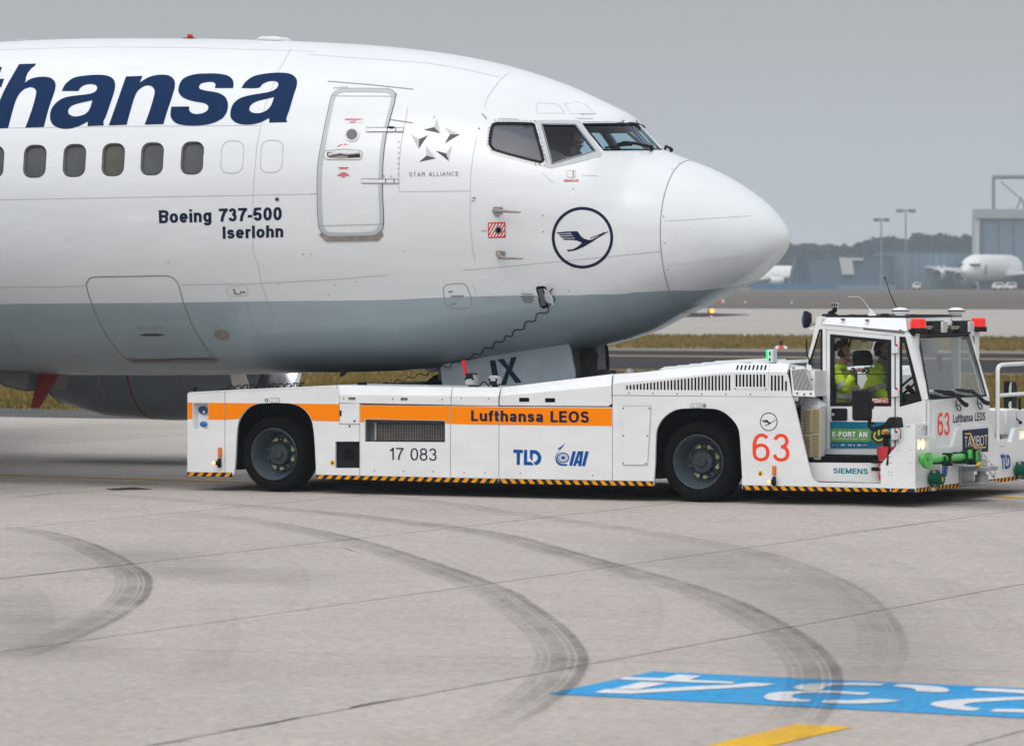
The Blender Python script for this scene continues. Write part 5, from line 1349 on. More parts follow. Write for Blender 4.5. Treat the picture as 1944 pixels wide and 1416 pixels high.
skin_line('panel_seam', H(z6((960, 70), (980, 95), (990, 140))), .005, M['seam_soft'], jet)
# open ground power flap with its stencils
rec = skin('service_recess', [H(z6((1352, 86), (1362, 76), (1400, 74), (1416, 82), (1432, 206), (1395, 213), (1376, 196)))], M['dark'], jet, off=0.004, gs=.2)
skin('recess_plate', [H(z6((1362, 92), (1395, 88), (1412, 190), (1385, 196)))], M['gear_in'], rec, off=0.008, gs=.2)
a_, b_, c_, d_ = [at_hull(*p, .01) for p in z6((1400, 84), (1428, 205), (1432, 150), (1436, 92))]
n_ = nrm_hull(*z6((1420, 120))[0])
MB().extr([a_, a_.lerp(b_, .62), a_.lerp(b_, .6) + n_*.11 + Vector((.1, 0, 0)), a_ + n_*.13 + Vector((.11, 0, 0))], n_*.012 + Vector((0.012, 0, 0))).build('flap', M['skin_white'], rec)
for y_, x0, x1, mt_ in ((118, 1262, 1340, 'seam'), (126, 1270, 1330, 'seam'), (139, 1258, 1342, 'navy_dk'), (150, 1268, 1336, 'navy_dk'), (161, 1270, 1342, 'navy_dk'), (172, 1278, 1334, 'navy_dk')):
    k_ = 6
    for j in range(k_):
        xa = x0 + (x1-x0)*j/k_; xb = x0 + (x1-x0)*(j+.78)/k_
        skin('stencil', [H(z6((xa, y_), (xb, y_), (xb, y_+5), (xa, y_+5)))], M[mt_], jet, off=0.003, gs=.4)
skin('ice_light', [H(z1((402, 1330), (410, 1310), (420, 1306), (422, 1322), (412, 1340), (404, 1342)))], M['lamp_clear'], jet, off=0.006, gs=.2)

# aerials
def top_px(px): return A.side(px, 0, 0)
def crown(px):
    lo, hi = 30.0, 300.0
    for _ in range(30):
        mid = (lo+hi)/2
        if hitq(px, mid): hi = mid
        else: lo = mid
    return hi
yb = crown(360); P = [A.side(x, y, 0) for x, y in ((356, yb+1.5), (369, yb+1.5), (363.5, 66), (357.5, 65.5))]
ant = MB().extr([p - Vector((0, .018, 0)) for p in P], (0, .036, 0)).build('blade_aerial', M['red'], jet)
P = [A.side(x, y, 0) for x, y in ((350, yb+1), (371, yb+1), (370, yb-1.2), (351, yb-1.2))]
MB().extr([p - Vector((0, .05, 0)) for p in P], (0, .1, 0)).build('aerial_base', M['black'], ant)
P = [A.side(x, y, 0) for x, y in ((497, crown(497)+1), (543, crown(543)+1), (541, 73.5), (534, 71), (508, 71), (501, 74))]
MB().hull2([p - Vector((0, .18, 0)) for p in P], [p + Vector((0, .18, 0)) for p in P]).build('aerial_fairing', M['white_mark'], jet, bevel=.02)
P = [A.side(x, y, 0) for x, y in ((30, crown(30)+1), (50, crown(50)+1), (47, 75.5), (34, 75.5))]
MB().extr([p - Vector((0, .1, 0)) for p in P], (0, .2, 0)).build('aerial_fairing', M['alu'], jet)
MB().extr([A.side(x, y, -.05) for x, y in a5((1488, 90), (1560, 90), (1512, 150), (1490, 150))], (0, .1, 0))
P = [A.side(x, y, -.1) for x, y in z6((130, 595), (185, 600), (168, 622), (150, 632), (147, 628), (147, 606))]
MB().extr(P, (0, .05, 0)).build('drain_mast', M['gear_in'], jet)
P = [A.side(x, y, -.15) for x, y in a6((300, 420), (440, 415), (350, 570), (278, 683), (228, 683), (255, 570))]
MB().extr(P, (0, .07, 0)).build('belly_aerial', M['antenna_red'], jet)
P = [A.side(x, y, -.1) for x, y in z6((662, 580), (690, 602), (775, 602), (790, 560))]
MB().extr(P, (0, .2, 0)).build('well_fairing', M['skin_grey'], jet)
# forward end of the wing root fairing
P = [A.side(x, y, -.2) for x, y in a6((-300, 300), (-100, 380), (0, 430), (30, 490), (75, 525), (160, 545), (255, 565), (265, 430), (280, 390), (-300, 200))]
MB().hull2([p + Vector((0, -.2, 0)) for p in P], [p + Vector((0, .9, 0)) for p in P]).build('wing_root_fairing', M['gear_in'], jet, bevel=.04)

# nose gear doors with the bay behind
near = [A.side(x, y, -.40) for x, y in smooth_loop(a2((100, 360), (118, 342), (160, 326), (800, 214), (1370, 121), (1408, 130), (1425, 165), (1455, 320), (1480, 468), (1400, 600), (135, 640)), 2, corner=60)]
nd = MB().extr([p + Vector((0, -.02 - .03*(2.0-p.z), 0)) for p in near], (0, .035, 0)).build('gear_door', M['gear_grey'], jet)
def on_door(pts): return [A.side(x, y, -.40) + Vector((0, -.024, 0)) for x, y in pts]
for l in (((605, 295), (662, 288), (712, 545), (655, 560)), ((682, 283), (748, 275), (800, 350), (823, 262), (880, 255), (835, 390), (935, 515), (873, 523), (805, 430), (775, 540), (722, 545), (778, 385))):
    m = MB(); pp = on_door(a2(*l)); pp = [p + Vector((0, -.03*(2.0-p.z), 0)) for p in pp]
    V, T = cdt([[(p.x, p.z) for p in pp]])
    mk('door_letter', [Vector((x, -.425 - .03*(2.0-z) , z)) for x, z in V], T, M['navy_dk'], nd)
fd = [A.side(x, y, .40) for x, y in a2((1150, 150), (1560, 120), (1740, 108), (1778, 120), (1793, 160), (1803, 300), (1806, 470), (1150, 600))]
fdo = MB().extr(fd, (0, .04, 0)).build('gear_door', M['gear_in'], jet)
MB().extr([A.side(x, y, .385) for x, y in a2((1715, 150), (1770, 118), (1788, 380), (1700, 390))], (0, -.02, 0)).build('door_stiffener', M['alu'], fdo)
MB().tube([A.side(x, y, .36) for x, y in a2((1680, 160), (1700, 215), (1712, 150))], .018, 6).build('door_link', M['alu'], fdo)
MB().tube([A.side(x, y, .40) for x, y in a2((1740, 110), (1780, 124), (1796, 170), (1806, 300), (1808, 440))], .016, 6).build('door_seal', M['black'], fdo)
bay = MB().box(A.side(850, 660, 0).x, A.side(1085, 660, 0).x, -.30, .30, 1.25, 1.75)
bay.build('gear_bay', M['gear_in'], jet)
# nose leg, held in the tractor's cradle
nl = MB().cyl((0, 0, .95), (0, 0, 1.75), .085, n=14).build('nose_gear_leg', M['alu'], jet)
for sy in (-1, 1):
    w_ = MB().lathe([(.10, -.09), (.19, -.095), (.30, -.08), (.335, -.03), (.335, .03), (.30, .08), (.19, .095), (.10, .09)], (0, sy*.2, 1.0), (0, 1, 0), 26, closed=True).build('nose_wheel', M['rubber'], nl)
    MB().cyl((0, sy*.2-.07, 1.0), (0, sy*.2+.07, 1.0), .17, n=18).build('rim', M['rim'], w_)

# far engine below the belly
EX, EY, EZ = A.side(521, 700, 4.7).x, 4.7, 1.66
eng = MB()
def nac(x, rw, ru, rd, n=44):
    out = []
    for i in range(n):
        a = 2*pi*i/n; c, s_ = cos(a), sin(a)
        p_ = 2.35; r_ = (abs(c)**p_ + abs(s_)**p_)**(-1/p_)
        out.append(Vector((x, EY + rw*c*r_, EZ + (ru if s_ > 0 else rd)*s_*r_)))
    return out
def loft_rings(m, rings):
    n = len(rings[0]); v = [p for r in rings for p in r]
    f = [(k*n+i, k*n+(i+1) % n, (k+1)*n+(i+1) % n, (k+1)*n+i) for k in range(len(rings)-1) for i in range(n)]
    return m.add(v, f)
cowl = loft_rings(MB(), [nac(EX-.18, 1.07, .95, 1.02), nac(EX-.6, 1.13, 1.02, 1.08), nac(EX-1.4, 1.15, 1.05, 1.10), nac(EX-2.3, 1.10, 1.02, 1.06), nac(EX-2.9, .98, .94, .92), nac(EX-3.3, .82, .8, .74)]).build('engine', M['cowl'], jet)
loft_rings(MB(), [nac(EX-.18, 1.072, .952, 1.022), nac(EX-.05, 1.03, .9, .97), nac(EX, .98, .85, .91), nac(EX-.03, .92, .8, .86), nac(EX-.2, .86, .76, .8), nac(EX-.5, .82, .74, .76)]).build('inlet_lip', M['lip'], cowl)
loft_rings(MB(), [nac(EX-.5, .82, .74, .76), nac(EX-.9, .8, .76, .76)]).build('inlet_duct', M['cab_in2'], cowl)
fan = MB().cyl((EX-.95, EY, EZ), (EX-.9, EY, EZ), .78, n=30).build('fan_disc', M['dark'], cowl)
bl = MB()
for i in range(30):
    a = 2*pi*i/30; t_ = Vector((0, cos(a), sin(a))); s_ = Vector((0, -sin(a), cos(a)))
    c = Vector((EX-.86, EY, EZ))
    bl.add([c + t_*.2 - s_*.03, c + t_*.2 + s_*.03 + Vector((.05, 0, 0)), c + t_*.76 + s_*.09 + Vector((.03, 0, 0)), c + t_*.76 - s_*.05 - Vector((.03, 0, 0))], [(0, 1, 2, 3)])
tag(bl.build('fan_blades', M['rim'], cowl), kind='stuff')
MB().lathe([(.001, .32), (.1, .22), (.22, 0)], (EX-.88, EY, EZ), (1, 0, 0), 20).build('spinner', M['rim'], cowl)
MB().lathe([(.62, 0), (.5, .8), (.38, 1.1)], (EX-3.1, EY, EZ+.05), (-1, 0, 0), 24).build('core_nozzle', M['bare'], cowl)
for dx, w, mt_ in ((2.05, .02, 'bare'), (1.62, .022, 'antenna_red'), (2.95, .02, 'black')):
    k_ = np.interp(dx, [.6, 1.4, 2.3, 2.9], [0, 1, 2, 3])
    g = lambda a_, b_: np.interp(dx, [.6, 1.4, 2.3, 2.9, 3.3], a_)
    r3 = [np.interp(dx, [.6, 1.4, 2.3, 2.9, 3.3], q) + .006 for q in ([1.13, 1.15, 1.10, .98, .82], [1.02, 1.05, 1.02, .94, .8], [1.08, 1.10, 1.06, .92, .74])]
    loft_rings(MB(), [nac(EX-dx-w/2, *r3), nac(EX-dx+w/2, *r3)]).build('cowl_seam', M[mt_], cowl)
P = [Vector((EX-dx, EY, z)) for dx, z in ((.5, EZ+.9), (3.4, EZ+.7), (5.0, EZ+.75), (5.0, EZ+1.2), (2.0, EZ+1.35))]
MB().extr([p - Vector((0, .15, 0)) for p in P], (0, .3, 0)).build('pylon', M['cowl'], cowl)

# the rest of the airframe: rear hull, wings, near engine (left of the frame, but they shade the ground and the belly)
rq = hull(np.full(40, QM), np.linspace(-pi, pi, 41)[:-1])
def ring_at(x, k, dz): return [Vector((x, p[1]*k, 3.3 + (p[2]-3.3)*k + dz)) for p in rq]
loft_rings(MB(), [ring_at(XT-13, 1, 0), ring_at(XT-18.5, 1, 0), ring_at(XT-22, .9, .15), ring_at(XT-26, .62, .55), ring_at(XT-29.5, .25, 1.0), ring_at(XT-30.6, .06, 1.2)]).build('rear_fuselage', M['skin_white'], jet)
def foil(xl, ch, y, z, t):
    return [Vector((xl, y, z)), Vector((xl-ch*.12, y, z+t*.8)), Vector((xl-ch*.4, y, z+t)), Vector((xl-ch, y, z+.02)), Vector((xl-ch*.5, y, z-t*.55)), Vector((xl-ch*.1, y, z-t*.45))]
for sy in (-1, 1):
    loft_rings(MB(), [foil(XT-10.9, 6.6, sy*1.3, 1.75, .42), foil(XT-13.0, 4.0, sy*5.0, 2.15, .26), foil(XT-17.6, 1.6, sy*14.4, 3.15, .1)]).add(foil(XT-17.6, 1.6, sy*14.4, 3.15, .1), [(0, 1, 2, 3, 4, 5)]).build('wing', M['skin_grey'], jet)
    loft_rings(MB(), [foil(XT-26.0, 3.0, sy*.3, 4.6, .2), foil(XT-28.6, 1.3, sy*6.2, 5.2, .08)]).build('tailplane', M['skin_white'], jet)
MB().extr([Vector(p) for p in ((XT-22.5, -.12, 5.1), (XT-29.6, -.12, 5.2), (XT-31.2, -.12, 11.1), (XT-29.0, -.12, 11.1))], (0, .24, 0)).build('tail_fin', M['navy'], jet)
neng = cowl.copy(); COL.objects.link(neng); neng.parent = jet; neng.location = (0, -2*EY, 0)
for ch in list(cowl.children):
    c_ = ch.copy(); COL.objects.link(c_); c_.parent = neng
for sy in (-1, 1):
    g_ = MB().cyl((XT-15.2, sy*2.6, .5), (XT-15.2, sy*2.6, 1.8), .13, n=10).build('main_gear_leg', M['alu'], jet)
    for k in (-.42, .42):
        MB().lathe([(.2, -.15), (.45, -.16), (.5, -.1), (.5, .1), (.45, .16), (.2, .15)], (XT-15.2, sy*2.6+k, .5), (0, 1, 0), 22, closed=True).build('main_wheel', M['rubber'], g_)

# inside the cockpit
lin_out = [(sqrt(1.55), -2.05), (sqrt(3.75), -2.05), (sqrt(3.75), 2.05), (sqrt(1.55), 2.05)]
lin_out = dense(lin_out, 14)
lin = skin('cockpit_lining', [lin_out] + cock_q + [mir(l) for l in cock_q], M['lining'], jet, off=-0.05, gs=0.14)
uB = 3.7
sB = [Vector(p) for p in hull(np.full(30, sqrt(uB)), np.linspace(-2.1, 2.1, 30), -.06)]
mk('cockpit_bulkhead', sB, [tuple(range(30))], M['lining'], jet)
MB().box(XT-3.7, XT-2.0, -1.05, 1.05, 2.62, 2.66).build('cockpit_floor', M['lining'], jet)
ip = MB().hull2([Vector((XT-1.95, -.95, 3.0)), Vector((XT-1.75, -.9, 3.0)), Vector((XT-1.75, -.9, 3.62)), Vector((XT-2.05, -.95, 3.66))], [Vector((XT-1.95, .95, 3.0)), Vector((XT-1.75, .9, 3.0)), Vector((XT-1.75, .9, 3.62)), Vector((XT-2.05, .95, 3.66))])
ip.build('instrument_panel', M['black'], jet)
for sy in (-1, 1):
    s0 = MB().box(XT-2.75, XT-2.3, sy*.5-.24, sy*.5+.24, 2.66, 3.1).box(XT-2.82, XT-2.68, sy*.5-.23, sy*.5+.23, 3.1, 3.72)
    s0.build('pilot_seat', M['black'], jet, bevel=.03)

# coiled interphone cable from the open flap down to the tractor deck
cab_px = smooth_loop(z6((1455, 88), (1440, 112), (1470, 160), (1430, 192), (1425, 234), (1362, 240), (1345, 285), (1290, 290), (1275, 335), (1220, 340), (1205, 378), (1165, 378), (1150, 412), (1100, 412), (1085, 450), (1035, 450), (1015, 488), (970, 485), (948, 518), (905, 520), (880, 548), (868, 540), (835, 550), (815, 577), (775, 565), (740, 592), (700, 600), (685, 622), (630, 615), (605, 640), (560, 635), (540, 662), (495, 650), (470, 682), (430, 668), (400, 682), (345, 686)), 3, closed=False, corner=120)
cpts = []; ly = -1.2
for p in cab_px:
    a_ = at_hull(*p, 0.014)
    if a_ is not None and a_.y < -.45: cpts.append(a_); ly = a_.y
    else:
        ly = max(ly*.97, -0.85) if ly > -.85 else ly + .04
        cpts.append(A.side(*p, min(ly, -.5)))
wp = [A.world(p) for p in cpts]; o0 = wp[0]
cbl = MB().tube([p - o0 for p in wp], 0.006, 5).build('coiled_cable', M['black'])
cbl.location = o0
tag(cbl, 'black coiled cable hanging from the open flap of the airliner down to the tractor', 'cable')

# ================================================================== THE TOWING TRACTOR
T = Frame((-3.72262766, 48.99187063), radians(25.5))
TL, TWD = 8.85, 4.2                                   # length, width
tr = thing('towing_tractor', 'long low white towing tractor with orange band and glazed cab under the airliner nose', 'tow tractor', T.o, -T.yaw)
def S2(pts, y=0.0): return [(p.x, p.z) for p in (T.side(a, b, y) for a, b in pts)]
def F2(pts, x): return [(p.y, p.z) for p in (T.front(a, b, x) for a, b in pts)]
def sp(name, loops, mt=None, par=None, y=0.0, th=0.03, bevel=0):
    """plate in a side plane, outline given in photograph pixels"""
    return plate(name, [S2(l, y) for l in loops], lambda a, b: Vector((a, y, b)), (0, th, 0), mt or M['tw'], par or tr, bevel=bevel)
def sdec(name, loops, mt, par=None, y=0.0, off=0.003):
    V, Tt = cdt([S2(l, y) for l in loops])
    return mk(name, [Vector((a, y-off, b)) for a, b in V], Tt, mt, par or tr)
def text_s(s_, name, quad, mt, par, bold=.15, gap=.11, y=0.0, off=0.003):
    for g in quad_text(s_, *quad, bold, gap):
        V, Tt = cdt([S2(l, y) for l in g], union=True)
        if Tt: mk(name, [Vector((a, y-off, b)) for a, b in V], Tt, mt, par)
def text_f(s_, name, quad, mt, x, par, bold=.15, gap=.11, off=0.003):
    for g in quad_text(s_, *quad, bold, gap):
        V, Tt = cdt([F2(l, x) for l in g], union=True)
        if Tt: mk(name, [Vector((x+off, a, b)) for a, b in V], Tt, mt, par)
def fp(name, loops, x, mt=None, par=None, th=0.03):
    return plate(name, [F2(l, x) for l in loops], lambda a, b: Vector((x, a, b)), (-th, 0, 0), mt or M['tw'], par or tr)
def fdec(name, loops, mt, x, par=None, off=0.003):
    V, Tt = cdt([F2(l, x) for l in loops])
    return mk(name, [Vector((x+off, a, b)) for a, b in V], Tt, mt, par or tr)
def R(x0, y0, x1, y1): return [(x0, y0), (x1, y0), (x1, y1), (x0, y1)]
G = 0.5                                               # half gap between panels, in pixels

arch1 = smooth_loop(z7((460, 889), (470, 800), (478, 640), (490, 480), (520, 400), (580, 330), (650, 297), (720, 289), (900, 289), (970, 300), (1040, 335), (1095, 400), (1120, 470), (1135, 600), (1150, 889)), 4, closed=False)
arch2 = smooth_loop(t1((466, 1215), (480, 1000), (488, 760), (510, 680), (560, 610), (640, 555), (720, 536), (980, 536), (1060, 555), (1130, 602), (1190, 670), (1218, 740), (1234, 950), (1248, 1212)), 4, closed=False)
recess = z7((115, 288), (243, 286), (243, 503), (122, 505))
p1 = sp('rear_panel', [[(355.8, 749), (356.6, 746.3), (359, 745.2), (427-G, 741.7), (427-G, 904), (355.4, 903.5)], recess])
sdec('orange_band', [z7((70, 282), (112, 282), (112, 422), (70, 421))], M['orange'], p1)
sdec('orange_band', [z7((246, 285), (383, 287), (383, 427), (246, 424))], M['orange'], p1)
q = [T.side(*p, 0.0) for p in recess]; m = MB()
m.add(q + [p + Vector((0.02, .09, 0.03 if i < 2 else 0)) for i, p in enumerate(q)], [(4, 5, 6, 7), (0, 1, 5, 4), (1, 2, 6, 5), (2, 3, 7, 6), (3, 0, 4, 7)]); m.build('recess_tray', M['tw'], p1)
sdec('label_disc', [z7(*[(203+40*cos(a)-5*sin(a), 347+34*sin(a)+9*cos(a)) for a in np.linspace(0, 2*pi, 25)[:-1]])], M['decal_blue'], p1, y=.07)
sdec('label_disc', [z7(*[(210+8*cos(a), 362+12*sin(a)) for a in np.linspace(0, 2*pi, 13)[:-1]])], M['white_mark'], p1, y=.07, off=.006)
c = T.side(*z7((205, 465))[0], .02); MB().ball(c, .05, 14, 8, (1.0, .4, .7)).build('push_button', M['blue_btn'], p1)
p2 = sp('wheel_arch_panel', [[(427+G, 741.6), (634, 731.8), (637, 733), (644.2, 748.7), (644.2, 805.6), (683-G, 806), (683-G, 903.2), (599.6, 901.2)] + arch1[::-1][1:] + [(427+G, 896.6)], z8((123, 463), (276, 463), (276, 631), (123, 631))])
sdec('orange_band', [z7((389, 287), (640, 290)) + [p for p in arch1 if p[1] < 795.8 and p[0] < 480][::-1] + z7((389, 427), (389, 427))[:1]], M['orange'], p2) if False else None
band_l = [p for p in arch1 if p[0] < 500 and 766 < p[1] < 797.2][::-1]
sdec('orange_band', [z7((388, 287)) + [(band_l[0][0]-1.0, 765.4)] + [(x-1.0, y) for x, y in band_l] + z7((388, 427))], M['orange'], p2)
band_r = [p for p in arch1 if p[0] > 540 and 766.5 < p[1] < 799.0]
sdec('orange_band', [[(band_r[0][0]+1.2, 766.0), (644, 767)] + [(644, 799.8)] + [(x+1.2, y) for x, y in band_r][::-1]], M['orange'], p2)
MB().box(*[v for v in (S2([(636, 0)])[0][0], S2([(683, 0)])[0][0])], .035, .05, S2([(660, 889)])[0][1], S2([(660, 837)])[0][1]).build('intake_plate', M['black'], p2)
sdec('intake_opening', [ellipse(662.2, 862.6, 11.2, 11.6)], M['dark'], p2, y=.034)
sdec('warning_disc', [ellipse(631.3, 878, 4.6, 5)], M['warn'], p2); sdec('warning_symbol', [[(631.3, 875), (633.8, 880.6), (628.8, 880.6)]], M['hz_b'], p2, off=.005)
sdec('green_disc', [ellipse(506, 759.7, 3.6, 3.8)], M['green_dot'], p2)
text_s('A', 'disc_letter', ((504.4, 761.8), (507.7, 761.8), (504.4, 757.4), (507.7, 757.4),), M['white_mark'], p2, off=.006, bold=.18)
sdec('load_label', [rrect(512, 755, 531, 765, 1.5)], M['bare'], p2); sdec('load_label', [rrect(512.8, 755.8, 530.2, 764.2, 1.2)], M['white_mark'], p2, off=.005)
for a, b, c_ in ((515, 758, 519.5), (523, 757.6, 528.5), (515, 762.2, 520), (523, 761.8, 528.5)): sdec('label_line', [R(a, b, c_, b+1)], M['seam'], p2, off=.007)
fl = sp('service_flap', [[(645, 766), (683-G, 766), (683-G, 805), (647, 804.6), (645, 803)]], y=-.004)
sdec('flap_latch', [z8((150, 265), (163, 265), (163, 302), (150, 302))], M['black'], fl, y=-.004)
sdec('flap_lock', [z8(*ellipse(245, 333, 8))], M['rivet'], fl, y=-.004)
sdec('green_disc', [z8(*ellipse(214, 365, 7, 8))], M['green_dot'], p2)
vent = z8((310, 322), (820, 331), (820, 467), (310, 464))
p3 = sp('side_panel', [[(683+G, 768.6), (855-G, 770.6), (855-G, 911.4), (683+G, 908.6)], vent])
sdec('orange_band', [[(684, 768.8), (854.3, 771), (854.3, 804.4), (845.5, 804), (845.5, 797.6), (691.8, 795), (691.8, 801.4), (684, 801)]], M['orange'], p3)
q = [T.side(*p, .03) for p in vent]; m = MB()
m.add(q + [p + Vector((0, .13, 0)) for p in q], [(4, 5, 6, 7), (0, 1, 5, 4), (1, 2, 6, 5), (2, 3, 7, 6), (3, 0, 4, 7)]); m.build('vent_duct', M['cab_in2'], p3)
sdec('radiator_mesh', [z8((385, 345), (815, 350), (815, 462), (385, 458))], M['mesh'], p3, y=.14)
m = MB()
for i in range(11):
    a_ = T.side(*z8((378, 350 + i*9.6))[0], .13); m.box(a_.x-.008, a_.x+.012, .125, .135, a_.z-.009, a_.z+.009)
tag(m.build('mesh_clips', M['alu'], p3), kind='stuff')
m = MB()
for k in range(1, 26):
    x_ = 385 + 430*k/26; a_ = T.side(*z8((x_, 350))[0], .135); b_ = T.side(*z8((x_, 458))[0], .135); m.cyl(a_, b_, .003, n=4)
for k in range(1, 8):
    y_ = 347 + 112*k/8; a_ = T.side(*z8((385, y_))[0], .135); b_ = T.side(*z8((815, y_+4))[0], .135); m.cyl(a_, b_, .003, n=4)
o = m.build('mesh_wires', M['bare'], p3); o['kind'] = 'stuff'
text_s('17 083', 'fleet_number', ((738.7, 872.6), (829, 874.6), (738.7, 849.6), (829, 851.2),), M['ink'], p3, bold=.11)
p4_ = sp('side_panel', [[(855+G, 770.6), (947-G, 771.4), (947-G, 914.6), (855+G, 911.4)]])
sdec('orange_band', [[(856, 771.2), (946.3, 772.6), (946.3, 806.2), (856, 804.6)]], M['orange'], p4_)
p5_ = sp('side_panel', [[(947+G, 771.8), (1162.4-G, 773), (1162.4-G, 921.6), (947+G, 914.6)]])
sdec('orange_band', [[(947.8, 772.7), (1161.4, 774.6), (1161.4, 808.2), (947.8, 806.3)]], M['orange'], p5_)
text_s('Lufthansa LEOS', 'band_lettering', ((894.8, 799), (1118.5, 802.4), (894.8, 778.6), (1118.5, 780.6),), M['navy_dk'], p5_, off=.007, bold=.19)
tld = [[(160, 250), (356, 255), (356, 322), (298, 321), (292, 566), (226, 563), (228, 320), (160, 318)], [(378, 256), (444, 257), (442, 498), (528, 502), (582, 572), (372, 568)],
       [(498, 258), (600, 260), (650, 275), (700, 320), (732, 390), (735, 440), (715, 505), (680, 545), (622, 574), (600, 550), (565, 512), (610, 500), (645, 465), (660, 420), (650, 375), (620, 340), (580, 330), (556, 332), (554, 490), (498, 425)]]
for l in tld: sdec('maker_logo', [b7(*l)], M['logo_blue'], p5_)
iai = [[(1375, 282), (1445, 283), (1364, 584), (1300, 580)], [(1485, 282), (1597, 284), (1550, 590), (1486, 588), (1496, 532), (1460, 530), (1440, 586), (1380, 584)], [(1640, 284), (1708, 286), (1628, 592), (1562, 588)]]
for k, l in enumerate(iai):
    sdec('maker_logo', [b7(*l)] + ([b7((1520, 340), (1512, 480), (1478, 478))] if k == 1 else []), M['logo_blue'], p5_)
sdec('maker_logo', [b7((1225, 122), (1108, 270), (1095, 242), (1056, 245))], M['logo_blue'], p5_)
sdec('maker_logo', [b7(*ellipse(1180, 418, 126, 108, 36)), b7(*ellipse(1180, 418, 104, 88, 36))], M['logo_blue'], p5_)
sdec('maker_logo', [b7(*ellipse(1180, 418, 90, 75, 24)), b7(*ellipse(1180, 418, 82, 68, 24))], M['logo_blue'], p5_)
sdec('maker_logo', [b7(*[(1180+(62 if i % 2 else 36)*sin(i*pi/6+pi/6), 418-(52 if i % 2 else 30)*cos(i*pi/6+pi/6)) for i in range(12)])], M['logo_blue'], p5_)
sdec('maker_logo', [b7((1092, 285), (1040, 350), (1018, 420), (1030, 500), (1080, 560), (1150, 585), (1260, 584), (1266, 548), (1160, 545), (1095, 515), (1050, 460), (1042, 400), (1060, 345), (1100, 290))], M['logo_blue'], p5_)
for par, pts_ in ((p3, z8((372, 646), (558, 650), (745, 653))), (p4_, z8((942, 660), (1074, 661))), (p5_, z8((1300, 664), (1762, 677)))):
    for c_ in pts_: sdec('screw', [ellipse(*c_, 1.3, 1.4, 10)], M['rivet'], par)
# front wheel arch panel with the step bay cut out
step_cut = [(1505, 754)] + t1((1820, 1000), (1848, 1110)) + t1((1862, 1150), (1885, 1175), (1920, 1184)) + [(1671.8, 917.6), (1671.8, 882), (1698.5, 850), (1712.8, 836.6), (1715.5, 828), (1715.5, 812), (1728, 806), (1738, 806)]
p6 = sp('wheel_arch_panel', [[(1162.4+G, 751.2)] + step_cut + [(1738, 933.5), (1408.8, 928)] + arch2[::-1][1:] + [(1240.5, 921), (1162.4+G, 920.4)]])
sdec('access_plate', [t1((192, 512), (446, 512), (415, 1028), (200, 1028))], M['tw'], p6, off=.008)
for l in (((192, 512), (446, 512)), ((446, 512), (415, 1028)), ((415, 1028), (200, 1028))):
    sdec('plate_gap', [ribbon_loop(t1(*l), .9)], M['seam_soft'], p6, off=.01)
for c_ in t1((203, 533), (431, 534), (203, 773), (415, 775), (204, 1014), (400, 1016)): sdec('screw', [ellipse(*c_, 1.6, 1.7, 10)], M['rivet'], p6, off=.011)
sdec('green_disc', [t1(*ellipse(911, 508, 18, 19))], M['green_dot'], p6)
text_s('F', 'disc_letter', (*t1((904, 518), (918, 518), (904, 497), (918, 497)),), M['white_mark'], p6, off=.006, bold=.18)
sdec('load_label', [t1(*rrect(788, 486, 884, 530, 8))], M['bare'], p6); sdec('load_label', [t1(*rrect(792, 490, 880, 526, 6))], M['white_mark'], p6, off=.005)
for a, b, c_ in ((800, 499, 830), (842, 498, 874), (800, 516, 828), (840, 515, 872)): sdec('label_line', [t1(*R(a, b, c_, b+5))], M['seam'], p6, off=.007)
cr = t1((1479, 650))[0]
sdec('roundel_ring', [ellipse(*cr, 16.6, 17.4, 40), ellipse(*cr, 15.2, 16, 40)], M['navy_dk'], p6)
kx, ky = 16.4/243, 17.2/243
sdec('crane_emblem', [[(cr[0]+(x-940)*kx, cr[1]+(y-1130)*ky) for x, y in bird]], M['navy_dk'], p6)
text_s('63', 'unit_number', (*t1((1336, 996), (1662, 1000), (1336, 752), (1662, 756)),), M['num_red'], p6, bold=.115)
sdec('warning_disc', [t1(*ellipse(1405, 1103, 21, 24))], M['warn'], p6); sdec('warning_symbol', [t1((1405, 1090), (1417, 1116), (1393, 1116))], M['hz_b'], p6, off=.005)
for zx, lst in ((t1, ((1513, 1035, 1547, 1118), (1520, 1130, 1546, 1212), (1497, 1178))), (z7, ((331, 660, 362, 742), (335, 750, 358, 828), (305, 790)))):
    par = p6 if zx is t1 else p1
    c0_, c1_ = zx(lst[0][:2], lst[0][2:]); a_, b_ = T.side(*c0_), T.side(*c1_)
    MB().box(a_.x, b_.x, -.022, 0.0, b_.z, a_.z).build('side_reflector', M['amber'], par, bevel=.008)
    c0_, c1_ = zx(lst[1][:2], lst[1][2:]); a_, b_ = T.side(*c0_), T.side(*c1_)
    ml = MB().box(a_.x, b_.x, -.05, 0.0, b_.z, a_.z).build('side_marker', M['black'], par, bevel=.012)
    p_ = T.side(*zx(lst[2])[0], -.075); MB().tube([(a_.x+.04, -.04, p_.z), (p_.x, -.075, p_.z)], .026, 8).build('marker_arm', M['black'], ml)
    MB().ball((p_.x-.012, -.09, p_.z), .021, 10, 7).build('marker_lens', M['amber_lit'], ml)
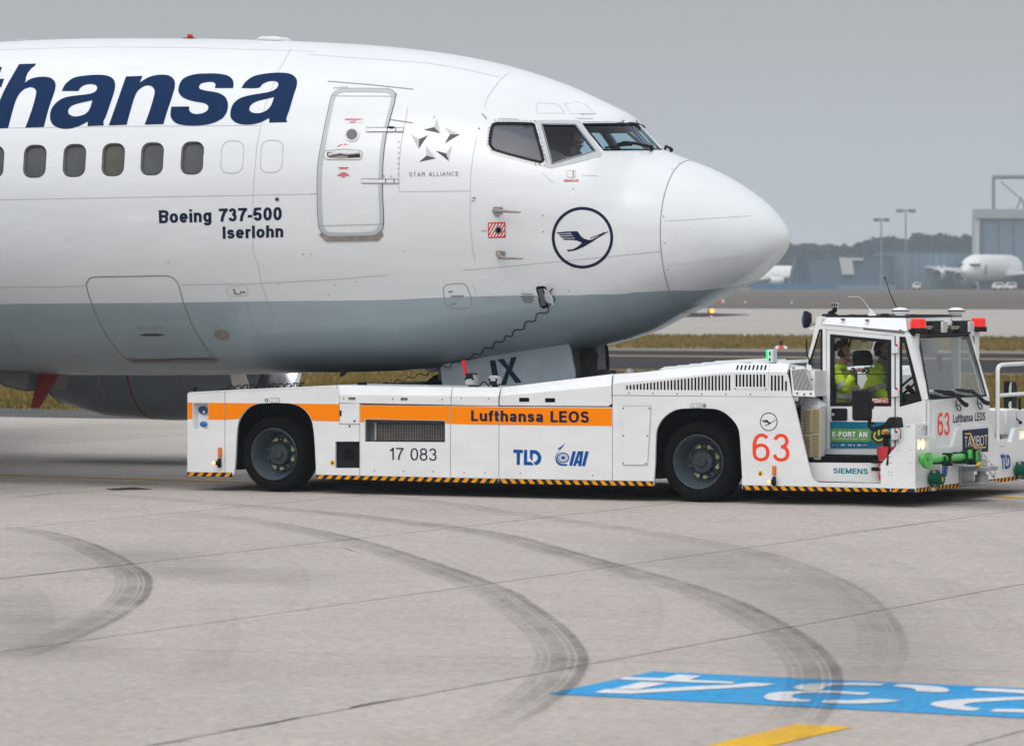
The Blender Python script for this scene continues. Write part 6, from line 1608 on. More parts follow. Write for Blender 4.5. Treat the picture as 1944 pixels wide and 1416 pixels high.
# hazard striping along the foot of the side
def foot(px): return np.interp(px, [355, 427, 600, 683, 855, 947, 1162, 1240, 1409, 1550, 1738], [895.8, 896.6, 900.8, 902.8, 906.2, 908.2, 912.6, 913.2, 920.6, 923.6, 927.6])
def foot2(px): return np.interp(px, [355, 427, 600, 683, 855, 947, 1162, 1240, 1409, 1550, 1738], [903.4, 905, 908.8, 910.6, 915.2, 917.4, 921.4, 922.4, 930, 932, 934.6])
for x0, x1, dr_, n in ((355.6, 441, 1, 5.5), (601, 946, 1, 20), (948, 1240, -1, 17), (1410, 1690, -1, 16), (1692, 1737, 1, 2.5)):
    bs = sdec('hazard_stripe', [[(x0, foot(x0)), (x1, foot(x1)), (x1, foot2(x1)), (x0, foot2(x0))]], M['hz_b'], tr, off=.004)
    st_ = 17.2; x = x0 + (3 if dr_ > 0 else 4)
    while x < x1 - 9:
        lean = 6.0*dr_; a_ = x; b_ = min(x + 8.6, x1)
        t0, t1_ = a_ + lean/2 + 1, b_ + lean/2 + 1; u0, u1 = a_ - lean/2 + 1, b_ - lean/2 + 1
        cl = lambda v: min(max(v, x0 + .2), x1 - .2)
        t0, t1_, u0, u1 = map(cl, (t0, t1_, u0, u1))
        sdec('stripe_block', [[(t0, foot(t0)+.3), (t1_, foot(t1_)+.3), (u1, foot2(u1)-.3), (u0, foot2(u0)-.3)]], M['hz_o'], bs, off=.007)
        x += st_

# lids, bevelled inwards to the deck
def lid(name, low, bev, top, inset, mt, mirror=True, par=None, drop=0.0, far_dz=0.0):
    """low, bev, top: pixel polylines with the same count; low and bev on the side plane, top inset"""
    out = None
    for side in ((0, 1) if mirror else (0,)):
        A_ = [T.side(*p, 0) for p in low]; B_ = [T.side(*p, 0) for p in bev]; C_ = [T.side(*p, inset) for p in top]
        D_ = [Vector((p.x, inset + .75, p.z - drop)) for p in C_]
        n = len(A_); v = A_ + B_ + C_ + D_
        if side: v = [Vector((p.x, TWD - p.y, p.z + far_dz)) for p in v]
        f = []
        for k in range(3): f += [(k*n+i, k*n+i+1, (k+1)*n+i+1, (k+1)*n+i) for i in range(n-1)]
        f += [(0, n, 2*n), (0, 2*n, 3*n), (n-1, 2*n-1, 3*n-1), (n-1, 3*n-1, 4*n-1)] if False else [(0, n, 2*n, 3*n), (n-1, 4*n-1, 3*n-1, 2*n-1)]
        o = mk(name, v, f, mt, par or tr)
        sd = o.modifiers.new('solid', 'SOLIDIFY'); sd.thickness = .012; sd.offset = -1
        out = out or o
    return out
l1 = lid('deck_lid', [(645, 765), (856, 768.6)], [(645, 749.4), (856, 751.4)], [(636.5, 731.2), (858.6, 735)], .15, M['tw'])
l2 = lid('deck_lid', [(857, 768.8), (946, 770.4)], [(857, 751.8), (946, 752.6)], [(860, 735.2), (951, 736)], .15, M['tw'])
l3 = lid('deck_lid', [(948.5, 769.5), (953, 769.9), (1155, 771), (1161.6, 766)], [(948.5, 757.4), (952, 751.4), (1155, 732.6), (1161, 731.8)], [(952.5, 735.6), (956, 735.2), (1156, 710.8), (1162, 709.8)], .15, M['tw'])
deck = lid('rear_deck', [(359, 748), (427, 744), (634, 736)], [(359, 747), (427, 743), (634, 735)], [(359, 744.6), (427, 740.8), (634, 731.4)], .05, M['tw'])
for par, r_ in ((l1, ((207, 183, 251, 197), (540, 185, 583, 201))), (l3, ((1293, 184, 1357, 210), (1458, 187, 1521, 213)))):
    for a, b, c_, d_ in r_:
        g_ = sdec('grab_slot', [z8(*rrect(a, b, c_, d_, 3))], M['dark'], par)
        if par is l1: sdec('slot_lip', [z8(*rrect(a+6, b+6, c_-2, d_-1, 2))], M['bare'], g_, off=.005)
for par, pts_ in ((l1, z8((177, 188), (489, 191), (803, 194))), (l2, z8((925, 187), (1097, 189)))):
    for c_ in pts_: sdec('screw', [ellipse(*c_, 1.2, 1.9, 10)], M['rivet'], par)
# bonnet over the engine
slots = [t1(*rrect(x-8, 240 + max(0, (860-x)*.105) + (0 if x > 860 else 13*(860-x)/640*0) , x+8, 370 + (x-233)*.0095, 7.9, 3)) for x in [233 + 30.0*i for i in range(31)]]
slots = []
for i in range(31):
    x = 233 + 30.0*i; top = np.interp(x, [233, 860, 1010, 1140], [330, 258, 243, 240]); bot = 370 + (x-233)*.0095
    slots.append(t1(*rrect(x-8, top, x+8, bot, 7.9, 3)))
slots += [t1(*rrect(x-8.5, 234, x+8.5, 345 + (x-1195)*.01, 8, 3)) for x in [1195 + 30.6*i for i in range(9)]]
slots += [t1(*rrect(x-8.5, 243, x+8.5, 380, 8, 3)) for x in (1505, 1535, 1566, 1598)] + [t1(*rrect(1621, 292, 1638, 381, 8, 3))]
bon = sp('bonnet_side', [[(1162.4+G, 729), (1392.8, 706.6), (1494, 706.6), (1498, 720), (1504, 753.6), (1162.4+G, 750.2)]] + slots, th=.006)
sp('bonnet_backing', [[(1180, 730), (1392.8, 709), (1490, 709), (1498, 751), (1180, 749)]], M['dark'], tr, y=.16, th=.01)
lou = lid('bonnet', [(1163, 729.2), (1392.8, 706.8), (1494, 706.8)], [(1163, 728.9), (1392.8, 706.5), (1494, 706.5)], [(1165, 712), (1393, 689), (1498.5, 690)], .17, M['tw'], drop=.07, far_dz=-.10)
for i in range(8):
    x = 1205 + 35*i
    A_ = [T.side(*p, 0) for p in t1((1168, 213), (1476, 213))]; 
    l = t1(*rrect(x-7, 153, x+7, 198, 6.5, 2, shear=.25))
    v = []
    for px_, py_ in l:
        k_ = (706.5-py_)/(706.5-689); v.append(T.side(px_, py_, .17*k_) + Vector((0, -.004, .003)))
    mk('bonnet_slot', v, [tuple(range(len(v)))], M['dark'], lou)
for l in (((1165, 130), (1165, 355), (1175, 366), (1465, 368), (1476, 355), (1480, 215), (1490, 140)), ):
    v = []
    lp = ribbon_loop(t1(*l), .8)
    for px_, py_ in lp:
        k_ = max(0, (706.5-py_)/(706.5-689)); v.append(T.side(px_, py_, .17*k_) + Vector((0, -.003, .002)))
    n = len(l); mk('bonnet_seam', v, [(i, i+1, 2*n-2-i, 2*n-1-i) for i in range(n-1)], M['seam_soft'], lou)
for c_ in t1((249, 399), (461, 401), (673, 405), (888, 407), (1102, 408), (1318, 410), (1185, 361), (1452, 363)): sdec('screw', [ellipse(*c_, 1.5, 1.5, 10)], M['rivet'], bon)
pk = a5((420, 798), (545, 785), (668, 770), (790, 757), (915, 742), (1125, 730), (1310, 735), (1550, 738))
for i, (px_, py_) in enumerate(pk):
    p_ = T.side(px_, py_, .2); b_ = .036
    w_ = MB().extr([(p_.x-.075, .2, p_.z-b_), (p_.x, .2, p_.z), (p_.x+.028, .2, p_.z-b_)], (0, .85, 0)).build('bonnet_louvre', M['tw'], lou)
bq = [T.side(1166, 712.6, .17) + Vector((0, 0, -.075)), T.side(1393, 689.8, .17) + Vector((0, 0, -.075)), T.side(1545, 691, .17) + Vector((0, 0, -.075)), T.side(1545, 700, .17) + Vector((0, 0, -.3)), T.side(1166, 760, .17)]
for y_, dz in ((.03, 0), (2.95, -.10)):
    qq = [p + Vector((0, y_, dz)) for p in bq]
    MB().hull2(qq, [p + Vector((0, .85, 0)) for p in qq]).build('bonnet_top', M['tw'], tr)
# green signal on the bonnet
g0 = T.side(*a5((1420, 760))[0], .55); g1 = T.side(*a5((1470, 632))[0], .55)
sg = MB().box(g0.x, g1.x, .55, .68, g0.z, g1.z).build('signal_box', M['ac_white'], tr, bevel=.008)
for ya, yb_ in ((640, 690), (698, 755)):
    a_, b_ = T.side(*a5((1378, yb_))[0], .5), T.side(*a5((1420, ya))[0], .5)
    MB().box(a_.x+.01, g0.x+.005, .545, .665, a_.z, b_.z).build('green_lens', M['green_lit'], sg, bevel=.006)
    c_ = a5((1440, (ya+yb_)/2+5))[0]; sdec('signal_slot', [ellipse(*c_, 1.5, 3.8, 14)], M['black'], sg, y=.55, off=.004)
MB().box(g0.x-.03, g1.x, .56, .66, g0.z-.03, g0.z).build('signal_foot', M['black'], sg)
# louvred grille between bonnet and cab
gq = [T.side(*p, y) for p, y in zip(t1((1666, 176), (1852, 152), (1889, 434), (1690, 424)), (.03, .22, .14, -.02))]
nrm_ = (gq[1]-gq[0]).cross(gq[3]-gq[0]).normalized()
if nrm_.y > 0: nrm_ = -nrm_
def gmap(a, b): return gq[0].lerp(gq[1], a).lerp(gq[3].lerp(gq[2], a), b)
gl = [[(0, 0), (1, 0), (1, 1), (0, 1)]]
for i in range(15):
    x = .09 + .83*i/14; t0 = .1 if i < 12 else .16
    gl.append([(x-.019, t0), (x+.019, t0), (x+.037, .80), (x-.001, .80)])
gr = plate('louvred_grille', gl, gmap, -nrm_*.005, M['tw'], tr)
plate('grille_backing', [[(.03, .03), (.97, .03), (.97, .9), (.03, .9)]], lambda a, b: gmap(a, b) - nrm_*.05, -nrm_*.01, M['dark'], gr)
for a, b in ((.2, .9), (.5, .93), (.8, .9), (.15, .03), (.7, .02), (.93, .45)):
    c_ = gmap(a, b) + nrm_*.004; MB().cyl(c_, c_ + nrm_*.006, .012, n=8).build('screw', M['rivet'], gr)

# chassis, wheels, deck trough
xs = lambda px: S2([(px, 800)])[0][0]
xa1, xa2, xb1, xb2 = xs(440), xs(602), xs(1238), xs(1411)
for x0, x1, z1_ in ((.15, xa1-.0, .98), (xa2, xb1, .98), (xb2, TL-.12, .52)):
    MB().box(x0, x1, .22 if x0 < 7 else .06, TWD-.06, .24, z1_).build('chassis', M['dark'] if x0 < 7 else M['cab_in'], tr)
MB().box(xa1, xa2, .75, TWD-.75, .3, 1.0).build('axle_housing', M['dark'], tr)
MB().box(xb1, xb2, .75, TWD-.75, .3, 1.0).build('axle_housing', M['dark'], tr)
for i in range(2):
    a_, b_ = ((xa1, xa2), (xb1, xb2))[i]
    MB().box(a_-.05, b_+.05, .05, .75, 1.12, 1.15).build('arch_lining', M['dark'], tr)
    MB().box(a_-.06, a_-.03, .03, .75, .3, 1.12).build('arch_lining', M['dark'], tr)
    MB().box(b_+.03, b_+.06, .03, .75, .3, 1.12).build('arch_lining', M['dark'], tr)
def wheel(px, py, yc, sy):
    c_ = T.side(px, py, .06); r_ = c_.z
    X = c_.x; o = Vector((X, yc, r_))
    ax = Vector((0, -sy, 0))
    # outer face towards ax
    t_ = thing('wheel', None, None); t_.parent = tr; t_.location = o
    prof_ = [(.285, .10), (.30, .165), (.34, .19), (.39, .185), (r_-.028, .165), (r_-.006, .13), (r_, .09), (r_, -.09), (r_-.006, -.13), (r_-.03, -.165), (.38, -.185), (.30, -.165), (.285, -.1)]
    MB().lathe(prof_, (0, 0, 0), ax, 48, closed=True).build('tyre', M['rubber'], t_, smooth=50)
    rm = MB().lathe([(.300, .165), (.291, .178), (.282, .165), (.272, .12), (.262, .09), (.25, .0), (.215, -.055), (.12, -.06), (.001, -.06)], (0, 0, 0), ax, 44).build('rim', M['rim'], t_, smooth=45)
    hb_ = MB().lathe([(.205, -.055), (.20, -.03), (.13, -.02), (.125, .045), (.115, .06), (.06, .065), (.05, .085), (.001, .085)], (0, 0, 0), ax, 30).build('hub', M['hub'], rm, smooth=45)
    nb_ = MB(); nf = MB()
    for k in range(10):
        a_ = 2*pi*k/10 + .3; d_ = Vector((cos(a_), 0, sin(a_)))
        nb_.cyl(d_*.168 + ax*-.03, d_*.168 + ax*.005, .016, n=6)
    for k in (1.2, 1.9, 0.3, -.35, -1.5, -2.0):
        d_ = Vector((cos(k), 0, sin(k))); s_ = Vector((-sin(k), 0, cos(k))); sg_ = 1 if int(k*10) % 2 else -1
        nf.cyl(d_*.168 + ax*.0, d_*.168 + ax*.012, .022, n=8)
        nf.add([d_*.152 + ax*.012, d_*.184 + ax*.012, d_*.168 + s_*.05*sg_ + ax*.012], [(0, 1, 2)])
    tag(nb_.build('wheel_nuts', M['rim'], rm), kind='stuff'); tag(nf.build('wheel_nut_flags', M['nutflag'], rm), kind='stuff')
    rb = MB()
    for k in range(18):
        a_ = 2*pi*k/18; d_ = Vector((cos(a_), 0, sin(a_))); rb.cyl(d_*.118 + ax*.05, d_*.118 + ax*.068, .007, n=5)
    tag(rb.build('hub_bolts', M['hub'], rm), kind='stuff')
    return t_
wheel(517.2, 862.5, .26, 1); wheel(1323.2, 877.1, .26, 1)
wheel(517.2, 862.5, TWD-.26, -1); wheel(1323.2, 877.1, TWD-.26, -1)
# far flank
for nm, l in (('side_panel', [(357, 745), (634, 731.8), (644, 748), (1162, 750), (1162, 912), (1240, 913)] + arch2 + [(1240, 913)][:0] + [(1409, 920), (1700, 926), (1712, 836), (1504, 754), (1162, 751)][:0]),):
    pass
fl_ = [S2([(357, 746), (634, 732), (644, 750), (1162, 730), (1392, 707), (1500, 707), (1505, 754), (1533, 876), (1545, 914), (1672, 917), (1700, 836), (1738, 806), (1738, 930), (1412, 921)] + arch2[::-1] + [(1238, 914), (604, 902)] + arch1[::-1] + [(441, 897), (356, 896)])]
plate('far_side_panel', fl_, lambda a, b: Vector((a, TWD, b)), (0, -.03, 0), M['tw'], tr)
# trough and clamp that holds the nose wheels
MB().box(xs(640), xs(1150), .95, TWD-.95, .36, .42).build('cradle_floor', M['bare'], tr)
for sy in (.93, TWD-.93): MB().box(xs(600), xs(1160), sy-.02, sy+.02, .4, 1.05).build('cradle_wall', M['ac_white'], tr)
MB().box(xs(800), xs(815), 1.2, TWD-1.2, .42, 1.0).build('cradle_gate', M['bare'], tr)
MB().box(xs(355)+.02, xs(355)+.06, .03, TWD-.03, .25, T.side(358, 746, 0).z-.01).build('rear_plate', M['tw'], tr)
# things standing on the deck
for q0, q1, y_ in ((a2((333, 545))[0], a2((435, 432))[0], .5), (a2((577, 545))[0], a2((678, 447))[0], .42)):
    a_, b_ = T.side(*q0, y_), T.side(*q1, y_); w_ = b_.x-a_.x; h_ = b_.z-a_.z
    cm = MB().hull2([(a_.x+.01, y_, a_.z), (b_.x-.015, y_, a_.z), (b_.x, y_, a_.z+h_*.55), (b_.x-.01, y_, b_.z), (a_.x+.01, y_, b_.z), (a_.x, y_, a_.z+h_*.55)], [(a_.x+.02, y_+.12, a_.z), (b_.x-.02, y_+.12, a_.z), (b_.x-.01, y_+.12, a_.z+h_*.5), (b_.x-.02, y_+.12, b_.z-.01), (a_.x+.02, y_+.12, b_.z-.01), (a_.x+.01, y_+.12, a_.z+h_*.5)]).build('deck_camera', M['device'], tr, bevel=.01)
    black_top = q0[0] < 900
    za, zb_ = (b_.z-h_*.42, b_.z+.008) if black_top else (a_.z, a_.z+h_*.42)
    MB().box(a_.x+w_*.12, b_.x-w_*.12, y_-.012, y_+.1, za, zb_).build('camera_hood', M['black'], cm, bevel=.008)
    for sx in (.14, .86): MB().cyl((a_.x+w_*sx, y_-.01, a_.z+h_*.56), (a_.x+w_*sx, y_, a_.z+h_*.56), .014, n=8).build('clip', M['black'], cm)
    MB().box(a_.x+w_*.3, b_.x-w_*.3, y_+.02, y_+.08, a_.z-.16, a_.z).build('camera_foot', M['black'], cm)
pts_ = [T.side(*p, .45) for p in smooth_loop(a2((400, 548), (450, 556), (495, 548), (510, 522), (535, 512), (560, 530), (590, 560)), 4, closed=False, corner=120)]
MB().tube(pts_, .008, 6).build('camera_cable', M['black'], tr)
a_, b_ = T.side(*z6((252, 688))[0], .4), T.side(*z6((290, 666))[0], .4)
MB().box(a_.x, b_.x, .4, .5, a_.z-.03, b_.z).build('deck_socket', M['black'], tr, bevel=.006)
a_, b_ = T.side(*a2((1800, 440))[0], .7), T.side(*a2((1858, 392))[0], .7)
MB().box(a_.x, b_.x, .6, .8, a_.z-.05, b_.z).build('deck_buffer', M['black'], tr, bevel=.012)
MB().ball(T.side(*a5((75, 858))[0], .9), .055, 10, 6).build('deck_cap', M['bare'], tr)
# coil of the cable lying on the rear deck
cp = [(420, 738.6), (430, 737.2)]
for i in range(11):
    x = 432 + 13.5*i
    cp += [(x, 738.5-.42*i), (x+3, 734-.5*i), (x+7, 731.6-.5*i), (x+11, 733.4-.5*i)]
cl_ = smooth_loop([(T.side(*p, .35).x, T.side(*p, .35).z) for p in cp], 4, closed=False, corner=150)
MB().tube([(x, .35 + .03*sin(i*.9), z) for i, (x, z) in enumerate(cl_)], .007, 5).build('deck_cable', M['black'], tr)
a_ = T.side(*z7((133, 165))[0], .3); MB().ball(a_, .028, 10, 6).cyl(a_ + Vector((0, 0, -.12)), a_, .01, n=6).build('cable_hook', M['black'], tr)
# red strap between landing gear door and camera
sA = [T.side(*p, .9) for p in a2((303, 290), (342, 290), (358, 440), (328, 440))]
stp = MB().extr([p - sA[0] for p in sA], (0, .012, 0)).build('warning_strap', M['red'])
stp.location = T.world(sA[0]); stp.rotation_euler = (0, 0, -T.yaw)
tag(stp, 'red warning strap hanging in front of the lettered nose gear door', 'strap')

# ------------------------------------------------------------------ cab
YC, YF = .54, 2.5
def xy(px, y): return T.side(px, 800, y).x
cab_out = [(1551, 600.6), (1563.5, 600.6), (1559, 613.5), (1560, 615.6), (1709, 628.4), (1722, 630), (1728, 637), (1764, 760), (1764, 866), (1561, 866), (1561, 768), (1541, 752), (1531.4, 692), (1533, 680), (1541, 650)]
rear_win = [(1555, 625.4), (1561.6, 625), (1562, 771), (1551, 757), (1543, 751), (1535, 694), (1536, 687)]
door_hole = [(1568, 625.6), (1699, 637.2), (1699, 853), (1568, 853)]
qtr = [(1707.4, 639), (1719, 639.6), (1750.6, 761), (1707.8, 772.6)]
cs_ = sp('cab_side', [cab_out, rear_win, door_hole, qtr], M['tw'], tr, y=YC, th=.06)
far_side = plate('cab_far_side', [S2(l, YC) for l in (cab_out, rear_win, [(1576, 634.4), (1692, 645.4), (1692, 771), (1576, 771)], qtr)], lambda a, b: Vector((a, YF, b)), (0, -.05, 0), M['tw'], tr)
def inset(l, k, cxy=None):
    cx_ = sum(p[0] for p in l)/len(l); cy_ = sum(p[1] for p in l)/len(l)
    return [(cx_+(x-cx_)*k[0], cy_+(y-cy_)*k[1]) for x, y in l]
for l, nm in ((rear_win, 'rear_window'), (qtr, 'quarter_window')):
    for yy in (YC+.02, YF-.02):
        V_ = S2(l, YC)
        g_ = mk(nm, [Vector((a, yy, b)) for a, b in V_], [tuple(range(len(V_)))], M['cab_glass'], tr)
qi = [(1711.6, 651), (1716.6, 651), (1741, 757), (1712, 765)]
sp('window_seal', [qtr, qi], M['black'], tr, y=YC+.004, th=.02)
sp('window_seal', [rear_win, [(1556, 629), (1557.6, 629), (1557.8, 752), (1552, 748), (1539.5, 700), (1537.6, 693)]], M['black'], tr, y=YC+.004, th=.02)
dw_o = [(1575.8, 634.4), (1691.8, 645.4), (1691.8, 771), (1575.8, 771)]
dw_i = [(1583, 641.3), (1684.6, 650.8), (1684.6, 764), (1583, 764)]
dr = sp('cab_door', [[(1569, 626.6), (1698, 638), (1698, 852.2), (1570.5, 852.2), (1569, 850.5)], dw_o], M['tw'], tr, y=YC+.004, th=.04)
sp('door_window_seal', [dw_o, dw_i], M['black'], dr, y=YC, th=.03)
V_ = S2(dw_i, YC+.01); mk('door_window', [Vector((a, YC+.014, b)) for a, b in V_], [(0, 1, 2, 3)], M['cab_glass'], dr)
a_, b_ = T.side(1583, 709.4, YC), T.side(1684.6, 710.6, YC)
MB().box(a_.x, b_.x, YC-.008, YC+.012, b_.z-.006, a_.z+.004).build('window_rail', M['black'], dr)
sp('door_latch', [b6(*rrect(655, 262, 879, 436, 26))], M['black'], dr, y=YC-.012, th=.016, bevel=.004)
c_ = T.side(*b6((680, 347))[0], YC-.02); MB().cyl(c_, c_ + Vector((0, .012, 0)), .016, n=12).build('lock', M['alu'], dr)
ad = sdec('poster', [b6((640, 450), (1500, 455), (1503, 830), (642, 828))], M['ad_blue'], dr, y=YC+.004)
sdec('poster_band', [b6((645, 548), (1210, 552), (1210, 735), (645, 733))], M['ad_green'], ad, y=YC+.004, off=.005)
text_s('E-PORT AN', 'poster_lettering', (*b6((674, 662), (1168, 668), (674, 588), (1168, 592)),), M['white_mark'], ad, y=YC+.004, off=.008, bold=.21)
text_s('Elektromobilität am Flughafen Frankfurt', 'poster_small_print', (*b6((674, 697), (1165, 703), (674, 678), (1165, 684)),), M['white_mark'], ad, y=YC+.004, off=.008, bold=.13)
pc = b6((1335, 648))[0]
sdec('power_disc', [ellipse(*pc, 16.4, 16.6, 32)], M['ad_lime'], ad, y=YC+.004, off=.008)
sdec('power_disc', [ellipse(*pc, 15.8, 16, 32)], M['ad_dark'], ad, y=YC+.004, off=.010)
sdec('power_ring', [[(pc[0]+r_*sin(a), pc[1]-r_*cos(a)) for r_, rg in ((10.6, np.linspace(.75, 2*pi-.75, 22)), (7.2, np.linspace(2*pi-.75, .75, 22))) for a in rg]], M['ad_lime'], ad, y=YC+.004, off=.013)
sdec('power_bar', [R(pc[0]-1.9, pc[1]-11.4, pc[0]+1.9, pc[1]-1)], M['ad_lime'], ad, y=YC+.004, off=.013)
for x0, x1, y0, y1 in ((672, 760, 780, 788), (800, 855, 768, 790), (902, 955, 770, 792), (975, 998, 770, 795), (1032, 1080, 770, 795), (1092, 1122, 776, 786), (1130, 1165, 774, 788)):
    n_ = 4
    for j in range(n_): sdec('sponsor_mark', [b6(*R(x0+(x1-x0)*j/n_, y0+(j % 2)*3, x0+(x1-x0)*(j+.7)/n_, y1-(j % 3)*3))], M['white_mark'], ad, y=YC+.004, off=.008)
stk = sdec('door_sticker', [b6((1240, 124), (1462, 124), (1462, 188), (1240, 184))], M['white_mark'], dr, y=YC-.004)
sdec('sticker_field', [b6((1306, 128), (1458, 128), (1458, 184), (1306, 184))], M['red_text'], stk, y=YC-.004, off=.006)
sdec('sticker_symbol', [b6(*ellipse(1273, 155, 24)), b6(*ellipse(1273, 155, 16))], M['red_text'], stk, y=YC-.004, off=.006)
sdec('sticker_symbol', [b6((1260, 142), (1265, 138), (1287, 166), (1282, 170))], M['red_text'], stk, y=YC-.004, off=.008)
for x in (1326, 1350): sdec('sticker_symbol', [b6((x-11, 172), (x-9, 152), (x-3, 140), (x+3, 140), (x+9, 152), (x+11, 172))], M['white_mark'], stk, y=YC-.004, off=.008)
for x in (1375, 1394, 1410, 1426): sdec('sticker_symbol', [b6(*R(x, 150, x+12, 166))], M['white_mark'], stk, y=YC-.004, off=.008)
for yy in (664, 746.5, 828.5):
    h = sp('door_hinge', [[(1692, yy-7), (1706, yy-7), (1706, yy+7), (1692, yy+7)]], M['tw'], dr, y=YC-.018, th=.02, bevel=.003)
    a_ = T.side(1702.4, yy-6, YC-.03); b_ = T.side(1702.4, yy+6, YC-.03); MB().cyl(b_, a_, .017, n=10).build('hinge_pin', M['tw'], h)
    MB().ball(a_ + Vector((0, 0, .015)), .014, 8, 5).build('pin_cap', M['red'], h)
sdec('door_gap', [R(1699.2, 638, 1700.6, 852)], M['seam_dark'], tr, y=YC, off=.002)
# roof
rl = [T.side(1560, 615.4, YC-.01), T.side(1709, 628.2, YC-.01)]; ru = [T.side(1563, 601.4, YC+.1), T.side(1720, 602.4, YC+.1)]
XR = T.side(1722, 630, YC).x                           # front of the roof
rf_l = T.side(1722, 629, YC-.01)
xtop = ru[1].x
sideS = [rl[0], rf_l, ru[1], ru[0]]
rs = MB().hull2(sideS, [p + Vector((0, .03, 0)) for p in sideS]).build('roof_side', M['tw'], tr)
for c_ in b3((702, 316), (1103, 331), (1665, 494)): 
    p_ = T.side(*c_, YC+.03); MB().cyl(p_ + Vector((0, .03, 0)), p_ - Vector((0, .05, 0)), .012, n=8).build('screw', M['rivet'], rs)
sF = [Vector((p.x, YC+YF-p.y, p.z)) for p in sideS]; MB().hull2(sF, [p - Vector((0, .03, 0)) for p in sF]).build('roof_side', M['tw'], tr)
fr = [rf_l, Vector((rf_l.x, YF+.01, rf_l.z)), Vector((ru[1].x, YF-.1, ru[1].z)), ru[1]]
MB().hull2(fr, [p - Vector((.03, 0, 0)) for p in fr]).build('roof_front', M['tw'], tr)
rt = [ru[0], ru[1], Vector((ru[1].x, YF-.1, ru[1].z)), Vector((ru[0].x, YF-.1, ru[0].z))]
MB().hull2([p + Vector((0, 0, .0)) for p in rt], [p + Vector((0, 0, -.02)) for p in rt]).build('roof_panel', M['ac_white'], tr)
ru_in = [p for p in rt]
for i in range(4):
    MB().tube([rt[i] + Vector((0, 0, .004)), rt[(i+1) % 4] + Vector((0, 0, .004))], .012, 6).build('roof_trim', M['black'], tr)
MB().hull2([rf_l + Vector((-.03, 0, .005)), Vector((rf_l.x-.03, YF, rf_l.z+.005)), Vector((rl[0].x, YF, rl[0].z+.005)), rl[0] + Vector((0, .02, .005))], [p + Vector((0, 0, -.03)) for p in [rf_l + Vector((-.03, 0, .005)), Vector((rf_l.x-.03, YF, rf_l.z+.005)), Vector((rl[0].x, YF, rl[0].z+.005)), rl[0] + Vector((0, .02, .005))]]).build('headlining', M['cab_in2'], tr)
MB().box(rf_l.x-.02, rf_l.x+.035, YC+.05, YF-.02, rf_l.z-.05, rf_l.z+.02).build('visor_strip', M['black'], tr)
# windscreen and front of the cab
XB = T.side(1764, 760, YC).x
wb = T.front(1762.6, 758.6, XB); wt = T.front(1742, 638, XR+.02); wbr = T.front(1873.4, 752.5, XB); wtr = T.front(1840.5, 635, XR+.02)
quad = [wb, wbr, wtr, wt]
wnrm = (wbr-wb).cross(wt-wb).normalized(); wnrm = wnrm if wnrm.x > 0 else -wnrm
mk('windscreen', [p - wnrm*.012 for p in quad], [(0, 1, 2, 3)], M['screen_glass'], tr)
def qin(k): 
    c_ = sum(quad, Vector())/4; return [c_ + (p-c_)*k for p in quad]
a_, b_ = quad, qin(.94)
f_ = []
mk('windscreen_seal', [p + wnrm*.004 for p in a_] + [p + wnrm*.004 for p in b_], [(i, (i+1) % 4, (i+1) % 4+4, i+4) for i in range(4)], M['black'], tr)
pl_ = [T.side(1728, 637, YC), T.side(1764, 760, YC)]
MB().hull2([pl_[0], pl_[1], wb + Vector((-.01, .005, 0)), wt + Vector((-.01, .005, 0))], [p + Vector((-.06, .02, 0)) for p in [pl_[0], pl_[1], wb, wt]]).build('front_pillar', M['tw'], tr)
MB().hull2([wbr + Vector((-.01, -.005, 0)), wtr + Vector((-.01, -.005, 0)), Vector((pl_[0].x, YF, wtr.z)), Vector((XB, YF, wbr.z))], [p + Vector((-.06, -.02, 0)) for p in [wbr, wtr, Vector((pl_[0].x, YF, wtr.z)), Vector((XB, YF, wbr.z))]]).build('front_pillar', M['tw'], tr)
cf = MB().box(XB-.06, XB, YC, YF, .3, wb.z-.005).build('cab_front', M['tw'], tr, bevel=.02)
MB().box(xy(1561, YC), XB-.06, YC+.06, YF-.06, .62, .66).build('cab_floor', M['cab_in'], tr)
# back wall of the cab: glazed above, dark below
zr = T.side(1545, 752, YC).z
MB().box(xy(1561, YC)-.12, xy(1561, YC)-.08, YC+.02, YF-.02, .5, zr).build('cab_rear_wall', M['cab_in'], tr)
a_, b_ = T.side(1533, 690, YC), T.side(1557, 606, YC)
mk('rear_glass', [Vector((a_.x, YC+.1, a_.z)), Vector((a_.x, YF-.1, a_.z)), Vector((b_.x, YF-.1, b_.z)), Vector((b_.x, YC+.1, b_.z))], [(0, 1, 2, 3)], M['cab_glass'], tr)
# lower cab front: number plate area and lettering
np_ = fp('number_panel', [t5((400, 160), (612, 150), (620, 655), (405, 672))], XB+.02, M['tw'], tr, th=.02)
text_f('63', 'front_number', (*t5((447, 500), (613, 492), (447, 172), (613, 168)),), M['num_red'], XB+.02, np_, bold=.13)
text_f('Lufthansa LEOS', 'front_lettering', (*t5((664, 320), (1118, 280), (664, 200), (1118, 164)),), M['ink'], XB, cf, bold=.17)
for c_ in t5((720, 349), (757, 347)): fdec('screw', [ellipse(*c_, .8, 1)], M['rivet'], XB, cf)
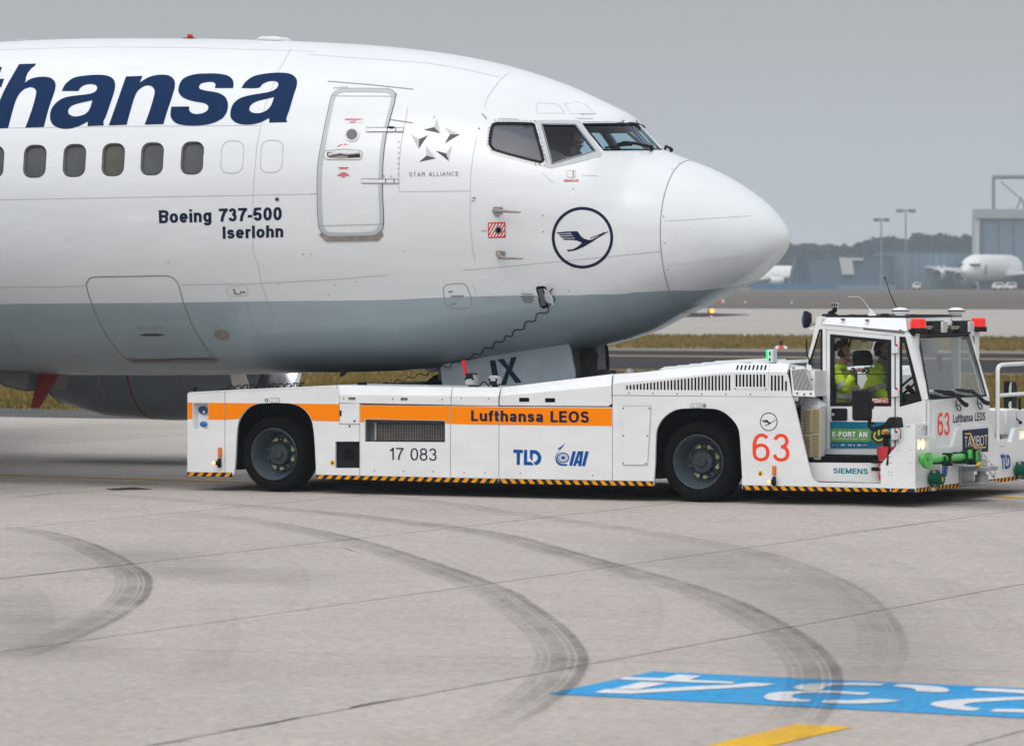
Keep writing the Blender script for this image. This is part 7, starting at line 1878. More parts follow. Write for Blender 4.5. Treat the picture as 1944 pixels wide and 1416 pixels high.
# front body: corner fender and push plate
XF = TL
fender_top = T.side(1728, 806, 0).z
out = t5((125, 1288), (125, 590), (155, 508), (360, 498), (420, 560), (440, 660), (620, 655), (655, 655), (735, 385), (1160, 345), (1217, 342), (1265, 550), (1290, 590), (1490, 590), (1545, 395), (1700, 378), (2400, 330), (2400, 1090), (1669, 1103))
hl1 = t5((155, 545), (320, 537), (320, 690), (158, 697)); hl2 = t5((1600, 433), (1760, 418), (1760, 540), (1606, 556))
pp_ = fp('push_plate', [out, hl1, hl2], XF, M['tw'], tr, th=.05)
for hl_, n_ in ((hl1, 2), (hl2, 2)):
    q = [T.front(*p, XF-.03) for p in hl_]; c_ = sum(q, Vector())/4
    hb_ = MB(); hb_.add([T.front(*p, XF) for p in hl_] + [p + Vector((-.07, 0, 0)) for p in q], [(4, 5, 6, 7), (0, 1, 5, 4), (1, 2, 6, 5), (2, 3, 7, 6), (3, 0, 4, 7)])
    h_ = hb_.build('headlamp', M['alu'], pp_)
    w_ = (q[1].y-q[0].y)
    for k in (.24, .62):
        cc_ = Vector((XF-.05, q[0].y + w_*k, c_.z)); r_ = w_*.14
        MB().ball(cc_, r_, 14, 8, (.5, 1, 1.25)).build('lamp_bulb', M['lamp_lit'], h_)
    V_ = [T.front(*p, XF-.004) for p in hl_]; mk('lamp_cover', V_, [(0, 1, 2, 3)], M['cab_glass'], h_)
MB().hull2([Vector((xs(1714)+.03, .0, fender_top)), Vector((XF-.05, 0, fender_top)), Vector((XF-.05, YC, fender_top)), Vector((xs(1714)+.03, YC, fender_top))], [p + Vector((0, 0, -.03)) for p in [Vector((xs(1714)+.03, .0, fender_top)), Vector((XF-.05, 0, fender_top)), Vector((XF-.05, YC, fender_top)), Vector((xs(1714)+.03, YC, fender_top))]]).build('fender_top', M['tw'], tr)
MB().box(xs(1714), XF-.05, YF, TWD-.05, .55, .62).build('front_deck', M['ac_white'], tr)
a_ = T.front(*t5((1350, 440))[0], XF-.5); b_ = T.front(*t5((1530, 580))[0], XF-.5)
MB().hull2([Vector((XF-.5, a_.y, b_.z)), Vector((XF-.5, b_.y+.2, b_.z)), Vector((XF-.5, b_.y+.2, a_.z)), Vector((XF-.5, a_.y, a_.z))], [Vector((XF-1.3, a_.y, b_.z)), Vector((XF-1.3, b_.y+.2, b_.z)), Vector((XF-1.3, b_.y+.2, a_.z+.02)), Vector((XF-1.3, a_.y, a_.z+.02))]).build('deck_box', M['tw'], tr, bevel=.01)
a_ = T.front(1930, 775, XF-.4); MB().box(XF-1.2, XF-.4, a_.y, TWD-.05, .62, a_.z).build('far_fender', M['tw'], tr, bevel=.02)
sg_ = fdec('nameplate', [t5((797, 420), (1160, 388), (1160, 722), (797, 755))], M['sign_navy'], XF, pp_)
text_f('TAXIBOT', 'nameplate_lettering', (*t5((820, 662), (1142, 632), (820, 516), (1142, 486)),), M['white_mark'], XF, sg_, off=.008, bold=.105)
fdec('nameplate_line', [t5((820, 464), (905, 458), (970, 660), (1120, 652), (1120, 672), (955, 682), (890, 480), (820, 486))], M['sign_yellow'], XF, sg_, off=.011)
tq = t5((1335, 770), (1475, 756), (1475, 962), (1350, 978))
def lq(px_, py_):   # logo box coordinates 160..735 x 250..574 -> quad
    a, b = (px_-160)/575, (py_-250)/324
    return tuple(Vector(tq[0]).lerp(Vector(tq[1]), a).lerp(Vector(tq[3]).lerp(Vector(tq[2]), a), b))
for l in tld: fdec('maker_logo', [[lq(*p) for p in l]], M['logo_blue'], XF, pp_)
iq = t5((495, 905), (600, 885), (590, 1070), (498, 1078))
for k, l in enumerate(iai):
    f2 = lambda px_, py_: tuple(Vector(iq[0]).lerp(Vector(iq[1]), (px_-1300)/408).lerp(Vector(iq[3]).lerp(Vector(iq[2]), (px_-1300)/408), (py_-282)/310))
    fdec('maker_logo', [[f2(*p) for p in l]], M['logo_blue'], XF, pp_)
fdec('reflector', [t5(*ellipse(195, 830, 18, 50))], M['bare'], XF, pp_); fdec('reflector', [t5(*ellipse(196, 830, 15, 43))], M['num_red'], XF, pp_, off=.006)
for c_ in t5((55, 705), (55, 888), (180, 380), (180, 447), (145, 412), (215, 414), (1335, 653), (1370, 651), (1336, 760), (1372, 756)): fdec('screw', [ellipse(*c_, .9, 1.2)], M['rivet'], XF, pp_)
fdec('drain_plug', [t5(*ellipse(798, 978, 15, 24))], M['bare'], XF, pp_)
for c_ in b6((1466, 984), (1476, 948), (1508, 948), (1476, 1034), (1508, 1034), (1466, 1150), (1472, 1168), (1514, 1168), (1472, 1206), (1514, 1206), (1606, 855), (1606, 1040)): sdec('screw', [ellipse(*c_, .9, .9, 8)], M['rivet'], p6)
fs = fdec('hazard_stripe', [[(1736.6, 927), (1945, 901.8), (2040, 890), (2040, 897.5), (1945, 909.5), (1736.6, 935)]], M['hz_b'], XF, tr)
x = 1740.0
while x < 2030:
    yb2 = lambda q_: np.interp(q_, [1736.6, 1945, 2040], [935, 909.5, 897.5]); yt2 = lambda q_: np.interp(q_, [1736.6, 1945, 2040], [927, 901.8, 890])
    fdec('stripe_block', [[(x+2, yt2(x+2)+.3), (x+5.4, yt2(x+5.4)+.3), (x+3.4, yb2(x+3.4)-.3), (x, yb2(x)-.3)]], M['hz_o'], XF, fs, off=.007)
    x += 7.0
# spare tow bar clipped across the front
XBAR = XF + .13
ends = [T.front(*t5((300, 840))[0], XBAR), T.front(*t5((975, 785))[0], XBAR)]
bar = MB().tube([ends[0], ends[0].lerp(ends[1], .2), ends[0].lerp(ends[1], .8), ends[1]], [.032, .040, .040, .034], 14).build('tow_bar', M['green_bar'], tr)
for l, h_ in ((((240, 800), (262, 752), (320, 733), (345, 745), (350, 800), (380, 850), (362, 880), (360, 960), (330, 968), (280, 945), (245, 890)), ((292, 840), 13, 27)),
              (((920, 700), (945, 680), (1000, 695), (1035, 760), (1040, 820), (1010, 880), (985, 902), (950, 890), (930, 830), (900, 790)), ((1010, 770), 11, 36))):
    lp = F2(smooth_loop(t5(*l), 3), XBAR+.02); ho = F2(t5(*ellipse(*h_[0], h_[1], h_[2], 16)), XBAR+.02)
    e_ = plate('bar_lug', [lp, ho], lambda a, b: Vector((XBAR+.035, a, b)), (-.05, 0, 0), M['green_bar'], bar)
    ho2 = [T.front(*p, XBAR-.02) for p in t5(*ellipse(*h_[0], h_[1]*1.3, h_[2]*1.2, 16))]
for c0, w_, y0, y1 in ((440, 46, 762, 920), (770, 62, 705, 905)):
    k_ = (c0-300)/675; c_ = ends[0].lerp(ends[1], k_)
    a_ = T.front(*t5((c0-w_, y0))[0], XF+.06); b_ = T.front(*t5((c0+w_, y1))[0], XF+.06)
    br = MB().box(XF, XF+.09, a_.y+.02, b_.y-.02, b_.z+.03, a_.z-.03).build('bar_bracket', M['bracket'], tr, bevel=.008)
    for yy in (a_.y+.01, b_.y-.03): MB().box(XF+.02, XF+.19, yy, yy+.02, b_.z+.02, a_.z-.02).build('bracket_clamp', M['bracket'], br)
    for zz in (b_.z, a_.z-.02): MB().box(XF+.1, XF+.2, b_.y-.05, b_.y, zz, zz+.03).build('bracket_bolt', M['black'], br)
for xx, ya, yb2_ in ((452, 925, 1010), (470, 925, 1010), (855, 890, 1020)):
    MB().tube([T.front(*p, XF+.1) for p in t5((xx, ya), (xx+4, yb2_))], .004, 5).build('retaining_wire', M['steel'], bar)
# dark green couplings
for ox in ((345, 990), (1556, 870)):
    f3 = lambda a, b: (ox[0]+a, ox[1]+b)
    a_, b_ = T.front(*t5(f3(0, 0))[0], XF), T.front(*t5(f3(88, 225))[0], XF)
    cp_ = MB().box(XF, XF+.045, a_.y, b_.y, b_.z, a_.z).build('coupling', M['green_dk'], tr, bevel=.008)
    c_ = T.front(*t5(f3(100, 120))[0], XF+.1)
    MB().cyl((XF+.02, c_.y, c_.z), (XF+.15, c_.y, c_.z), .062, .058, n=20).build('coupling_socket', M['green_dk'], cp_)
    MB().lathe([(.058, 0), (.066, .02), (.05, .03), (.03, .01)], (XF+.14, c_.y, c_.z), (1, 0, 0), 20).build('socket_ring', M['green_dk'], cp_)
    MB().cyl((XF+.14, c_.y, c_.z), (XF+.156, c_.y, c_.z), .03, n=14).build('socket_cap', M['warn'], cp_)
    for f_ in ((35, 25), (35, 200)):
        d_ = T.front(*t5(f3(*f_))[0], XF+.045); MB().cyl(d_, d_ + Vector((.025, 0, 0)), .02, n=6).build('bolt', M['steel'], cp_)
    fdec('bare_patch', [t5(f3(0, 230), f3(60, 225), f3(60, 285), f3(0, 290))], M['white_mark'], XF, cp_, off=.009)
# towing jaw
jx = XF + .16
ja = T.front(*t5((905, 940))[0], XF+.13); jb = T.front(*t5((1290, 1170))[0], XF+.1)
jw = MB().box(XF, XF+.03, ja.y, ja.y+.42, T.front(*t5((930, 1185))[0], XF).z, ja.z).build('towing_jaw', M['steel'], tr, bevel=.006)
zt_ = T.front(*t5((1100, 945))[0], XF+.12).z; zl_ = T.front(*t5((1100, 1165))[0], XF+.12).z
MB().box(XF+.0, XF+.3, ja.y+.06, ja.y+.44, zt_-.025, zt_+.02).build('jaw_plate', M['steel'], jw, bevel=.005)
MB().box(XF+.0, XF+.3, ja.y+.06, ja.y+.44, zl_-.02, zl_+.025).build('jaw_plate', M['steel'], jw, bevel=.005)
MB().cyl((XF+.18, ja.y+.24, zl_), (XF+.18, ja.y+.24, zl_+.10), .075, n=18).build('jaw_pin_base', M['steel'], jw)
MB().cyl((XF+.18, ja.y+.24, zl_), (XF+.18, ja.y+.24, zt_+.03), .05, n=16).build('jaw_pin', M['steel'], jw)
MB().cyl((XF+.18, ja.y+.24, zt_+.02), (XF+.18, ja.y+.24, zt_+.10), .07, .062, n=6).build('pin_head', M['steel'], jw)
MB().tube([(XF+.18, ja.y+.24, zt_+.09), (XF+.17, ja.y+.23, zt_+.16), (XF+.17, ja.y+.22, zt_+.26)], [.018, .014, .006], 6).build('pin_handle', M['steel'], jw)
chp = [(XF+.2, ja.y+.1, zt_+.06), (XF+.31, ja.y+.12, zt_-.01), (XF+.33, ja.y+.17, zt_-.08), (XF+.33, ja.y+.23, zt_-.09), (XF+.32, ja.y+.29, zt_-.02), (XF+.22, ja.y+.3, zt_+.1), (XF+.18, ja.y+.26, zt_+.16)]
m = MB(); sc_ = smooth_loop(chp, 5, closed=False, corner=150) if False else chp
for a_, b_ in zip(chp, chp[1:]):
    for j in range(3):
        c_ = Vector(a_).lerp(Vector(b_), (j+.5)/3); d_ = (Vector(b_)-Vector(a_)).normalized()
        m.lathe([(.013, 0), (.017, .004), (.013, .008), (.009, .004)], c_ - d_*.004, d_.orthogonal() if j % 2 else d_.cross(d_.orthogonal()), 8, closed=True)
tag(m.build('safety_chain', M['steel'], jw), kind='stuff')
MB().extr([T.front(*p, XF+.2) for p in t5((1000, 890), (1035, 865), (1042, 920), (1015, 935), (990, 920))], (.02, 0, 0)).build('bar_flag', M['warn'], bar)

# step bay, auxiliary unit
xa_, xb_ = xs(1530), xs(1690)
sp('step_face', [[(1520, 878), (1700, 878.8), (1700, 921), (1520, 919)]], M['tw'], tr, y=.19, th=.02)
sdec('step_gap', [[(1549, 913.4), (1671.6, 916.4), (1671.6, 918), (1552, 915.2)]], M['seam_dark'], tr, y=.19)
zs = T.side(1600, 878, .19).z
MB().box(xa_, xb_, .20, YC-.01, zs-.03, zs).build('step_tread', M['grate'], tr)
MB().box(xa_, xb_, YC-.04, YC-.01, zs, T.side(1600, 863, YC).z).build('step_riser', M['dark'], tr)
sp('door_sill', [[(1560, 853.4), (1672, 853.6), (1672, 863), (1560, 862)]], M['ac_white'], tr, y=YC-.02, th=.04)
text_s('SIEMENS', 'step_lettering', (*b6((686, 1178), (1174, 1190), (686, 1104), (1174, 1114)),), M['teal'], tr, y=.19, bold=.18)
U = [T.side(*p, y) for p, y in zip(b6((205, 225), (528, 235), (512, 985), (322, 1000)), (.25, .36, .36, .25))]
uA = T.side(1513, 770, .2); uB_ = T.side(1561, 772, .2)
zt2 = T.side(1540, 770, .22).z; zb2 = T.side(1540, 872, .22).z
au = MB().hull2([(uA.x, .3, zb2), (uB_.x-.02, .18, zb2), (uB_.x-.02, .18, zt2), (uA.x, .3, zt2+.01)], [(uA.x, .42, zb2), (uB_.x-.02, .34, zb2), (uB_.x-.02, .34, zt2), (uA.x, .42, zt2+.01)]).build('auxiliary_unit', M['ac_white'], tr, bevel=.01)
P0_, P1_ = Vector((uA.x, .3, 0)), Vector((uB_.x-.02, .18, 0)); fdx = (P1_-P0_).normalized(); fn = Vector((fdx.y, -fdx.x, 0)); fn = fn if fn.y < 0 else -fn
def onunit(px_, py_):
    o_, r_ = T.ray(px_, py_); t_ = (P0_-o_).dot(fn)/r_.dot(fn); return o_ + r_*t_
for x0, y0, x1, y1, xs0, xs1 in ((268, 290, 395, 612, 0, 0), (400, 270, 522, 592, 0, 0), (265, 640, 390, 960, 0, 0), (398, 618, 518, 950, 0, 0)):
    g_ = MB().extr([onunit(*p) + fn*.002 for p in b6((x0, y0), (x1, y0-10), (x1-4, y1-6), (x0+4, y1))], fn*.02).build('unit_grille', M['beige'], au)
    m = MB()
    for j in range(13):
        yy = y0 + 22 + (y1-y0-44)*j/12
        m.extr([onunit(*p) + fn*.0225 for p in b6((x0+14, yy), (x1-14, yy-6), (x1-14, yy+3), (x0+14, yy+9))], fn*.001)
    tag(m.build('grille_slot', M['cab_in'], g_), kind='stuff')
c_ = onunit(*b6((258, 424))[0]); MB().ball(c_ + fn*.01, .016, 8, 6).build('unit_latch', M['bare'], au)
sdl = MB().hull2([T.side(1522, 755, .35), T.side(1546, 755, .35), T.side(1562, 771, .3), T.side(1508, 769, .3)], [T.side(1522, 755, .35) + Vector((0, .1, 0)), T.side(1546, 755, .35) + Vector((0, .1, 0)), T.side(1562, 771, .3) + Vector((0, .15, 0)), T.side(1508, 769, .3) + Vector((0, .15, 0))]).build('unit_lid', M['ac_white'], tr)
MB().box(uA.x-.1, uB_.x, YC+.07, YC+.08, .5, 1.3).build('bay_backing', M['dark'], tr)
MB().cyl(T.side(1521, 768, .3), T.side(1521, 752, .3), .03, n=10).build('unit_pipe', M['bare'], tr)
# mirrors
def mbox(px4, y, mt, name, par, th=.12, bevel=.02):
    pts_ = [T.side(*p, y) for p in px4]; return MB().extr(pts_, (0, th, 0)).build(name, mt, par, bevel=bevel)
mir_ = mbox(b6(*rrect(945, 5, 1195, 438, 42)), -.22, M['black'], 'wing_mirror', tr, .1, .015)
MB().extr([T.side(*p, -.2) for p in b6((1130, 150), (1225, 165), (1222, 270), (1195, 285), (1140, 250))], (0, .08, 0)).build('mirror_joint', M['black'], mir_)
arm = MB().tube([T.side(*p, -.16) for p in b6((1205, 240), (1195, 470), (1200, 520), (1225, 550), (1280, 548), (1400, 520))], .022, 8).build('mirror_arm', M['black'], mir_)
MB().tube([T.side(*p, -.16) for p in b6((1230, 470), (1252, 475), (1268, 470))], .016, 6).build('arm_stub', M['black'], mir_)
MB().extr([T.side(*p, -.16) for p in b6((1270, 555), (1290, 520), (1400, 480), (1460, 400), (1475, 385), (1570, 395), (1592, 540))], (0, .2, 0)).build('mirror_bracket', M['black'], mir_, bevel=.01)
MB().tube([T.side(*p, -.02) for p in b6((1595, 530), (1640, 565), (1640, 690))], .006, 5).build('mirror_wire', M['black'], mir_)
fm_x = XF - .45
q = [T.front(*p, fm_x) for p in b5((790, 340), (850, 345), (878, 420), (880, 520), (870, 740), (790, 760))]
fm = MB().extr(q, (-.1, 0, 0)).build('wing_mirror', M['black'], tr, bevel=.015)
mk('mirror_glass', [T.front(*p, fm_x+.004) for p in b5((788, 345), (788, 530), (748, 530), (752, 430), (770, 360))], [(0, 1, 2, 3, 4)], M['lamp_clear'], fm)
mk('mirror_glass', [T.front(*p, fm_x+.004) for p in b5((788, 640), (788, 755), (755, 750), (742, 700), (750, 650))], [(0, 1, 2, 3, 4)], M['lamp_clear'], fm)
MB().extr([T.front(*p, fm_x) for p in b5((785, 760), (858, 770), (862, 905), (790, 905))], (-.1, 0, 0)).build('mirror_bracket', M['black'], fm)
MB().tube([T.front(*p, fm_x-.05) for p in b5((910, 590), (912, 770))], .018, 7).build('mirror_arm', M['black'], fm)
MB().tube([T.front(*p, fm_x) for p in b5((858, 900), (895, 930), (920, 955))], .008, 6).ball(T.front(*b5((921, 958))[0], fm_x), .022, 8, 6).build('mirror_lead', M['black'], fm)
MB().extr([T.front(*p, fm_x-.1) for p in b5((855, 770), (1200, 760), (1200, 1060), (905, 1060), (905, 910), (865, 900))], (-.5, 0, 0)).build('mirror_box', M['tw'], fm, bevel=.01)
# guard rail
xr_ = XF - .06
def fr_(px_, py_): return T.front(px_, py_, xr_)
yb_r = fr_(1894, 692)
pz = [fr_(1893.8, 842), fr_(1893.8, 706)]
top_ = fr_(1905, 692.4); yend = TWD - .25
arc = [fr_(1893.8, 706), fr_(1894.6, 699), fr_(1897, 695), fr_(1901, 693), fr_(1906, 692.3)]
zr_ = arc[-1].z
rail = MB().tube([pz[0]] + arc + [Vector((xr_, yend-.06, zr_)), Vector((xr_, yend-.02, zr_-.03)), Vector((xr_, yend, zr_-.1)), Vector((xr_, yend, pz[0].z))], .024, 12).build('guard_rail', M['tw'], tr)
zm = fr_(1898, 750.6).z; MB().tube([Vector((xr_, pz[0].y, zm)), Vector((xr_, yend, zm))], .022, 10).build('rail_bar', M['tw'], rail)
# wipers on the windscreen
for pts_, arm_ in ((((470, 1142), (530, 1150), (640, 1165), (720, 1190)), ((640, 1160), (690, 1165), (760, 1215), (850, 1310), (895, 1335))), (((760, 1130), (830, 1137), (920, 1150), (1010, 1170)), ((920, 1150), (970, 1150), (1040, 1200), (1130, 1290), (1180, 1312)))):
    w_ = MB().tube([T.front(*p, XB-.005) + Vector((.04, 0, 0)) for p in b4(*pts_)], [.008, .02, .02, .012], 6).build('wiper', M['black'], tr)
    MB().tube([T.front(*p, XB) + Vector((.05, 0, 0)) for p in b4(*arm_)], [.018, .022, .016, .024, .03], 6).build('wiper_arm', M['black'], w_)
    e_ = arm_[-1]; lp = [(e_[0]-115, e_[1]-75), (e_[0]-110, e_[1]+10), (e_[0]-85, e_[1]+70), (e_[0]-60, e_[1]+75), (e_[0]-52, e_[1]+40), (e_[0]-70, e_[1]+10), (e_[0]-100, e_[1])]
    MB().tube([T.front(*p, XB) + Vector((.03, 0, 0)) for p in smooth_loop(b4(*lp), 4, closed=False, corner=120)], .006, 5).build('washer_hose', M['black'], w_)
# beacons, work lamps, roof gear
def beacon(px0, px1, ytop, ymid, ybot, x, armpts):
    c0_, c1_ = T.front(px0, ymid, x), T.front(px1, ymid, x); yc = (c0_.y+c1_.y)/2; r_ = .085
    zt_, zm_, zb_ = (T.front((px0+px1)/2, v, x).z for v in (ytop, ymid, ybot))
    b_ = MB().lathe([(.001, zt_), (r_*.8, zt_), (r_*.95, zt_-.012), (r_, zm_), (.001, zm_)], (x, yc, 0), (0, 0, 1), 24).build('beacon', M['beacon'], tr)
    MB().lathe([(r_*1.04, zm_), (r_*1.1, zm_-.01), (r_*1.1, zb_), (.001, zb_)], (x, yc, 0), (0, 0, 1), 24).build('beacon_base', M['black'], b_)
    return b_, yc, zb_
XN = XR + .06
bN, yN, zN = beacon(*[p[0] for p in b4((215, 0), (402, 0))], *[p[1] for p in b4((0, 176), (0, 303), (0, 375))], XN, None)
bF, yF_, zF_ = beacon(*[p[0] for p in b4((1030, 0), (1203, 0))], *[p[1] for p in b4((0, 166), (0, 285), (0, 352))], XN, None)
for y0, z0, sgn, b_ in ((yN, zN, 1, bN), (yF_, zF_, -1, bF)):
    MB().box(XN-.03, XN-.005, y0-.045, y0+.045, z0-.30, z0).build('beacon_post', M['tw'], b_)
    MB().box(XN-.08, XN+.01, min(y0-.045*sgn, y0-.11*sgn), max(y0-.045*sgn, y0-.11*sgn), z0-.30, z0-.19).build('beacon_bracket', M['tw'], b_) if sgn > 0 else MB().box(XN-.08, XN+.01, y0-.12, y0-.0, z0-.30, z0-.2).build('beacon_bracket', M['tw'], b_)
for q0, q1, arm_ in ((b4((430, 208))[0], b4((600, 368))[0], (400, 510)), (b4((792, 205))[0], b4((962, 360))[0], (740, 870))):
    x = XR + .03; a_, b_ = T.front(*q0, x), T.front(*q1, x); ym = a_.y + (b_.y-a_.y)*.62
    wl_ = MB().box(x-.03, x+.06, a_.y, b_.y-.02, b_.z, a_.z).build('work_lamp', M['black'], tr, bevel=.012)
    MB().box(x+.06, x+.085, ym, b_.y, b_.z+.005, a_.z-.01).build('lamp_lens', M['lamp_clear'], wl_, bevel=.006)
    for j in range(4):
        zz = b_.z + (a_.z-b_.z)*(j+.7)/4.6; MB().box(x+.085, x+.089, ym+.005, b_.y-.005, zz, zz+.005).build('lens_rib', M['bare'], wl_)
    c_ = [T.front(*p, x+.09) for p in b4((arm_[0]-5, 268), (arm_[1] if arm_[1] < 600 else 872, 275), (arm_[1]-25 if arm_[1] < 600 else 845, 318), (arm_[0]+15, 325))]
    MB().extr(c_, (-.03, 0, 0)).build('lamp_bracket', M['bare'], wl_)
    MB().tube([T.front(*p, x+.02) for p in b4((arm_[0]+10, 190 if arm_[1] > 600 else 215), (arm_[0]+30, 215 if arm_[1] > 600 else 235), (arm_[0]+55, 235))], .006, 5).build('lamp_wire', M['black'], wl_)
zro = ru[0].z
def on_roof(px_, py_, y): return T.side(px_, py_, y)
for x0, x1, yt_, y in ((352, 495, 222, .75), (785, 925, 230, .9), (1315, 1460, 216, 1.1), (1822, 1922, 228, 1.3)):
    a_, b_ = T.side(*b3((x0, 262))[0], y), T.side(*b3((x1, yt_))[0], y); r_ = (b_.x-a_.x)/2
    MB().lathe([(.001, b_.z), (r_*.9, b_.z-.004), (r_, b_.z-.015), (r_, zro), (.001, zro)], ((a_.x+b_.x)/2, y, 0), (0, 0, 1), 18).build('roof_stud', M['black'], tr)
for cx_, w_, y, x in ((1640, 135, 1.05, None), (None, None, 1.5, None)):
    if cx_: c_ = T.side(*b3((cx_, 170))[0], y); r_ = T.side(*b3((cx_+w_, 170))[0], y).x - c_.x
    else: c_ = T.side(1815.6, 589.6, y)
    MB().lathe([(.001, .035), (r_*.5, .03), (r_*.95, .012), (r_, 0), (r_*.95, -.012), (r_*.5, -.055), (r_*.3, -.06), (.001, -.06)], c_, (0, 0, 1), 24).build('satellite_aerial', M['far_white'], tr)
    o = MB().lathe([(r_*1.01, .004), (r_*1.01, -.008), (r_*.98, -.01)], c_, (0, 0, 1), 24).build('aerial_seal', M['cab_in'], tr)
    MB().cyl((c_.x, c_.y, zro), c_ + Vector((0, 0, -.05)), .03, n=10).build('aerial_stem', M['black'], tr)
    MB().tube([c_ + Vector((-r_*.9, 0, -.015)), c_ + Vector((-r_*.75, 0, -.08)), Vector((c_.x-r_*.45, c_.y, zro))], .006, 5).build('aerial_lead', M['bare'], tr)
yA = .8
fin_ = MB().hull2([T.side(*p, yA) for p in b3((1100, 262), (1240, 262), (1190, 200), (1140, 140), (1125, 140), (1132, 200))], [p + Vector((0, .03, 0)) for p in [T.side(*p, yA) for p in b3((1100, 262), (1240, 262), (1190, 200), (1140, 140), (1125, 140), (1132, 200))]]).build('fin_aerial', M['far_white'], tr)
MB().tube([T.side(*p, yA+.015) for p in b3((1130, 140), (1030, 0)) + t2((880, 30), (862, 14), (840, 11), (780, 14))], [.003, .002, .002, .002, .002, .002], 5).build('whip', M['far_white'], fin_)
MB().tube([T.side(*p, 1.2) for p in b3((1588, 135)) + t6((1040, 860), (1001, 744))], [.007, .005, .004], 5).ball(T.side(*t6((1000, 742))[0], 1.2), .012, 8, 6).build('whip_aerial', M['black'], tr)
cam_ = MB().extr([T.side(*p, .8) for p in b3((505, 38), (610, 45), (605, 118), (512, 105))], (0, .05, 0)).build('action_camera', M['device'], tr)
for x0, x1, y0, y1 in ((510, 530, 55, 100), (545, 565, 48, 105), (580, 602, 60, 100)):
    MB().extr([T.side(*p, .796) for p in b3((x0, y0), (x1, y0), (x1, y1), (x0, y1))], (0, .004, 0)).build('camera_face', M['black'], cam_)
MB().tube([T.side(*p, .83) for p in b3((575, 118), (560, 165), (520, 200), (460, 215))], [.02, .03, .024, .02], 7).build('camera_mount', M['black'], cam_)
MB().tube([T.side(*p, .83) for p in b3((500, 200), (560, 250), (600, 258))], .022, 7).build('camera_foot', M['black'], cam_)
# round lamp on the rear pillar and its fittings
c_ = T.side(*b3((95, 318))[0], YC+.05); ax = Vector((-1, -.55, .05)).normalized()
rl_ = MB().lathe([(.001, -.06), (.07, -.05), (.095, 0), (.09, .03), (.001, .045)], c_, ax, 22).build('rear_lamp', M['black'], tr)
MB().lathe([(.083, .034), (.04, .046), (.001, .048)], c_, ax, 20).build('lamp_glass', M['decal_blue'], rl_)
MB().tube([c_ + Vector((.06, 0, -.05)), T.side(*b3((150, 395))[0], YC+.03), T.side(*b3((235, 385))[0], YC+.04)], .018, 7).build('lamp_stalk', M['bare'], rl_)
MB().extr([T.side(*p, YC+.01) for p in b3((128, 455), (260, 440), (250, 475), (150, 495))], (0, .05, 0)).build('pillar_bracket', M['tw'], tr)
MB().tube([T.side(*p, YC-.02) for p in b3((98, 640), (95, 760), (105, 900), (140, 980), (190, 1040), (190, 1100))], [.006, .012, .008, .009, .011, .011], 6).build('pillar_lead', M['black'], tr)
MB().tube([T.side(*p, YC-.02) for p in b3((150, 970), (118, 1045))], .007, 5).build('pillar_lead', M['black'], tr)
# inside the cab
MB().box(xy(1575, .94), xy(1640, .94), .72, 1.16, .66, .90).box(xy(1570, .94), xy(1580, .94), .72, 1.16, .90, 1.36).build('driver_seat', M['cab_in'], tr, bevel=.04)
MB().box(xy(1645, 1.6), xy(1710, 1.6), 1.38, 1.82, .66, .92).box(xy(1606, 1.6), xy(1616, 1.6), 1.38, 1.82, .92, 1.42).build('passenger_seat', M['cab_in'], tr, bevel=.05)
hd_ = MB().extr([T.side(*p, 1.3) for p in b3(*smooth_loop([(855, 850), (900, 828), (980, 830), (1030, 860), (1060, 930), (1070, 1080), (850, 1080), (840, 950)], 2))], (0, .25, 0)).build('head_restraint', M['cab_in'], tr, bevel=.02)
MB().box(XB-.5, XB-.09, YC+.1, YF-.1, .66, 1.18).build('dashboard', M['cab_in'], tr, bevel=.05)
dsp = [T.front(*p, XB-.4) for p in b4((340, 805), (480, 800), (560, 880), (590, 790), (705, 785), (690, 900), (720, 930), (720, 1120), (380, 1130))]
MB().extr(dsp, (.05, 0, 0)).build('instrument_cluster', M['cab_in2'], tr)
MB().extr([T.front(*p, XB-.7) for p in b4(*rrect(385, 460, 568, 665, 45))], (-.1, 0, 0)).build('head_restraint', M['cab_in2'], tr)
MB().tube([T.front(*p, XB-.45) for p in b4((845, 800), (835, 900), (850, 1010))], .03, 8).build('hand_lever', M['cab_in'], tr)
MB().tube([T.front(*p, XB-.4) for p in b4((600, 770), (585, 720), (605, 685))], [.012, .03, .035], 8).build('map_lamp', M['cab_in2'], tr)
c_ = T.side(1722, 733, .85); ax = Vector((-.7, 0, .7))
sw = MB().lathe([(.17, -.014), (.184, 0), (.17, .014), (.156, 0)], c_, ax, 26, closed=True).build('steering_wheel', M['black'], tr)
MB().cyl(c_, c_ - ax*.3, .03, n=8).build('steering_column', M['black'], sw)
MB().box(XB-.9, XB-.86, 1.55, 1.6, 1.0, 2.0).build('cab_post', M['cab_in2'], tr)
MB().tube([T.side(*p, 1.0) for p in b3((720, 620), (715, 700), (735, 755))], [.04, .05, .02], 8).tube([T.side(*p, 1.05) for p in b3((830, 650), (800, 740), (780, 800))], .012, 6).build('roof_handset', M['black'], tr)
MB().extr([T.side(*p, 1.2) for p in b3((985, 655), (1065, 665), (1060, 705), (990, 700))], (0, .05, 0)).build('roof_console', M['device'], tr)

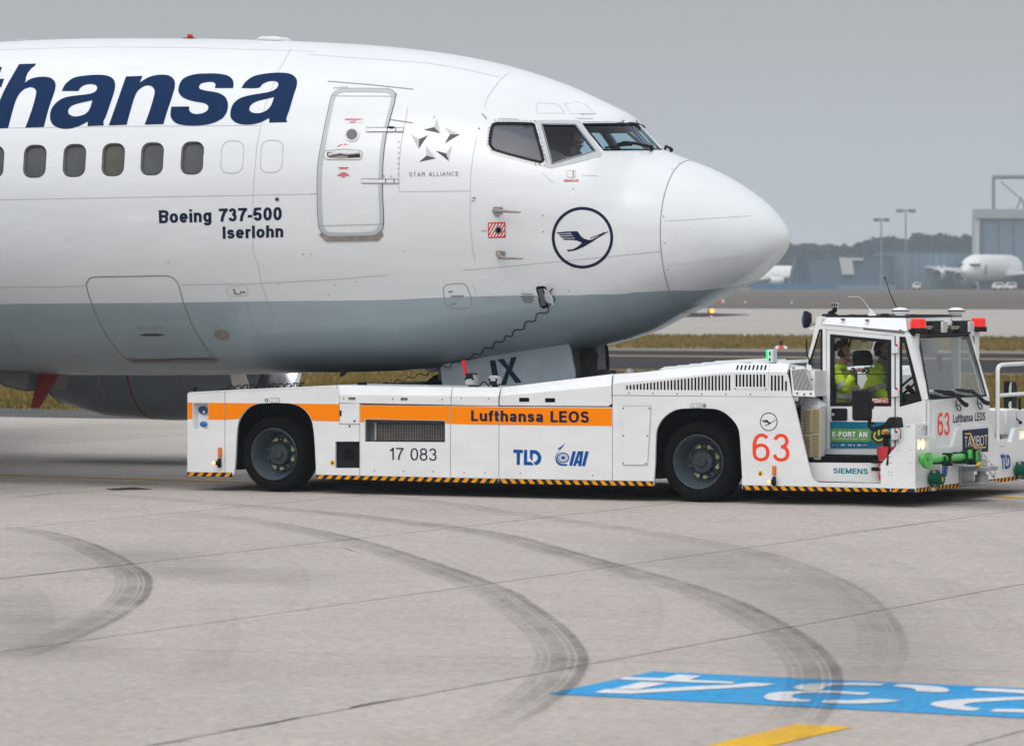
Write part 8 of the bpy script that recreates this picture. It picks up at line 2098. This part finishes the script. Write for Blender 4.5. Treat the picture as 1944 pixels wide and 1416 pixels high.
# fire extinguishers strapped beside the steps
e0 = T.side(1681, 912, .11); z_t = T.side(1681, 846, .11).z
ext = thing('fire_extinguisher', 'red fire extinguisher strapped upright beside the cab steps of the tractor', 'fire extinguisher', T.world((e0.x, .11, e0.z)), -T.yaw)
hh = z_t - e0.z; r_ = .078
MB().lathe([(.001, 0), (r_*.85, 0), (r_, .03), (r_, hh-.09), (r_*.8, hh-.03), (.03, hh), (.03, hh+.02), (.001, hh+.02)], (0, 0, 0), (0, 0, 1), 26).build('cylinder', M['ext_red'], ext)
MB().lathe([(.001, hh-.0), (.11, hh-.01), (.115, hh-.06), (.10, hh-.12), (.001, hh-.12)], (0.02, 0, 0), (0, 0, 1), 20).build('shoulder_cover', M['ext_red'], ext)
vh = MB().box(-.02, .035, -.035, .035, hh, hh+.1).box(-.05, .06, -.02, .02, hh+.08, hh+.12).build('valve', M['black'], ext, bevel=.01)
MB().ball((.0, 0, hh+.15), .045, 12, 7, (1, 1, .55)).build('safety_cap', M['yellow_pin'], vh)
MB().tube([(.03, -.03, hh+.06), (.08, -.09, hh-.02), (.06, -.11, hh-.2)], .014, 7).build('hose', M['black'], vh)
for zz in (hh-.17, .12): MB().lathe([(r_+.003, zz-.012), (r_+.007, zz), (r_+.003, zz+.012)], (0, 0, 0), (0, 0, 1), 24).box(-.15, -.08, -.03, .03, zz-.02, zz+.02).build('strap', M['black'], ext)
for k, zz in enumerate((hh*.35, hh*.28, hh*.5, hh*.18)):
    m = MB(); 
    for j in range(4):
        a0 = -pi/2 - .5 + j*.2
        m.add([Vector(((r_+.002)*cos(a), (r_+.002)*sin(a), z)) for a, z in ((a0, zz), (a0+.13, zz), (a0+.13, zz+.03), (a0, zz+.03))], [(0, 1, 2, 3)])
    m.build('label_print', M['white_mark'], ext)
e1 = T.front(1897, 841, XF-.95)
ex2 = thing('fire_extinguisher', 'red fire extinguisher with blue cap behind the white guard rail', 'fire extinguisher', T.world((XF-.95, e1.y, e1.z-.12)), -T.yaw)
s_ = (T.front(1897, 784, XF-.95).z - e1.z) 
MB().lathe([(.001, 0), (.085, 0), (.1, .1), (.115, s_*.75), (.09, s_*.92), (.001, s_*.95)], (0, 0, 0), (0, 0, 1), 20).build('cylinder', M['ext_red'], ex2)
MB().lathe([(.001, s_*1.42), (.05, s_*1.38), (.085, s_*1.2), (.085, s_*.9), (.001, s_*.9)], (0, .02, 0), (0, 0, 1), 18).build('cap', M['blue_cap'], ex2)

# ================================================================== PEOPLE
def skin_body(name, nodes, edges, root, mt, parent, sub=2):
    """one continuous skin grown over a skeleton: nodes name -> (position, radius)"""
    keys = list(nodes); ix = {k: i for i, k in enumerate(keys)}
    me = bpy.data.meshes.new(name)
    me.from_pydata([tuple(nodes[k][0]) for k in keys], [(ix[a], ix[b]) for a, b in edges], [])
    o = link(name, me, parent); me.materials.append(mt)
    sk = o.modifiers.new('skin', 'SKIN'); sk.use_smooth_shade = True; sk.branch_smoothing = 0.6
    if not me.skin_vertices: me.skin_vertices.new()
    sv = me.skin_vertices[0].data
    for k in keys:
        r = nodes[k][1]; sv[ix[k]].radius = r if isinstance(r, tuple) else (r, r)
        sv[ix[k]].use_root = k in root
    o.modifiers.new('sub', 'SUBSURF').levels = sub; o.modifiers['sub'].render_levels = sub
    return o
def hand_nodes(N, E, side, wrist, palm, fdir, curl, spread):
    """palm and five unequal bent fingers, thumb from the side of the palm"""
    N['palm'+side] = (palm, (.034, .022)); E.append(('wrist'+side, 'palm'+side))
    for i, L in enumerate((.062, .072, .068, .052)):
        b = palm + spread*(-.030 + .020*i) + fdir*.035
        m1 = b + fdir*L*.5 + curl*L*.25; m2 = m1 + fdir*L*.1 + curl*L*.5; m3 = m2 - fdir*L*.35 + curl*L*.2
        for j, q in enumerate((b, m1, m2, m3)): N['f%d%d%s' % (i, j, side)] = (q, .0105 - .001*j)
        E.append(('palm'+side, 'f%d0%s' % (i, side)))
        for j in range(3): E.append(('f%d%d%s' % (i, j, side), 'f%d%d%s' % (i, j+1, side)))
    b = palm - spread*.034 + fdir*.0; t1_ = b + fdir*.035 - spread*.012 + curl*.012; t2_ = t1_ + fdir*.02 + curl*.03
    for j, q in enumerate((b, t1_, t2_)): N['t%d%s' % (j, side)] = (q, .012 - .001*j)
    E.append(('palm'+side, 't0'+side)); E += [('t0'+side, 't1'+side), ('t1'+side, 't2'+side)]
def person(label, fr, pelvis, head, fwd, arms, cloth, tape=True, legs=True, tilt=0.0, headset=True):
    f = Vector(fwd).normalized(); up = Vector((0, 0, 1)); l = up.cross(f)
    root = thing('person', label, 'person', fr.world(pelvis), -fr.yaw)
    P = Vector((0, 0, 0)); Hd = Vector(head) - Vector(pelvis)
    nk = Hd - up*.15 - f*.035; chest = P.lerp(nk, .68) - f*.0; waist = P.lerp(nk, .34)
    N = {'pelvis': (P, (.125, .10)), 'waist': (waist, (.115, .09)), 'chest': (chest, (.13, .085)), 'neck0': (nk - up*.03, (.07, .065)), 'neck': (nk + up*.03, (.056, .056)),
         'jaw': (Hd - up*.06 + f*.022, (.062, .07)), 'mid': (Hd + f*.005, (.078, .093)), 'brow': (Hd + up*.055 - f*.004, (.077, .093)), 'crown': (Hd + up*.10 - f*.01, (.052, .065)),
         'nose0': (Hd + f*.083 - up*.012, .014), 'nose': (Hd + f*.106 - up*.026, .011), 'chin': (Hd - up*.105 + f*.06, .028)}
    E = [('pelvis', 'waist'), ('waist', 'chest'), ('chest', 'neck0'), ('neck0', 'neck'), ('neck', 'jaw'), ('jaw', 'mid'), ('mid', 'brow'), ('brow', 'crown'), ('mid', 'nose0'), ('nose0', 'nose'), ('jaw', 'chin')]
    for s_, sg in (('L', 1), ('R', -1)):
        N['ear'+s_] = (Hd + l*sg*.084 - f*.01 - up*.01, (.012, .024)); E.append(('mid', 'ear'+s_))
        sh = chest + up*.10 + l*sg*.17; el, wr, fd = [Vector(a) - Vector(pelvis) if i < 2 else Vector(a).normalized() for i, a in enumerate(arms[s_])]
        N['sh'+s_] = (sh, .045); N['el'+s_] = (el, .036); N['wrist'+s_] = (wr, .028)
        E += [('chest', 'sh'+s_), ('sh'+s_, 'el'+s_), ('el'+s_, 'wrist'+s_)]
        crl = (-up).cross(l).cross(fd); crl = (-up - fd*(-up).dot(fd)).normalized() if abs(fd.z) < .9 else f
        hand_nodes(N, E, s_, wr, wr + fd*.055, fd, crl, fd.cross(crl).normalized())
        if legs:
            hp = P + l*sg*.09 - up*.02; kn = P + l*sg*.12 + f*.42 + up*.02; an = kn - up*.40 + f*.02
            N['hip'+s_] = (hp, .085); N['kn'+s_] = (kn, .06); N['an'+s_] = (an, .042); N['toe'+s_] = (an + f*.17 - up*.04, .035)
            E += [('pelvis', 'hip'+s_), ('hip'+s_, 'kn'+s_), ('kn'+s_, 'an'+s_), ('an'+s_, 'toe'+s_)]
    skin_body('body', N, E, ('pelvis',), M['skin'], root)
    k = 1.16
    J = {'a': (P - up*.03, (.205, .165)), 'b': (waist, (.205, .17)), 'c': (chest, (.225, .185)), 'd': (nk - up*.055, (.10, .09)), 'e': (nk + up*.035, (.088, .088))}
    JE = [('a', 'b'), ('b', 'c'), ('c', 'd'), ('d', 'e')]
    for s_ in 'LR':
        sh, el, wr = N['sh'+s_][0], N['el'+s_][0], N['wrist'+s_][0]
        J['s'+s_] = (sh, .098); J['m'+s_] = (sh.lerp(el, .55) - up*.01, .088); J['l'+s_] = (el, .07); J['n'+s_] = (el.lerp(wr, .55), .062); J['w'+s_] = (el.lerp(wr, .93), .052)
        JE += [('c', 's'+s_), ('s'+s_, 'm'+s_), ('m'+s_, 'l'+s_), ('l'+s_, 'n'+s_), ('n'+s_, 'w'+s_)]
    jk = skin_body('jacket', J, JE, ('a',), M[cloth], root)
    cz = bpy.data.textures.get('cloth_folds') or bpy.data.textures.new('cloth_folds', 'CLOUDS'); cz.noise_scale = 0.11
    dm = jk.modifiers.new('folds', 'DISPLACE'); dm.texture = cz; dm.strength = 0.05; dm.mid_level = 0.5
    if legs:
        t_ = {'p': (P - up*.03, (.165, .13))}; te = []
        for s_ in 'LR':
            for n_, r_ in (('hip', .098), ('kn', .074), ('an', .06)): t_[n_+s_] = (N[n_+s_][0], r_)
            te += [('p', 'hip'+s_), ('hip'+s_, 'kn'+s_), ('kn'+s_, 'an'+s_)]
        skin_body('trousers', t_, te, ('p',), M['trousers'], root)
    # hair as a close cap, set back from the face
    m = MB(); v = []; n = 18; rows = 8
    for j in range(rows):
        th = j/(rows-1)*1.75
        for i in range(n):
            a = 2*pi*i/n; back = .5 - .5*cos(a)           # 0 at the face, 1 at the back
            t_ = min(th, .72 + 1.05*back)
            d_ = f*cos(a)*sin(t_)*.102 + l*sin(a)*sin(t_)*.086 + up*cos(t_)*.118
            v.append(Hd + up*.022 - f*.008 + d_)
    fc = [(j*n+i, j*n+(i+1) % n, (j+1)*n+(i+1) % n, (j+1)*n+i) for j in range(rows-1) for i in range(n)]
    mk('hair', v, fc, M['hair'], root, smooth=True)
    for sg in (1, -1):
        MB().ball(Hd + f*.086 + l*sg*.031 + up*.012, .012, 8, 6).build('eye', M['white_mark'], root)
    MB().tube([Hd + f*.088 - up*.056 + l*.022, Hd + f*.096 - up*.058, Hd + f*.088 - up*.056 - l*.022], .006, 6).build('mouth', M['red_text'], root)
    if headset:
        hs = MB().tube([Hd + l*.098*cos(a) + up*(.13*sin(a)) for a in np.linspace(.05, pi-.05, 14)], .009, 6).build('headset', M['black'], root)
        for sg in (1, -1): MB().cyl(Hd + l*sg*.085 - up*.01, Hd + l*sg*.115 - up*.01, .036, .03, n=14).build('ear_cup', M['black'], hs)
        MB().tube([Hd - l*.10 - up*.02, Hd - l*.085 - up*.07 + f*.06, Hd - l*.04 - up*.075 + f*.11], .006, 5).build('microphone', M['black'], hs)
    if tape:
        for s_ in 'LR':
            a_, b_ = N['sh'+s_][0], N['el'+s_][0]; d_ = (b_-a_).normalized(); c_ = a_.lerp(b_, .72)
            MB().lathe([(.091, -.025), (.0925, 0), (.091, .025)], c_, d_, 20).build('sleeve_tape', M['reflective'], jk)
        d_ = (nk-P).normalized(); c_ = P.lerp(nk, .40)
        r2 = []
        for h_ in (-.025, .025):
            for i in range(26):
                a = 2*pi*i/26; r2.append(c_ + d_*h_ + f*cos(a)*.188 + l*sin(a)*.222)
        mk('waist_tape', r2, [(i, (i+1) % 26, (i+1) % 26+26, i+26) for i in range(26)], M['reflective'], jk, smooth=True)
    return root
YA_, YB_ = .94, 1.6
hA = T.side(1600.5, 670, YA_); pA = Vector((hA.x - .06, YA_, hA.z - .66))
elA = T.side(1606, 741, .76); wrA = T.side(1620.5, 708, .72); dA = T.side(1630, 701, .70) - wrA
elA2 = T.side(1622, 752, 1.2); wrA2 = T.side(1640, 742, 1.2)
person('person in yellow hi-vis jacket nearest the cab door, raising a black handset', T, pA, hA, (1, .1, -.12),
       {'R': (elA, wrA, dA), 'L': (elA2, wrA2, wrA2 - elA2)}, 'hivis')
hs0, hs1 = T.side(1619.5, 702.5, .675), T.side(1646.5, 704, .675)
d_ = hs1 - hs0
hsm = MB().tube([hs0 - hs0, d_*.15, d_*.5, d_*.85, d_], [.026, .018, .016, .018, .026], 9).ball((0, 0, 0), .028, 10, 7).ball(d_, .028, 10, 7).build('handset', M['black'])
hsm.location = T.world(hs0); hsm.rotation_euler = (0, 0, -T.yaw)
tag(hsm, 'black telephone style handset held up in the hand of the person by the cab door', 'handset')
for k in (0.0, 1.0): MB().cyl(d_*k + Vector((0, -.029, 0)), d_*k + Vector((0, -.02, 0)), .007, n=10).build('cap', M['white_mark'], hsm)
hB = T.side(1676, 668, YB_); pB = Vector((hB.x - .13, YB_, hB.z - .66))
person('person in yellow hi-vis jacket sitting deeper in the cab, behind the first one', T, pB, hB, (1, -.25, -.05),
       {'R': (T.side(1674, 752, 1.4), T.side(1690, 756, 1.35), Vector((1, 0, -.1))), 'L': (T.side(1690, 745, 1.8), T.side(1700, 748, 1.78), Vector((1, 0, 0)))}, 'hivis')
hP = A.side(1093, 267, -.52); pP = Vector((hP.x-.06, -.52, hP.z - .62))
person('person in dark blue shirt and headset seen through the airliner cockpit side window', A, pP, hP, (1, -.15, 0),
       {'R': (pP + Vector((.2, -.28, .2)), pP + Vector((.42, -.2, .25)), Vector((1, 0, 0))), 'L': (pP + Vector((.2, .28, .2)), pP + Vector((.42, .2, .25)), Vector((1, 0, 0)))}, 'shirt', tape=False)

# ================================================================== HAZE
hz = MB().box(-900, 900, -60, 1500, -1.1, 36.0).build('haze', None, smooth=False)
hm = bpy.data.materials.new('haze_air'); hm.use_nodes = True
n, l = hm.node_tree.nodes, hm.node_tree.links; n.clear()
ho = n.new('ShaderNodeOutputMaterial'); hv = n.new('ShaderNodeVolumePrincipled')
hv.inputs['Color'].default_value = (0.74, 0.86, 0.98, 1); hv.inputs['Density'].default_value = 0.0003; hv.inputs['Anisotropy'].default_value = 0.0
l.new(hv.outputs[0], ho.inputs['Volume'])
hz.data.materials.append(hm); tag(hz, kind='stuff')
bpy.context.view_layer.update()
